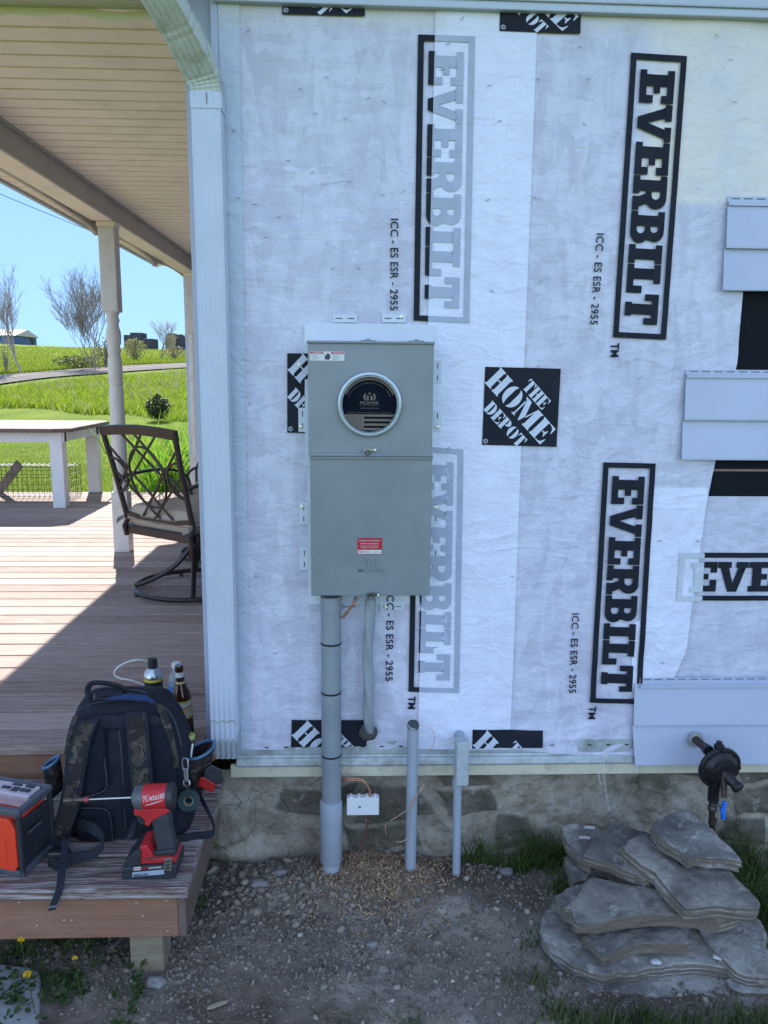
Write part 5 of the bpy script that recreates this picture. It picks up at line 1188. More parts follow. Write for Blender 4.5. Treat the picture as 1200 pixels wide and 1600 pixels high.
def strap(pp, wpx, lift, nm='shoulder_strap'):
    pts_ = smooth_path([FB(a, c_, lift+l_) for a, c_, l_ in pp], 5); b = MB(); b.ribbon(pts_, (1, -.12, .12), wpx/545., .014); o = b.build(nm, m_web, bp, bevel=.003)
    b = MB(); b.ribbon([p+np.array([0, -.0085, 0]) for p in pts_[1:-1]], (1, -.12, .12), (wpx-9)/545., .005); b.build('camouflage_facing', m_camo, o, bevel=.002)
strap([(142, 1124, .004), (130, 1150, .014), (122, 1185, .018), (115, 1225, .02), (108, 1262, .024), (97, 1295, .03), (87, 1322, .036)], 32, .004)
strap([(214, 1112, .004), (216, 1145, .014), (219, 1185, .018), (223, 1225, .018), (227, 1262, .014)], 36, .004)
# side camo panels
for pp, wpx in (([(250, 1102), (259, 1125), (268, 1160), (275, 1200)], 12), ([(118, 1118), (110, 1145), (104, 1180)], 9), ([(145, 1090), (175, 1086), (210, 1088)], 10)):
    b = MB(); b.ribbon(smooth_path([FB(a, c_, .0105) for a, c_ in pp], 5), (1, 0, .2) if wpx != 10 else (0, .3, 1), wpx/545., .006); b.build('camouflage_panel', m_camo, bp, bevel=.002)
# straps at the foot
def loop(pp, w, nm='webbing', mat=None, side=(0, .3, 1)):
    b = MB(); b.ribbon(smooth_path(pp, 6), side, w, .003); return b.build(nm, mat or m_web, bp, bevel=.0008)
loop([G(118, 1300, .17)+np.array([0, 0, .03]), W(140, 1292, 1.99), W(158, 1305, 1.98), W(160, 1322, 1.965), W(140, 1336, 1.96), W(112, 1340, 1.955), W(90, 1345, 1.95)], .030)
loop([W(84, 1318, 2.0), W(100, 1325, 1.975), W(112, 1342, 1.955), W(98, 1352, 1.94), W(82, 1350, 1.93)], .028)
b = MB(); p = W(88, 1335, 1.955); b.box((p[0]-.022, p[1]-.012, .162), (p[0]+.020, p[1]+.012, p[2]+.012)); b.build('strap_buckle', simple('buckle', (.012, .014, .018), .4), bp, bevel=.006)
b = MB(); b.ribbon(smooth_path([W(102, 1312, 1.975), W(101, 1335, 1.935), W(97, 1360, 1.885), W(94, 1384, 1.848), W(90, 1398, 1.842), W(85, 1410, 1.838), W(81, 1422, 1.836)], 5), (1, 0, .18), .020, .0025); b.build('hanging_webbing', m_web, bp)
b = MB(); b.ribbon([W(83.5, 1415, 1.8345), W(82.3, 1418, 1.834)], (1, 0, .18), .0205, .003); b.build('webbing_stitch', simple('stitch_grey', (.10, .12, .16), .7), bp)
loop([W(308, 1235, 2.16), W(322, 1262, 2.12), W(334, 1290, 2.10), W(330, 1303, 2.08), W(305, 1306, 2.07), W(270, 1312, 2.05)], .022)
loop([W(212, 1282, 1.99), W(206, 1300, 1.96), W(200, 1312, 1.95)], .014, side=(1, 0, 0))
b = MB(); b.prism([(208, 1290), (222, 1285), (224, 1295), (211, 1302)], lambda u, v, d: tuple(W(u, v, d)), 1.985, 1.995); b.build('side_buckle', simple('buckle', (.012, .014, .018), .4), bp, bevel=.002)
# handle, open zip with blue lining, pockets
b = MB(); b.tube(smooth_path([FB(140, 1092, .0), W(137, 1078, 2.21), W(143, 1068, 2.21), W(160, 1067, 2.215), W(185, 1072, 2.22), (W(200, 1082, 2.225))], 6), .0095, 10, flat=.7); b.build('top_handle', m_web, bp, smooth=True)
b = MB(); b.prism([(160, 1093), (170, 1089), (200, 1084), (228, 1086), (243, 1096), (238, 1098), (230, 1095), (190, 1093)], lambda u, v, d: tuple(W(u, v, d)), 2.176, 2.182); b.build('blue_lining', m_navy, bp)
b = MB(); b.ribbon(smooth_path([W(150, 1087, 2.20), W(172, 1083, 2.19), (W(200, 1090, 2.185)), W(230, 1095, 2.185)], 5), (0, .4, 1), .018, .008); b.build('zip_flap', m_nylon, bp, bevel=.003)
b = MB(); b.tube(smooth_path([W(160, 1090, 2.27), W(200, 1084, 2.30), W(222, 1091, 2.31), W(240, 1110, 2.31), W(255, 1140, 2.30), W(270, 1176, 2.28), W(278, 1220, 2.25)], 5), .020, 10, flat=1.); b.build('rear_compartment', m_nylon, bp, smooth=True)
b = MB(); b.tube(smooth_path([W(175, 1083, 2.24), W(210, 1078, 2.25), W(232, 1085, 2.255), W(248, 1099, 2.25), W(262, 1122, 2.24), W(273, 1160, 2.22)], 5), .0035, 8); b.build('zip_track', simple('zip', (.02, .025, .05), .4), bp, smooth=True)
def pocket(c0, rx, ry, zt, zb2, nm, tilt):
    vs = []; n = 24; R = []
    for (s_, z) in ((.75, zb2), (1.0, zb2+(zt-zb2)*.35), (1.05, zt-.01), (1.0, zt), (.93, zt), (.9, zt-.05)):
        for k in range(n):
            a = 2*math.pi*k/n; vs.append((c0[0]+rx*s_*math.cos(a)+tilt*(z-zb2), c0[1]+ry*s_*math.sin(a), z+(.012*math.cos(a))))
    o = MB().add(vs, [(i*n+k, i*n+(k+1) % n, (i+1)*n+(k+1) % n, (i+1)*n+k) for i in range(5) for k in range(n)]+[tuple(range(5*n, 6*n)), tuple(range(n))]).build(nm, m_camo, bp, smooth=True)
    MB().tube([(c0[0]+rx*.98*math.cos(a)+tilt*(zt-zb2), c0[1]+ry*.98*math.sin(a), zt+.002+.012*math.cos(a)) for a in np.linspace(0, 2*math.pi, 29)], .0045, 8, cap=False).build('pocket_rim', m_rim, o, smooth=True)
    MB().lathe([(.001, 0), (rx*.75, 0)], (c0[0]+tilt*(zt-zb2), c0[1], zt-.025), n=20).build('pocket_lining', m_navy, o)
pr1 = W(303, 1200, 2.22); pocket((pr1[0]-.004, 2.215), .040, .055, W(305, 1176, 2.20)[2], W(305, 1248, 2.2)[2], 'side_pocket', .18)
pocket((W(86, 1200, 2.17)[0], 2.17), .022, .032, W(84, 1192, 2.17)[2], W(84, 1240, 2.17)[2], 'side_pocket', -.1)

# things tucked in and hung from the pack
def label_wrap(nm, o_xy, r, z0, z1, mat, par, a0=0, a1=360): 
    b = MB(); n = 28; vs = []
    for z in (z0, z1):
        for k in range(n+1): a = R_(a0+(a1-a0)*k/n); vs.append((o_xy[0]+r*math.cos(a), o_xy[1]+r*math.sin(a), z))
    b.add(vs, [(k, k+1, n+1+k+1, n+1+k) for k in range(n)]); return b.build(nm, mat, par, smooth=True)
# aerosol can with straw tube
c0 = G(239, 1146, ZD); can = thing('spray_can', 'black aerosol can with silver shoulder and white tube, behind the backpack', 'spray can', (W(239, 1050, 2.72)[0], 2.72, ZD)); cx, cy_ = OFF[can.name][:2]
zt = W(238, 1028, 2.72)[2]; H_ = zt-ZD
MB().lathe([(.001, 0), (.032, 0), (.033, .004), (.033, H_-.072)], (cx, cy_, ZD), n=36).build('can_body', simple('can_black', (.018, .018, .022), .3), can, smooth=True)
label_wrap('label_print', (cx, cy_), .0334, ZD+H_-.13, ZD+H_-.10, simple('can_print', (.25, .26, .28), .5), can, 285, 330)
label_wrap('yellow_stripe', (cx, cy_), .0335, ZD+H_-.082, ZD+H_-.073, simple('stripe_yellow', (.62, .50, .05), .4), can)
MB().lathe([(.0335, 0), (.0345, .003), (.0335, .007), (.033, .012), (.028, .022), (.021, .032), (.0175, .036), (.0175, .038)], (cx, cy_, ZD+H_-.073), n=36).build('shoulder', simple('can_silver', (.5, .52, .55), .25, .9, var=.03), can, smooth=True)
MB().lathe([(.0175, 0), (.017, .02), (.0155, .033), (.001, .034)], (cx, cy_, ZD+H_-.036), n=24).build('cap', simple('cap_black', (.012, .012, .014), .5), can, smooth=True)
b = MB(); b.tube(smooth_path([W(230, 1033, 2.71), W(215, 1031, 2.69), (W(195, 1036, 2.68)), W(181, 1046, 2.67), W(179, 1054, 2.67), W(188, 1060, 2.67), W(205, 1063, 2.68), W(225, 1070, 2.70)], 6), .0032, 8); b.build('white_tube', simple('tube_white', (.62, .62, .60), .4), can, smooth=True)
# water bottle
cl = Mat('clear_plastic', (.75, .85, .9), .08); cl.p.inputs['Transmission Weight'].default_value = .75; cl.p.inputs['IOR'].default_value = 1.2; cl.p.inputs['Roughness'].default_value = .15
x_, y_ = W(276, 1060, 2.66)[0], 2.66; zt = W(275, 1035, 2.66)[2]; wb = thing('water_bottle', 'clear water bottle with white cap and blue label, behind the brown bottle', 'water bottle', (x_, y_, ZD)); H_ = zt-ZD
MB().lathe([(.001, 0), (.030, 0), (.032, .006), (.0315, H_-.085), (.030, H_-.07), (.024, H_-.045), (.015, H_-.028), (.013, H_-.014)], (x_, y_, ZD), n=32).build('bottle_body', cl.m, wb, smooth=True)
MB().lathe([(.0155, 0), (.0155, .016), (.014, .018), (.001, .018)], (x_, y_, ZD+H_-.018), n=24).build('cap', simple('cap_white', (.65, .66, .66), .4), wb, smooth=True)
lbm = Mat('blue_label', rough=.4); lbm.base(lbm.ramp(lbm.noise(30, 2, .5, lbm.mapping((.5, .5, 2))), [(.4, (.05, .17, .42)), (.52, (.45, .52, .6)), (.6, (.08, .22, .5))], 'CONSTANT'))
label_wrap('label', (x_, y_), .0326, ZD+H_-.135, ZD+H_-.08, lbm.m, wb)
# brown bottle
am = Mat('amber_glass', (.055, .016, .006), .08, spec=.6); am.p.inputs['Transmission Weight'].default_value = .25
x_, y_ = W(284, 1110, 2.52)[0], 2.52; zt = W(278, 1039, 2.52)[2]; bb_ = thing('brown_bottle', 'brown glass bottle with yellow and white paper label beside the backpack', 'bottle', (x_+.004, y_, ZD)); H_ = zt-ZD
ax_ = Vector((-.055, 0, 1)).normalized(); o_ = (x_+.010, y_, ZD+.001)
MB().lathe([(.001, 0), (.029, 0), (.0305, .004), (.0305, H_*.56), (.029, H_*.62), (.020, H_*.71), (.0145, H_*.77), (.0132, H_*.93), (.0140, H_*.94), (.0140, H_*.985), (.0125, H_)], o_, ax_, 36).build('glass', am.m, bb_, smooth=True)
MB().lathe([(.0310, H_*.30), (.0310, H_*.54)], o_, ax_, 36, cap=False).build('body_label', simple('paper_label', (.50, .47, .36), .5, var=.25, vs=90), bb_, smooth=True)
for h0, h1 in ((.30, .325), (.385, .42), (.52, .542)): MB().lathe([(.0313, H_*h0), (.0313, H_*h1)], o_, ax_, 36, cap=False).build('label_stripe', simple('label_gold', (.46, .36, .06), .4), bb_, smooth=True)
MB().lathe([(.0313, H_*.44), (.0313, H_*.455)], o_, ax_, 36, cap=False).build('label_stripe', simple('label_crimson', (.30, .05, .05), .4), bb_, smooth=True)
MB().lathe([(.0160, H_*.755), (.0140, H_*.79), (.0138, H_*.91)], o_, ax_, 36, cap=False).build('neck_label', simple('neck_paper', (.55, .53, .50), .5, var=.2, vs=90), bb_, smooth=True)
MB().lathe([(.0163, H_*.757), (.0152, H_*.775)], o_, ax_, 36, cap=False).build('neck_stripe', simple('label_gold', (.46, .36, .06), .4), bb_, smooth=True)
# small capped bottle in the side pocket
p = W(297, 1148, 2.24); sb_ = thing('pocket_bottle', 'small bottle with a yellow green cap tucked in the side pocket', 'bottle', (p[0], p[1], p[2]-.11))
MB().lathe([(.012, -.11), (.0145, -.03), (.012, -.018), (.010, -.01)], p, n=20).build('neck', simple('dark_glass', (.05, .06, .03), .15), sb_, smooth=True)
MB().lathe([(.0145, -.012), (.0145, .0), (.013, .002), (.001, .002)], p, n=20).build('cap', simple('cap_olive', (.30, .32, .08), .5), sb_, smooth=True)
sc_o = thing('screwdriver', 'white screwdriver shaft sticking out of the backpack side pocket', 'screwdriver', tuple(W(299, 1185, 2.18)))
MB().tube([W(297, 1192, 2.18), W(301, 1162, 2.20)], .003, 8).build('shaft', simple('cap_white', (.65, .66, .66), .4), sc_o, smooth=True)
MB().tube([W(297, 1205, 2.18), W(297, 1191, 2.18)], .006, 8).build('handle', m_navy, sc_o, smooth=True)
m_chain = simple('chain_steel', (.55, .56, .58), .25, .9)
chn = thing('steel_chain', 'short steel chain with large links hanging from the backpack', 'chain', tuple(W(290, 1190, 2.11)))
def link(p, q, w, r):
    p, q = np.array(p), np.array(q); c = (p+q)/2; up_ = (p-q)/2; L_ = np.linalg.norm(up_); up_ /= L_; sd_ = np.array([w, 0, 0]); pts_ = []
    for a in np.linspace(0, 2*math.pi, 25): ca, sa = math.cos(a), math.sin(a); pts_.append(c+sd_*ca*.5+up_*((L_-abs(w)/2)*(1 if sa >= 0 else -1)*(1 if abs(sa) > .05 else 0)+abs(w)/2*sa))
    return pts_
for (a, c_, w, r) in (((289, 1185), (290, 1204), .016, .0022), ((290, 1201), (291, 1218), .009, .002), ((291, 1204), (291, 1221), .005, .002), ((291, 1218), (292, 1229), .017, .0022)):
    MB().tube(link(W(*a, 2.10), W(*c_, 2.095), w, r), r, 6, cap=False).build('chain_link', m_chain, chn, smooth=True)
tp = W(295, 1250, 2.085); tape = thing('tape_roll', 'roll of dark green electrical tape hanging on the chain', 'tape roll', tuple(tp))
MB().lathe([(.0125, -.009), (.0300, -.009), (.0305, -.007), (.0305, .007), (.0300, .009), (.0125, .009), (.0125, -.009)], tp, (.1, -.98, .12), 48, cap=False).build('tape', simple('tape_green', (.018, .045, .050), .35, var=.1), tape, smooth=True)
MB().lathe([(.0112, -.0092), (.0135, -.0092), (.0135, .0094), (.0112, .0094), (.0112, -.0092)], tp, (.1, -.98, .12), 40, cap=False).build('core', simple('tape_core', (.22, .18, .13), .7), tape, smooth=True)
b = MB(); b.tube(smooth_path([W(292, 1226, 2.085), W(293, 1238, 2.073), W(294, 1248, 2.075), W(293, 1240, 2.095), W(292, 1226, 2.092)], 4), .003, 6); b.build('hanging_cord', simple('cord_dark', (.03, .018, .02), .8), tape, smooth=True)
# spare battery tool and red pliers at the right of the pack
bt = thing('red_battery', 'black and red battery clipped right of the backpack below the downspout', 'battery', tuple(W(328, 1238, 2.16)))
P2 = lambda outl, y0, y1, skew=0: (outl, lambda u, v, d: tuple(W(u, v, d)), y0, y1)
b = MB(); b.prism([(320, 1202), (331, 1195), (347, 1203), (349, 1216), (340, 1226), (318, 1219)], lambda u, v, d: tuple(W(u, v, d)), 2.13, 2.20); b.build('battery_case', simple('tool_black', (.022, .024, .03), .5), bt, bevel=.004)
b = MB(); b.prism([(312, 1217), (316, 1213), (338, 1226), (332, 1239), (309, 1228)], lambda u, v, d: tuple(W(u, v, d)), 2.128, 2.195); b.build('battery_end', simple('tool_red', (.36, .012, .014), .4), bt, bevel=.003)
b = MB(); b.prism([(320, 1190), (324, 1179), (333, 1177), (337, 1182), (335, 1189), (326, 1192)], lambda u, v, d: tuple(W(u, v, d)), 2.21, 2.22); pl = thing('plier_handles', 'faded red tool handles behind the battery under the downspout', 'pliers', tuple(W(328, 1190, 2.215))); b.build('handles', simple('faded_red', (.22, .06, .045), .6), pl, bevel=.002)

# ---- impact driver standing on its battery
m_tred = simple('tool_red_shell', (.50, .020, .026), .4, var=.06, dirt=(.12, .02, .02), ds=30); m_tblk = simple('tool_black', (.022, .024, .03), .5)
dv_ = thing('impact_driver', 'red and black cordless impact driver standing on its battery with a long bit pointing left', 'cordless drill', tuple(G(235, 1375, .16)+np.array([0, .035, 0])))
def pz(outl, y0, y1, nm, mat, par=dv_, bev=.004, yr=1.94):
    """outline in photo points read on the plane y=yr, given real thickness y0..y1"""
    o2 = [W(u, v, yr)[[0, 2]] for u, v in outl]; b = MB(); b.prism([tuple(q) for q in o2], lambda u, v, d: (u, d, v), y0, y1); return b.build(nm, mat, par, bevel=bev, seg=3)
hA, hB = W(270, 1243, 1.94), W(209, 1246, 1.94); axh = Vector(hB-hA).normalized(); Lh = float(np.linalg.norm(hB-hA)); rh = .0325
MB().lathe([(.030, .004), (rh, .010), (rh, Lh*.72), (rh-.002, Lh*.74)], hA, axh, 40).build('motor_housing', m_tred, dv_, smooth=True)
MB().lathe([(.020, -.006), (.0325, -.004), (.0345, .0), (.0345, .010), (.0328, .013)], hA, axh, 40).build('rear_cap', m_tblk, dv_, smooth=True)
MB().lathe([(.0318, Lh*.70), (.0322, Lh*.82), (.029, Lh*.95), (.020, Lh), (.012, Lh+.004)], hA, axh, 40).build('nose_cone', simple('nose_grey', (.10, .105, .12), .45, .2, var=.2, vs=50), dv_, smooth=True)
# the bit runs on to the left in steps
bs_, be_ = W(208, 1246, 1.94), W(99, 1251, 1.945); dB = be_-bs_; ab = Vector(dB).normalized(); Lb = float(np.linalg.norm(dB))
MB().lathe([(.0028, 0), (.0028, Lb*.66)], bs_, ab, 12).build('bit_extension', m_chain, dv_, smooth=True)
MB().lathe([(.007, Lb*.63), (.0085, Lb*.645), (.0085, Lb*.69), (.007, Lb*.70)], bs_, ab, 16).build('bit_collar', simple('anodised_red', (.30, .05, .07), .3, .4), dv_, smooth=True)
MB().lathe([(.006, Lb*.70), (.006, Lb*.80), (.004, Lb*.81), (.004, Lb*.86), (.0065, Lb*.87), (.0065, Lb*.99)], bs_, ab, 12).build('nut_bit', simple('bit_dark', (.12, .10, .08), .35, .7), dv_, smooth=True)
pz([(212, 1258), (266, 1256), (268, 1262), (252, 1270), (243, 1274), (236, 1284), (230, 1284), (229, 1274), (221, 1268), (213, 1268)], 1.918, 1.962, 'lower_housing', m_tred, bev=.003)
pz([(214, 1270), (222, 1270), (231, 1276), (231, 1284), (222, 1287), (216, 1280)], 1.930, 1.950, 'trigger', m_tblk, bev=.003)
pz([(237, 1272), (258, 1258), (267, 1270), (270, 1290), (274, 1312), (277, 1326), (246, 1328), (245, 1312), (242, 1295)], 1.920, 1.960, 'grip', simple('grip_rubber', (.035, .038, .046), .75, var=.15, bump=.3, bs=500), bev=.010)
pz([(242, 1322), (276, 1318), (279, 1330), (275, 1338), (244, 1337)], 1.912, 1.968, 'grip_foot', m_tblk, bev=.006)
pz([(222, 1314), (234, 1311), (244, 1331), (278, 1331), (279, 1340), (272, 1346), (222, 1346)], 1.902, 1.975, 'base_shell', m_tred, bev=.004, yr=1.93)
pz([(206, 1338), (222, 1331), (223, 1346), (206, 1348)], 1.900, 1.972, 'battery_latch', m_tred, bev=.003, yr=1.91)
pz([(193, 1350), (205, 1334), (216, 1324), (222, 1324), (222, 1347), (272, 1345), (273, 1352), (196, 1356)], 1.895, 1.975, 'battery_top', m_tblk, bev=.003, yr=1.91)
bz = [(192, 1352), (272, 1347), (278, 1351), (277, 1366), (262, 1374), (196, 1380), (192, 1374)]
bat = pz(bz, 1.888, 1.985, 'battery_pack', m_tblk, bev=.005, yr=1.90)
pz([(207, 1363), (256, 1358.5), (257, 1365.5), (207, 1370)], 1.8868, 1.8882, 'battery_label', simple('label_paleblue', (.30, .38, .46), .4), bat, .0003, 1.888)
def wtext(nm, s, p0, p1, hpx, Y, mat, par, bold=.01, shear=0., th=.0006):
    v, f, asp = text_mesh(s, bold=bold, shear=shear); a, c_ = W(*p0, Y), W(*p1, Y); d = np.array([c_[0]-a[0], c_[2]-a[2]]); L_ = np.linalg.norm(d); e = d/L_; n_ = np.array([-e[1], e[0]]); h = hpx/(F/Y)
    V_ = [(a[0]+e[0]*u*L_+n_[0]*w*h, Y, a[2]+e[1]*u*L_+n_[1]*w*h) for u, w in v]; return mesh_np(nm, V_, f, mat, par)
M_tw = simple('print_white', (.62, .62, .62), .5, var=.03)
wtext('battery_text', 'BERLIN', (209, 1370), (231, 1368), 4.6, 1.8862, M_lt, bat, .03)
pz([(209, 1355), (220, 1354.3), (220, 1359), (209, 1359.8)], 1.8868, 1.8882, 'battery_badge', M_tw, bat, .0002, 1.888)
wtext('battery_text', 'M18', (210, 1359), (219, 1358.4), 3.2, 1.8862, m_tred, bat, .03); wtext('battery_text', 'RED', (221.5, 1358.6), (232, 1358), 3.4, 1.8868, m_tred, bat, .03); wtext('battery_text', 'LITHIUM', (232.5, 1358), (252, 1356.4), 3.4, 1.8868, M_tw, bat, .03)
wtext('handwriting', 'BERLIN', (227, 1344), (251, 1342), 5, 1.9012, M_lt, dv_, .02)
b = MB(); b.prism([(255, 1360), (258, 1341), (265, 1339), (269, 1341), (268, 1361)], lambda u, v, d: tuple(W(u, v, d)), 1.8845, 1.8865); bc = b.build('belt_clip', simple('clip_steel', (.26, .23, .18), .4, .6), dv_, bevel=.0006)
b = MB(); 
for k in range(3): b.prism([(258.5, 1346+5*k), (265.5, 1345+5*k), (265.8, 1347+5*k), (258.8, 1348.6+5*k)], lambda u, v, d: tuple(W(u, v, d)), 1.8838, 1.8844)
b.build('clip_slots', m_tblk, bc)
# script style maker's name on the motor housing: laid on the curved shell
v, f, asp = text_mesh('Milwaukee', shear=.2, space=1.12); a = W(223.5, 1255, 1.905); c_ = W(256.5, 1248, 1.905); e = np.array([c_[0]-a[0], c_[2]-a[2]]); L_ = np.linalg.norm(e); e /= L_; n_ = np.array([-e[1], e[0]]); h = 10.5/646
def on_shell(x, z):
    axis_z = hA[2]+(x-hA[0])*(hB[2]-hA[2])/(hB[0]-hA[0]); dz = max(-.031, min(.031, z-axis_z)); return (x, 1.94-math.sqrt(.0331**2-dz*dz), z)
mesh_np('maker_name', [on_shell(a[0]+e[0]*u*L_+n_[0]*w*h, a[2]+e[1]*u*L_+n_[1]*w*h) for u, w in v], f, M_tw, dv_)
uv_ = [on_shell(*(W(px, py, 1.905)[[0, 2]])) for px, py in [(226, 1260), (238, 1257), (250, 1253), (255, 1250), (250, 1252), (238, 1255.5), (226, 1259.2)]]
mesh_np('underline', uv_, [(0, 1, 5, 6), (1, 2, 4, 5), (2, 3, 4)], M_tw, dv_)

# ---- red and black jobsite radio at the left edge
O_ = np.array([-.868, 1.900, ZS]); e1 = np.array([-.955, .297, 0]); e2 = np.array([.250, .968, 0])
rad = thing('jobsite_radio', 'red and black jobsite radio with roll cage frame at the left edge of the step', 'radio', tuple(O_+e1*.11+e2*.07))
RW, RD, RH = .24, .145, .185; m_orr = simple('radio_red', (.72, .045, .015), .45, var=.05); m_rb = simple('radio_black', (.020, .023, .030), .5, var=.15, bump=.15, bs=250)
def RP(u, v, w): return tuple(O_+e1*u+e2*v+np.array([0, 0, w]))
def rbox(b, a, c_):
    n0 = len(b.v); b.box(a, c_); b.v[n0:] = [RP(*q) for q in b.v[n0:]]; return b
rbox(MB(), (.010, .010, .006), (RW-.01, RD-.010, RH*.80)).build('radio_body', m_rb, rad, bevel=.006)
b = MB(); b.prism([(.026, .016), (RW-.026, .016), (RW-.016, .030), (RW-.016, RH*.72), (RW-.04, RH*.88), (.034, RH*.88), (.015, RH*.72), (.015, .030)], lambda u, v, d: RP(u, d, v), -.002, .012); fr = b.build('red_front', m_orr, rad, bevel=.003)
b = MB(); b.prism([(.045, .04), (RW-.045, .04), (RW-.045, RH*.60), (RW-.055, RH*.64), (.055, RH*.64), (.045, RH*.60)], lambda u, v, d: RP(u, d, v), -.004, -.0018); b.build('embossed_panel', m_orr, fr, bevel=.0012)
for (u, v) in ((0, 0), (RW-.02, 0), (0, RD-.02), (RW-.02, RD-.02)):
    rbox(MB(), (u+.004*(u > .1), v+.004*(v > .1), 0), (u+.014+.004*(u > .1), v+.014+.004*(v > .1), RH)).build('corner_post', m_rb, rad, bevel=.005)
for a, c_ in (((.0, .0, RH-.014), (RW, .018, RH+.004)), ((.0, RD-.018, RH-.014), (RW, RD, RH+.004)), ((.0, .0182, RH-.014), (.018, RD-.0182, RH+.004)), ((RW-.018, .0182, RH-.014), (RW, RD-.0182, RH+.004)), ((.0, .0, .0), (RW, .016, .018)), ((.0, .0165, .0), (.016, RD-.0165, .018))):
    rbox(MB(), a, c_).build('frame_bar', simple('frame_grey', (.07, .078, .095), .5, var=.1), rad, bevel=.004)
rbox(MB(), (.02, .02, RH*.80), (RW-.02, RD-.02, RH*.82)).build('red_tray', m_orr, rad)
pn = rbox(MB(), (.024, RD-.075, RH*.82+.001), (RW-.03, RD-.022, RH+.006)).build('control_panel', simple('panel_pink', (.50, .42, .46), .5), rad, bevel=.003)
for (u, v, s_, q_) in ((.035, .085, .030, .014), (.070, .080, .020, .020), (.098, .086, .026, .012), (.14, .08, .03, .02), (.035, .107, .028, .010), (.075, .108, .030, .008)):
    rbox(MB(), (u, v, RH+.0062), (u+s_, v+q_, RH+.009)).build('button', m_rb, pn, bevel=.001)
b = MB(); rbox(b, (-.0015, .03, .11), (.0005, .085, .116)); b.build('side_groove', simple('frame_grey', (.07, .078, .095), .5, var=.1), rad)

# ================================================================ STACK OF FLAT STONES
ms = Mat('flagstone', rough=.9, spec=.25); fl_ = ms.noise(4, 8, .65)
oi = N(ms.nt, 'ShaderNodeObjectInfo'); c = ms.ramp(fl_, [(.32, (.11, .106, .10)), (.47, (.24, .232, .22)), (.62, (.44, .425, .40))])
c = ms.mix(ms.ramp(ms.noise(26, 7, .75), [(.54, 0.), (.64, .7)]), c, (.55, .55, .52)); c = ms.mix(ms.ramp(ms.noise(9, 5, .6, ms.mapping((1, 1, 1), (3, 1, 2))), [(.55, 0.), (.7, .55)]), c, (.075, .072, .07))
c = ms.mix(1., c, ms.ramp(oi.outputs['Random'], [(0, (.72, .70, .70)), (.5, (1.05, 1., .92)), (1, (1.2, 1.2, 1.2))]), 'MULTIPLY')
nx_, ny_, nz_ = N(ms.nt, 'ShaderNodeSeparateXYZ').outputs, None, None
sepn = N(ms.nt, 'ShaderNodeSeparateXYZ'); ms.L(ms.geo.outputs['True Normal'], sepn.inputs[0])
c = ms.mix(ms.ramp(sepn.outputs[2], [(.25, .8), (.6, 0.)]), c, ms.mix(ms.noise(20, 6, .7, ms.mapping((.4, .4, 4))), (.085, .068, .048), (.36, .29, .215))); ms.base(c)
ms.bump(ms.noise(38, 9, .8), 1., .016); ms.bump(ms.voro(30, None, 'F1'), .3, .004); ms.bump(ms.noise(9, 6, .7), .6, .02); ms.bump(ms.noise(140, 5, .7, ms.mapping((.5, .5, 3))), .35, .002); m_stone = ms.m
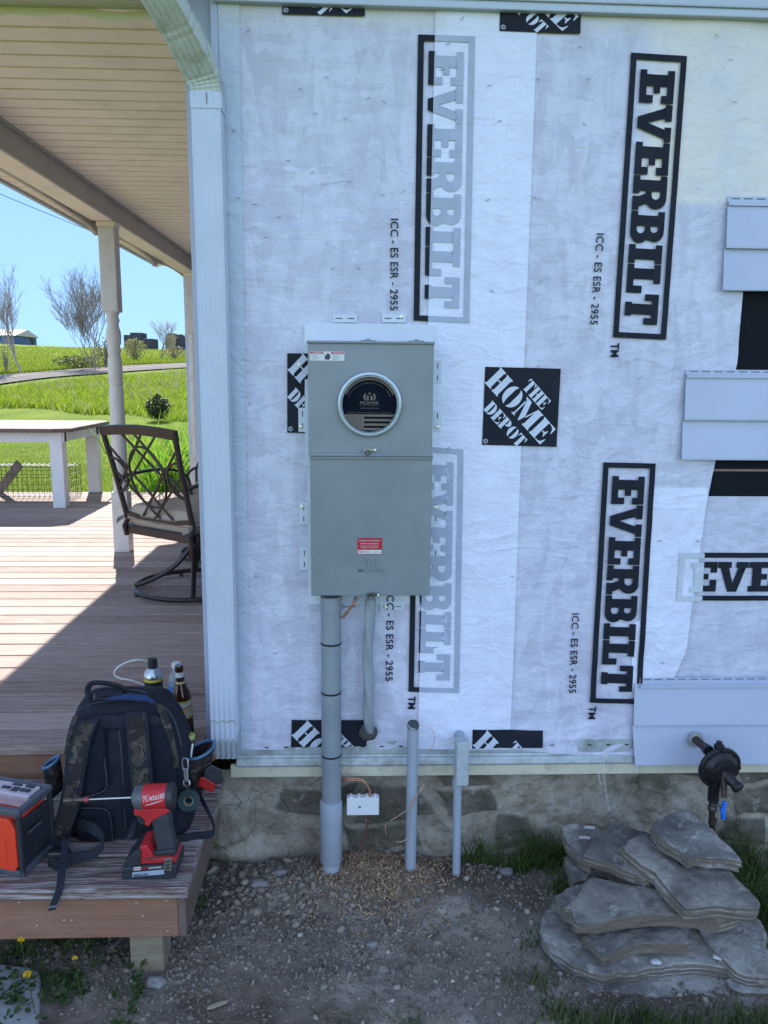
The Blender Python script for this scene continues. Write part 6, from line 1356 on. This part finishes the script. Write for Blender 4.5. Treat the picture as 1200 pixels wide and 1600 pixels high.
def flag(zoomed, z0, sy, sx, th, label, seed, back=0.):
    """outline in the enlarged crop -> photo point -> the stone's own tilted top plane"""
    pl_ = []
    for zx, zy in zoomed:
        px, py = 820+zx/3.158, 1230+zy/3.158; d = ray(px, py)
        # plane z = z0 + sy*(y-2.05) + sx*(x-.9)
        t_ = (z0-sy*2.05-sx*.9-CAM[2]+sy*CAM[1]+sx*CAM[0])/(d[2]-sy*d[1]-sx*d[0]); pl_.append(CAM+d*t_)
    P_ = np.array(pl_); n = 220; seg = np.linalg.norm(np.roll(P_, -1, 0)-P_, axis=1); cum = np.concatenate([[0], np.cumsum(seg)]); tt = np.linspace(0, cum[-1], n, endpoint=False)
    Pc = np.vstack([P_, P_[:1]]); ring = np.stack([np.interp(tt, cum, Pc[:, i]) for i in range(3)], -1)
    c0 = ring.mean(0); jit = (fbm(tt*14, tt*0+seed, seed, 5))*.030; dirs = ring-c0; dirs /= np.linalg.norm(dirs, axis=1)[:, None]; ring = ring+dirs*jit[:, None]
    nrm = np.array([-sx, -sy, 1.]); nrm /= np.linalg.norm(nrm); VV = []; rings = []
    def addring(s_, dn, jj, sd2):
        q = c0+(ring-c0)*s_; ex_ = (fbm(tt*22+sd2*7, tt*0+sd2, seed+sd2, 3))*jj; q = q+dirs*ex_[:, None]-nrm*dn; return q
    edge_relief = (vnoise(tt*28, tt*0, seed+9)-.5)*.006
    VV += [addring(.86, th, .02, 1)]; VV += [addring(.975, th*.98, .016, 2)]; VV += [addring(.998, th*.80, .016, 3)]; VV += [addring(.978, th*.74, .016, 3)]; VV += [addring(.985, th*.55, .016, 5)]; VV += [addring(1.010, th*.50, .014, 5)]; VV += [addring(1.008, th*.34, .014, 6)]; VV += [addring(.988, th*.28, .012, 6)]; VV += [addring(1.0, th*.03, .008, 7)]
    for s_, dn in ((.993, .0), (.97, -.001), (.94, -.002), (.90, -.002), (.85, -.002), (.80, -.002), (.74, -.002), (.68, -.002), (.61, -.002), (.54, -.002), (.46, -.002), (.38, -.002), (.3, -.002), (.2, -.002), (.1, -.002)):
        q = addring(s_, dn, .004 if s_ > .9 else 0., 8); q = q+nrm*((fbm(q[:, 0]*9, q[:, 1]*9, seed, 3)*.016+fbm(q[:, 0]*42, q[:, 1]*42, seed+3, 4)*.009)*(1 if s_ < .95 else .55))[:, None]; VV.append(q)
    V_ = np.concatenate(VV+[c0[None]+nrm*.002, (c0-nrm*th)[None]]); R0 = len(VV)
    Fs = [(i*n+k, i*n+(k+1) % n, (i+1)*n+(k+1) % n, (i+1)*n+k) for i in range(R0-1) for k in range(n)]+[((R0-1)*n+k, (R0-1)*n+(k+1) % n, R0*n) for k in range(n)]+[((k+1) % n, k, R0*n+1) for k in range(n)]
    base = c0-nrm*th; V_ = V_-base; me = bpy.data.meshes.new('flat_stone'); me.from_pydata([tuple(v) for v in V_], [], Fs); me.update(); me.materials.append(m_stone)
    o = bpy.data.objects.new('flat_stone', me); COL.objects.link(o); o.location = tuple(base); OFF[o.name] = base
    me.polygons.foreach_set('use_smooth', [True]*len(me.polygons))
    try: me.set_sharp_from_angle(angle=R_(17))
    except Exception: pass
    return tag(o, label, 'flat stone', 'flat stones stacked by the foundation')
S = flag
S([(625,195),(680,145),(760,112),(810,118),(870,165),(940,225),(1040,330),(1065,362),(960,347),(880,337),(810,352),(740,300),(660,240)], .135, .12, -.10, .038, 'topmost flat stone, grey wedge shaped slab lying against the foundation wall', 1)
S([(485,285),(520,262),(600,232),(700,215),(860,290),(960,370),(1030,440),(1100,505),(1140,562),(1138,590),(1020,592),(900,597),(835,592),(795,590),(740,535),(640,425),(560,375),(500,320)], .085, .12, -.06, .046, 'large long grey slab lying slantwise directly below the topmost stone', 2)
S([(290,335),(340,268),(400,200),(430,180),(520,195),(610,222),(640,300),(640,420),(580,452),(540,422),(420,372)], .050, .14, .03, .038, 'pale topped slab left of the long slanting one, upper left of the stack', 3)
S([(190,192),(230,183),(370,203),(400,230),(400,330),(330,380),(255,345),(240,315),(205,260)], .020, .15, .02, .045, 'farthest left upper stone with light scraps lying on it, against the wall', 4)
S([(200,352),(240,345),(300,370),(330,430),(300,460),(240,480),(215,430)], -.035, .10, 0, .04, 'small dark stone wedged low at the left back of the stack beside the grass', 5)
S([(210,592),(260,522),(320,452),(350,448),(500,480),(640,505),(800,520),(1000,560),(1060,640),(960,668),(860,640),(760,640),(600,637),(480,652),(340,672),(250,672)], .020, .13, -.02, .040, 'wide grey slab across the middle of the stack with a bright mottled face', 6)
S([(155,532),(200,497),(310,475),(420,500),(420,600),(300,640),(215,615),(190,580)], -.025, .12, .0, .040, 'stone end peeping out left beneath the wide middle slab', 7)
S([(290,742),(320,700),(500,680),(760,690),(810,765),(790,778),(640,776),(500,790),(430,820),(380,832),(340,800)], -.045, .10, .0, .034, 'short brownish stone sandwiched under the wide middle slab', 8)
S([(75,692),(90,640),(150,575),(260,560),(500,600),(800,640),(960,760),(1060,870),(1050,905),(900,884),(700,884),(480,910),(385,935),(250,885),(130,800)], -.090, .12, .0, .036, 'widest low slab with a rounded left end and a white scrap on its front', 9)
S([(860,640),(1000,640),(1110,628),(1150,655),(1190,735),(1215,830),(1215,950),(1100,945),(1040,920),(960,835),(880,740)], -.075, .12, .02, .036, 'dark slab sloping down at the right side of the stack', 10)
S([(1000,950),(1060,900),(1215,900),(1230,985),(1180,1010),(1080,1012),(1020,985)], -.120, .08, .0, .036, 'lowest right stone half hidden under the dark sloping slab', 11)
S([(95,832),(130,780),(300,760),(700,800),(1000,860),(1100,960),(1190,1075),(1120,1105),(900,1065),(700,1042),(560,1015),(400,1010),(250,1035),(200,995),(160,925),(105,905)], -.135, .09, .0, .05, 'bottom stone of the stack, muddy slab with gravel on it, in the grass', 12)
for px, py, nm in ((1024, 1505, 'white crumpled scrap on the front of the widest low slab'), (1121, 1497, 'white torn scrap at the right end of the widest low slab')):
    d = ray(px, py); t_ = (-.086-.12*2.05-CAM[2])/(d[2]-.12*d[1]); p = CAM+d*t_; v, f = lump(2, .3); o = mesh_np('paper_scrap', v*np.array([.015, .012, .003]), f, simple('scrap_white', (.55, .56, .58), .8)); o.location = tuple(p+np.array([0, -.002, .006])); tag(o, nm, 'scrap')
for px, py, ln, nm in ((921, 1297, .016, 'pale stick like chip lying on the far left upper stone'), (913, 1313, .017, 'weathered white chip in front of the stick like chip, on the upper left stone')):
    d = ray(px, py); t_ = (.022-.15*2.05-CAM[2])/(d[2]-.15*d[1]); p = CAM+d*t_; b = MB(); b.tube([(-ln, .002, 0), (0, 0, .002), (ln, -.002, 0)], .005, 7, flat=.6); o = b.build('pale_chip', simple('chip_pale', (.33, .33, .31), .8)); o.location = tuple(p+np.array([0, 0, .008])); tag(o, nm, 'chip')
# paving slab at the lower left
b = MB(); o2 = [G(px, py, -.125)[:2] for px, py in ((-120, 1498), (0, 1505), (58, 1512), (64, 1530), (60, 1600), (52, 1680), (-120, 1690))]; b.prism([tuple(q) for q in o2], lambda u, v, d: (u, v, d), -.20, -.125)
pv = b.build('paving_slab', None, bevel=.006); pm = Mat('slab_concrete', rough=.9); pm.base(pm.ramp(pm.noise(12, 8, .7), [(.3, (.20, .20, .20)), (.7, (.33, .33, .33))])); pm.bump(pm.noise(90, 6, .7), .5, .003); pv.data.materials.append(pm.m); tag(pv, 'pale grey paving slab at the lower left corner below the step', 'paving slab')

# ================================================================ GRASS AND WEEDS
def blades(name, base, h, w, lean, mat, parent=None, seg=3):
    n = len(base); a = rng.uniform(0, 2*math.pi, n); la = rng.uniform(0, 2*math.pi, n); h = np.broadcast_to(h, n); lean = np.broadcast_to(lean, n)*rng.uniform(.2, 1, n)
    sx_ = np.stack([np.cos(a), np.sin(a), 0*a], -1); ld = np.stack([np.cos(la), np.sin(la), 0*la], -1); V_ = []
    for i in range(seg+1):
        t_ = i/seg; c_ = base+np.array([0, 0, 1])*(h*(t_-.25*lean*t_*t_))[:, None]+ld*(h*lean*t_*t_)[:, None]; ww = (w*(1-t_**1.6)*.5+1e-4)
        V_ += [c_-sx_*np.reshape(np.broadcast_to(ww, n), (n, 1)), c_+sx_*np.reshape(np.broadcast_to(ww, n), (n, 1))]
    V_ = np.stack(V_, 1); k = 2*(seg+1); Fq = np.array([(2*i, 2*i+1, 2*i+3, 2*i+2) for i in range(seg)]); Fq = (Fq[None]+(np.arange(n)*k)[:, None, None]).reshape(-1, 4)
    return mesh_np(name, V_.reshape(-1, 3), Fq, mat, parent, smooth=True)
def leaf_mat(name, stops, tr=.35):
    m = Mat(name, rough=.6, spec=.25); rnd = m.geo.outputs['Random Per Island']; c = m.ramp(rnd, stops); m.base(c)
    td = N(m.nt, 'ShaderNodeBsdfTranslucent'); m.L(c, td.inputs['Color']); mx_ = N(m.nt, 'ShaderNodeMixShader'); mx_.inputs[0].default_value = tr; out = m.nt.nodes['Material Output']
    m.L(m.p.outputs[0], mx_.inputs[1]); m.L(td.outputs[0], mx_.inputs[2]); m.L(mx_.outputs[0], out.inputs['Surface']); return m.m
m_gr = leaf_mat('grass_blade', [(0, (.035, .07, .015)), (.6, (.06, .11, .022)), (.9, (.10, .14, .04)), (1, (.22, .19, .10))], .25)
m_bank = leaf_mat('bank_grass', [(0, (.15, .25, .012)), (.5, (.25, .36, .02)), (.85, (.36, .42, .05)), (.93, (.34, .30, .16)), (1, (.42, .36, .22))], .4)
m_lawn = leaf_mat('lawn_blade', [(0, (.11, .19, .006)), (.7, (.16, .24, .010)), (1, (.23, .28, .02))], .4)
cl_pts = []
def clump(px, py, n, r, z=None, hh=.10):
    p = G(px, py, -.15); x = p[0]+rng.normal(0, r, n); y = np.minimum(p[1]+rng.normal(0, r*.7, n), 2.375); cl_pts.append(np.stack([x, y, soil_z(x, y)-.004, np.full(n, hh)*rng.uniform(.45, 1.15, n)], -1))
for a in ((845, 1352, 260, .035, 0, .15), (870, 1345, 200, .03, 0, .13), (815, 1362, 110, .03, 0, .10), (760, 1335, 70, .04, 0, .12), (735, 1330, 50, .03, 0, .15), (885, 1390, 120, .03, 0, .10), (1160, 1420, 260, .04, 0, .15), (1185, 1380, 260, .05, 0, .16), (1140, 1340, 120, .03, 0, .15), (1200, 1440, 200, .04, 0, .14), (880, 1598, 200, .04, 0, .05), (960, 1612, 220, .045, 0, .055), (1040, 1615, 220, .045, 0, .055), (1110, 1615, 220, .045, 0, .055), (1180, 1605, 220, .045, 0, .06), (1000, 1590, 50, .02, 0, .06), (845, 1480, 60, .04, 0, .06), (840, 1540, 80, .04, 0, .06), (640, 1598, 60, .03, 0, .03), (540, 1600, 50, .04, 0, .03), (180, 1560, 30, .02, 0, .05), (80, 1480, 60, .04, 0, .08), (130, 1478, 60, .04, 0, .08), (30, 1490, 60, .03, 0, .07), (95, 1540, 70, .03, 0, .04), (310, 1420, 25, .02, 0, .05), (930, 1330, 60, .03, 0, .14)): clump(*a)
cp = np.concatenate(cl_pts); k = ~((cp[:, 0] < -.47) & (cp[:, 1] > 1.86)) | (cp[:, 3] < .09); cp = cp[k]
tag(blades('grass_tufts', cp[:, :3], cp[:, 3], .0035, .75, m_gr, seg=4), 'green grass tufts round the stone stack, the conduits and the step', 'grass', kind='stuff')
# clover and small weeds under the step: little round leaves
n = 1100; x = rng.uniform(-1.05, -.56, n); y = 1.78+np.abs(rng.normal(0, .10, n)); y = np.where(rng.random(n) < .5, y, rng.uniform(1.72, 1.9, n)); z = soil_z(x, y)+rng.uniform(.005, .035, n)
keep = (fbm(x*9, y*9, 71, 3) > -.02); x, y, z = x[keep], y[keep], z[keep]
pn_ = len(x); ang = np.linspace(0, 2*math.pi, 7)[:-1]; r_ = rng.uniform(.003, .009, pn_); tl = rng.normal(0, .35, (pn_, 2)); a0_ = rng.uniform(0, 6, pn_)
Vc = np.stack([x[:, None]+r_[:, None]*np.cos(ang[None]+a0_[:, None]), y[:, None]+r_[:, None]*np.sin(ang[None]+a0_[:, None]), z[:, None]+r_[:, None]*(tl[:, :1]*np.cos(ang[None])+tl[:, 1:]*np.sin(ang[None]))], -1).reshape(-1, 3)
tag(mesh_np('clover', Vc, np.arange(len(Vc)).reshape(-1, 6), leaf_mat('clover_leaf', [(0, (.03, .06, .018)), (1, (.07, .11, .035))], .2)), 'low clover and weeds in the dirt under the wooden step', 'weeds', kind='stuff')
xw = G(1000, 1585, -.15); n = 120; 
for i, (px, py, lab_) in enumerate(((33, 1470, 'dandelion flower beneath the step front, farthest left'), (43, 1524, 'dandelion flower on the paving slab edge at lower left'), (117, 1498, 'small dandelion flower among the clover, right of the other two'))):
    y = (1.84, 1.76, 1.80)[i]; p = W(px, py, y); zg_ = float(soil_z(p[0], y)); r = (.0095, .011, .007)[i]; t = thing('dandelion', lab_, 'dandelion', (p[0], y, zg_), 'dandelions at the lower left')
    MB().tube([(p[0]+.01, y+.01, zg_-.005), (p[0]+.004, y+.004, (zg_+p[2])/2), p], .0012, 5).build('stem', m_gr, t)
    n = 70; aa = rng.uniform(0, 6.28, n); el = rng.uniform(.1, 1.4, n); b = MB()
    for a, e in zip(aa, el):
        d = Vector((math.cos(a)*math.cos(e), math.sin(a)*math.cos(e), math.sin(e))); sd_ = d.orthogonal().normalized()*r*.13; c_ = Vector(p); b.add([c_-sd_, c_+sd_, c_+d*r+sd_*.8, c_+d*r-sd_*.8], [(0, 1, 2, 3)])
    b.build('flower_head', simple('dandelion_yellow', (.75, .50, .015), .6), t)

# lawn, bank and far vegetation
n = 60000; u = rng.random(n); yy = 8.3+u**1.6*17; t_ = rng.uniform(-.50, -.14, n); x = t_*yy-rng.random(n)*.5; P_ = np.stack([x, yy, terrain_z(x, yy)-.01], -1)
tag(blades('lawn_grass', P_, rng.uniform(.03, .065, n), .008, .8, m_lawn, seg=2), 'mown sunlit lawn beyond the deck', 'lawn grass', kind='stuff')
def bank(n, seed=0):
    y = rng.uniform(24, 70, n); t_ = rng.uniform(-.55, -.13, n); tt = np.clip((t_+.452)/.25, -.6, 1.3)
    lo = 32.2-6.0*tt; hi = 38.4+17.6*tt; k = (y > lo+.5*np.sin(t_*60)) & (y < hi); y, t_ = y[k], t_[k]; x = t_*y; return np.stack([x, y, terrain_z(x, y)-.03], -1), (y-lo[k])
P_, dd = bank(90000); hgt = rng.uniform(.18, .42, len(P_))*(1+.7*fbm(P_[:, 0]*.5, P_[:, 1]*.5, 91, 3)*2); 
tag(blades('tall_grass', P_, np.clip(hgt, .1, .75), .05, .85, m_bank, seg=2), 'tall bright grass on the bank between lawn and road', 'tall grass', kind='stuff')
P_, dd = bank(9000); k = fbm(P_[:, 0]*.35, P_[:, 1]*.35, 97, 3) > .08; P_ = P_[k]
tag(blades('dry_weeds', P_, rng.uniform(.3, .8, len(P_)), .03, .7, leaf_mat('dry_stalk', [(0, (.25, .20, .13)), (1, (.45, .38, .28))], .2), seg=2), 'pale dry weeds scattered through the tall grass', 'dry weeds', kind='stuff')
n = 26000; tt = rng.uniform(-.6, 1.3, n); y = 50+22*tt+rng.random(n)**2*60; t_ = -.452+.25*tt; x = t_*y; P_ = np.stack([x, y, terrain_z(x, y)-.03+.0], -1)
tag(blades('field_grass', P_, rng.uniform(.15, .40, n), .09, .6, leaf_mat('field_blade', [(0, (.17, .26, .02)), (.8, (.27, .33, .03)), (1, (.36, .35, .08))], .35), seg=2), 'yellow green field grass beyond the road', 'field grass', kind='stuff')

# plants at the deck's far corner
def leafy(name, label, cat, loc, n, r, h, mat, bw=.03, lean=.9):
    t = thing(name, label, cat, loc); nn_ = rng.normal(0, r*.35, (n, 2)); b0 = np.stack([loc[0]+nn_[:, 0], loc[1]+nn_[:, 1], np.full(n, loc[2])], -1)
    blades('leaves', b0, rng.uniform(.5, 1, n)*h, bw, lean, mat, t, seg=6); return t
leafy('daylily_clump', 'bright green clump of strap leaved plants at the far corner of the deck', 'plant', (-2.05, 8.75, -.2), 300, .62, 1.45, leaf_mat('lily_leaf', [(0, (.16, .34, .02)), (1, (.30, .50, .06))], .45), .032, .75)
def leafcloud(b_pts, size, mat, parent, nm='leaves'):
    n = len(b_pts); q = rng.normal(size=(n, 3)); q /= np.linalg.norm(q, axis=1)[:, None]; w = np.cross(q, rng.normal(size=(n, 3))); w /= np.linalg.norm(w, axis=1)[:, None]; s_ = (size*rng.uniform(.6, 1.3, n))[:, None]
    V_ = np.stack([b_pts-q*s_, b_pts+w*s_*.5, b_pts+q*s_, b_pts-w*s_*.5], 1).reshape(-1, 3); return mesh_np(nm, V_, np.arange(len(V_)).reshape(-1, 4), mat, parent)
def bush(name, label, cat, base, rx, h, n, size, mat, stems=9, smat=None, sph=.9):
    t = thing(name, label, cat, base); base = np.array(base)
    b = MB()
    for i in range(stems):
        a = rng.uniform(0, 6.28); e = base+np.array([math.cos(a)*rx*.75*rng.random(), math.sin(a)*rx*.75*rng.random(), h*rng.uniform(.6, .95)]); b.tube([base+np.array([math.cos(a)*rx*.1, 0, 0]), (base+e)/2+np.array([0, 0, h*.05]), e], [h*.016, h*.011, h*.004], 4)
    b.build('stems', smat or m_bark, t)
    q = rng.normal(size=(n, 3)); q /= np.linalg.norm(q, axis=1)[:, None]; q *= (rng.random(n)**.45)[:, None]; cl2 = rng.normal(size=(26, 3)); cl2 /= np.linalg.norm(cl2, axis=1)[:, None]; d_ = np.min(np.linalg.norm(q[:, None]-cl2[None]*.75, axis=2), axis=1); q = q[d_ < .42]
    p = base+q*np.array([rx, rx, h*.5])+np.array([0, 0, h*.55]); leafcloud(p, size, mat, t, 'foliage'); return t
m_bark = simple('bark', (.24, .19, .155), .9, var=.25, vs=8); m_bark2 = simple('bark_grey', (.32, .27, .235), .9, var=.2, vs=8)
bush('leafy_plant', 'light green leafy plant low beside the strap leaved clump', 'plant', (-1.95, 8.75, -.1), .26, .75, 700, .035, leaf_mat('fresh_leaf', [(0, (.15, .28, .04)), (1, (.28, .38, .08))], .4))
def gp(px, py, d): p = W(px, py, d); return (float(p[0]), d, float(terrain_z(p[0], d)))
bush('dark_shrub', 'small dark evergreen shrub where the mown lawn meets the tall grass', 'shrub', gp(247, 655, 26.5), .42, .85, 1500, .05, leaf_mat('evergreen', [(0, (.018, .035, .014)), (1, (.04, .065, .02))], .1))
bush('budding_shrub', 'pale budding shrub in front of the left dark shed', 'shrub', gp(212, 571, 74), 1.1, 2.0, 1300, .09, leaf_mat('bud', [(0, (.20, .20, .07)), (1, (.34, .33, .13))], .3), 26)
bush('roadside_shrub', 'low dark scrub at the base of the bare tree group beyond the road', 'shrub', gp(122, 576, 60), 1.8, .9, 900, .10, leaf_mat('scrub', [(0, (.07, .09, .03)), (1, (.16, .17, .06))], .2), 30)
bush('roadside_shrub', 'tan brush just left of the post, under the bare tree group', 'shrub', gp(166, 570, 62), .9, 2.2, 600, .09, leaf_mat('brush', [(0, (.11, .09, .05)), (1, (.20, .17, .08))], .2), 26)
bush('roadside_shrub', 'brown dry bush right of the blossoming tree, below the right shed', 'shrub', gp(272, 562, 82), 1.6, 1.3, 500, .10, leaf_mat('dry_brush', [(0, (.20, .15, .09)), (1, (.32, .25, .14))], .2), 40)
bush('twiggy_sapling', 'twiggy sapling at the far left edge beyond the road', 'sapling', gp(10, 585, 53), .55, 2.1, 300, .06, leaf_mat('bud', [(0, (.20, .20, .07)), (1, (.34, .33, .13))], .3), 14)
bush('far_conifer', 'tiny dark conifer on the skyline right of the left bare tree', 'conifer', gp(50, 538, 150), .5, 1.5, 300, .12, leaf_mat('evergreen', [(0, (.018, .035, .014)), (1, (.04, .065, .02))], .1))
def bare_tree(name, label, base, H, mat, stems=1, levels=5, spread=.5, seed=1, leaf=None, th=.022, up=.35):
    rs = random.Random(seed); t = thing(name, label, 'tree', base, 'trees beyond the road'); trunk = MB(); crown = MB(); tips = []
    def grow(p, d, L_, r, lev, bld):
        m = 4; pts_ = [p]; q = p.copy(); dd_ = d.copy()
        for i in range(m):
            dd_ = (dd_+Vector((rs.gauss(0, .09), rs.gauss(0, .09), rs.gauss(0, .05)+.05*up*2))).normalized(); q = q+dd_*(L_/m); pts_.append(q.copy())
        bld.tube(pts_, [max(.0065, r*(1-.13*i)) for i in range(m+1)], 6 if lev < 2 else (4 if lev < 3 else 3), cap=False)
        if lev >= levels: tips.append(q); return
        k = rs.choice((3, 4)) if lev < levels-1 else rs.choice((3, 4, 5))
        for j in range(k):
            s_ = rs.randint(1, m) if j else m; o_ = pts_[s_]; a = rs.uniform(0, 6.283); sp_ = spread*rs.uniform(.6, 1.3); ax2 = Vector((math.cos(a), math.sin(a), 0)); nd = (dd_*math.cos(sp_)+ax2*math.sin(sp_)+Vector((0, 0, up*.4))).normalized()
            grow(o_, nd, L_*rs.uniform(.62, .88), r*.56, lev+1, crown)
    for s_ in range(stems):
        a = s_/stems*6.283+.5; d = Vector((math.cos(a)*.20*(stems > 1)+(.0 if stems > 1 else -.06), math.sin(a)*.20*(stems > 1), 1)).normalized(); grow(Vector(base)+Vector((math.cos(a), math.sin(a), 0))*(.22 if stems > 1 else 0)+Vector((0, 0, -.1)), d, H*.34, H*th*(.75 if stems > 1 else 1), 0, trunk)
    trunk.build('trunk', mat, t, smooth=True); c_ = crown.build('crown', mat, t)
    if leaf:
        tp_ = np.array([q[:] for q in tips]); tp_ = np.repeat(tp_, 5, 0)+rng.normal(0, .13, (len(tp_)*5, 3)); leafcloud(tp_, .055, leaf, c_, 'blossom')
    return t
bare_tree('bare_tree', 'tall slender bare tree at the far left beyond the road', gp(33, 582, 52), 6.6, m_bark2, 1, 5, .40, 5, th=.013, up=.62)
bare_tree('bare_tree', 'wide bare tree with several stems standing behind the nearest porch post', gp(149, 574, 59), 6.3, m_bark, 4, 5, .44, 12, th=.011, up=.34)
bare_tree('blossoming_tree', 'small tree with pale new leaves between the two dark sheds', gp(253, 567, 79), 4.8, m_bark, 1, 4, .66, 3, leaf=leaf_mat('pale_leaf', [(0, (.30, .28, .20)), (1, (.50, .47, .36))], .3), th=.02)
# far buildings on the ridge
m_dark = simple('weathered_dark', (.045, .045, .055), .85, var=.3, vs=2); m_rroof = simple('roof_far_pink', (.55, .45, .42), .7); m_blue = simple('far_blue_wall', (.07, .12, .26), .7)
def far(px0, py0, px1, py1, d, depth): a, c_ = W(px0, py1, d), W(px1, py0, d); return a, c_
a, c_ = far(-120, 518, 25, 537, 150, 10); t = thing('blue_barn', 'long blue barn with a pale roof on the skyline at the left edge', 'barn', ((a[0]+c_[0])/2, 155, a[2])); zm = W(0, 524, 150)[2]
MB().box((a[0], 150, a[2]-1), (c_[0]-.3, 160, zm)).build('wall', m_blue, t)
MB().prism([(149.4, zm), (160.6, zm), (155, c_[2]+.6)], lambda u, v, d: (d, u, v), a[0]-.3, c_[0]+.1).build('roof', m_rroof, t)
t = thing('dark_shed', 'left dark boxy shed with stepped top on the ridge', 'shed', gp(208, 548, 132))
for nm, q, mt in (('tall_block', (204, 519.5, 222, 548), m_dark), ('low_block', (194, 523, 203.8, 548), m_dark), ('lean_to', (222.2, 529, 240, 548), m_dark), ('rusty_front', (196, 533, 213, 549), simple('rust_far', (.10, .05, .045), .8))):
    a, c_ = far(*q, 130, 3); yo = -.6 if nm == 'rusty_front' else 0
    MB().box((a[0], 130+yo, a[2]-1.5), (c_[0], 133+(0 if yo == 0 else -3.05), c_[2])).build(nm, mt, t, bevel=.12)
t = thing('dark_shed', 'right dark round shouldered shed on the ridge behind the blossoming tree', 'shed', gp(276, 548, 136))
o2 = [W(px, py, 134)[[0, 2]] for px, py in ((258, 560), (258, 524), (262, 520), (274, 521), (276, 523), (284, 522), (289, 526), (293, 532), (294.5, 560))]; MB().prism([tuple(q) for q in o2], lambda u, v, d: (u, d, v), 134, 137).build('shell', m_dark, t, bevel=.1)
o2 = [W(px, py, 133.9)[[0, 2]] for px, py in ((259, 546), (259, 524), (263, 521.5), (275, 523), (275, 546))]; MB().prism([tuple(q) for q in o2], lambda u, v, d: (u, d, v), 133.6, 133.99).build('tan_side', simple('tan_far', (.24, .18, .09), .8, var=.3, vs=3), t)
pw_ = thing('power_line', 'thin dark overhead wire crossing the sky behind the porch post', 'power line', tuple(W(0, 303, 30)))
MB().tube(smooth_path([W(-260, 190, 24), W(0, 303, 30), W(155, 366, 38), W(250, 402, 46), W(330, 430, 56)], 8), .012, 5).build('wire', simple('wire_dark', (.04, .04, .05), .6), pw_)
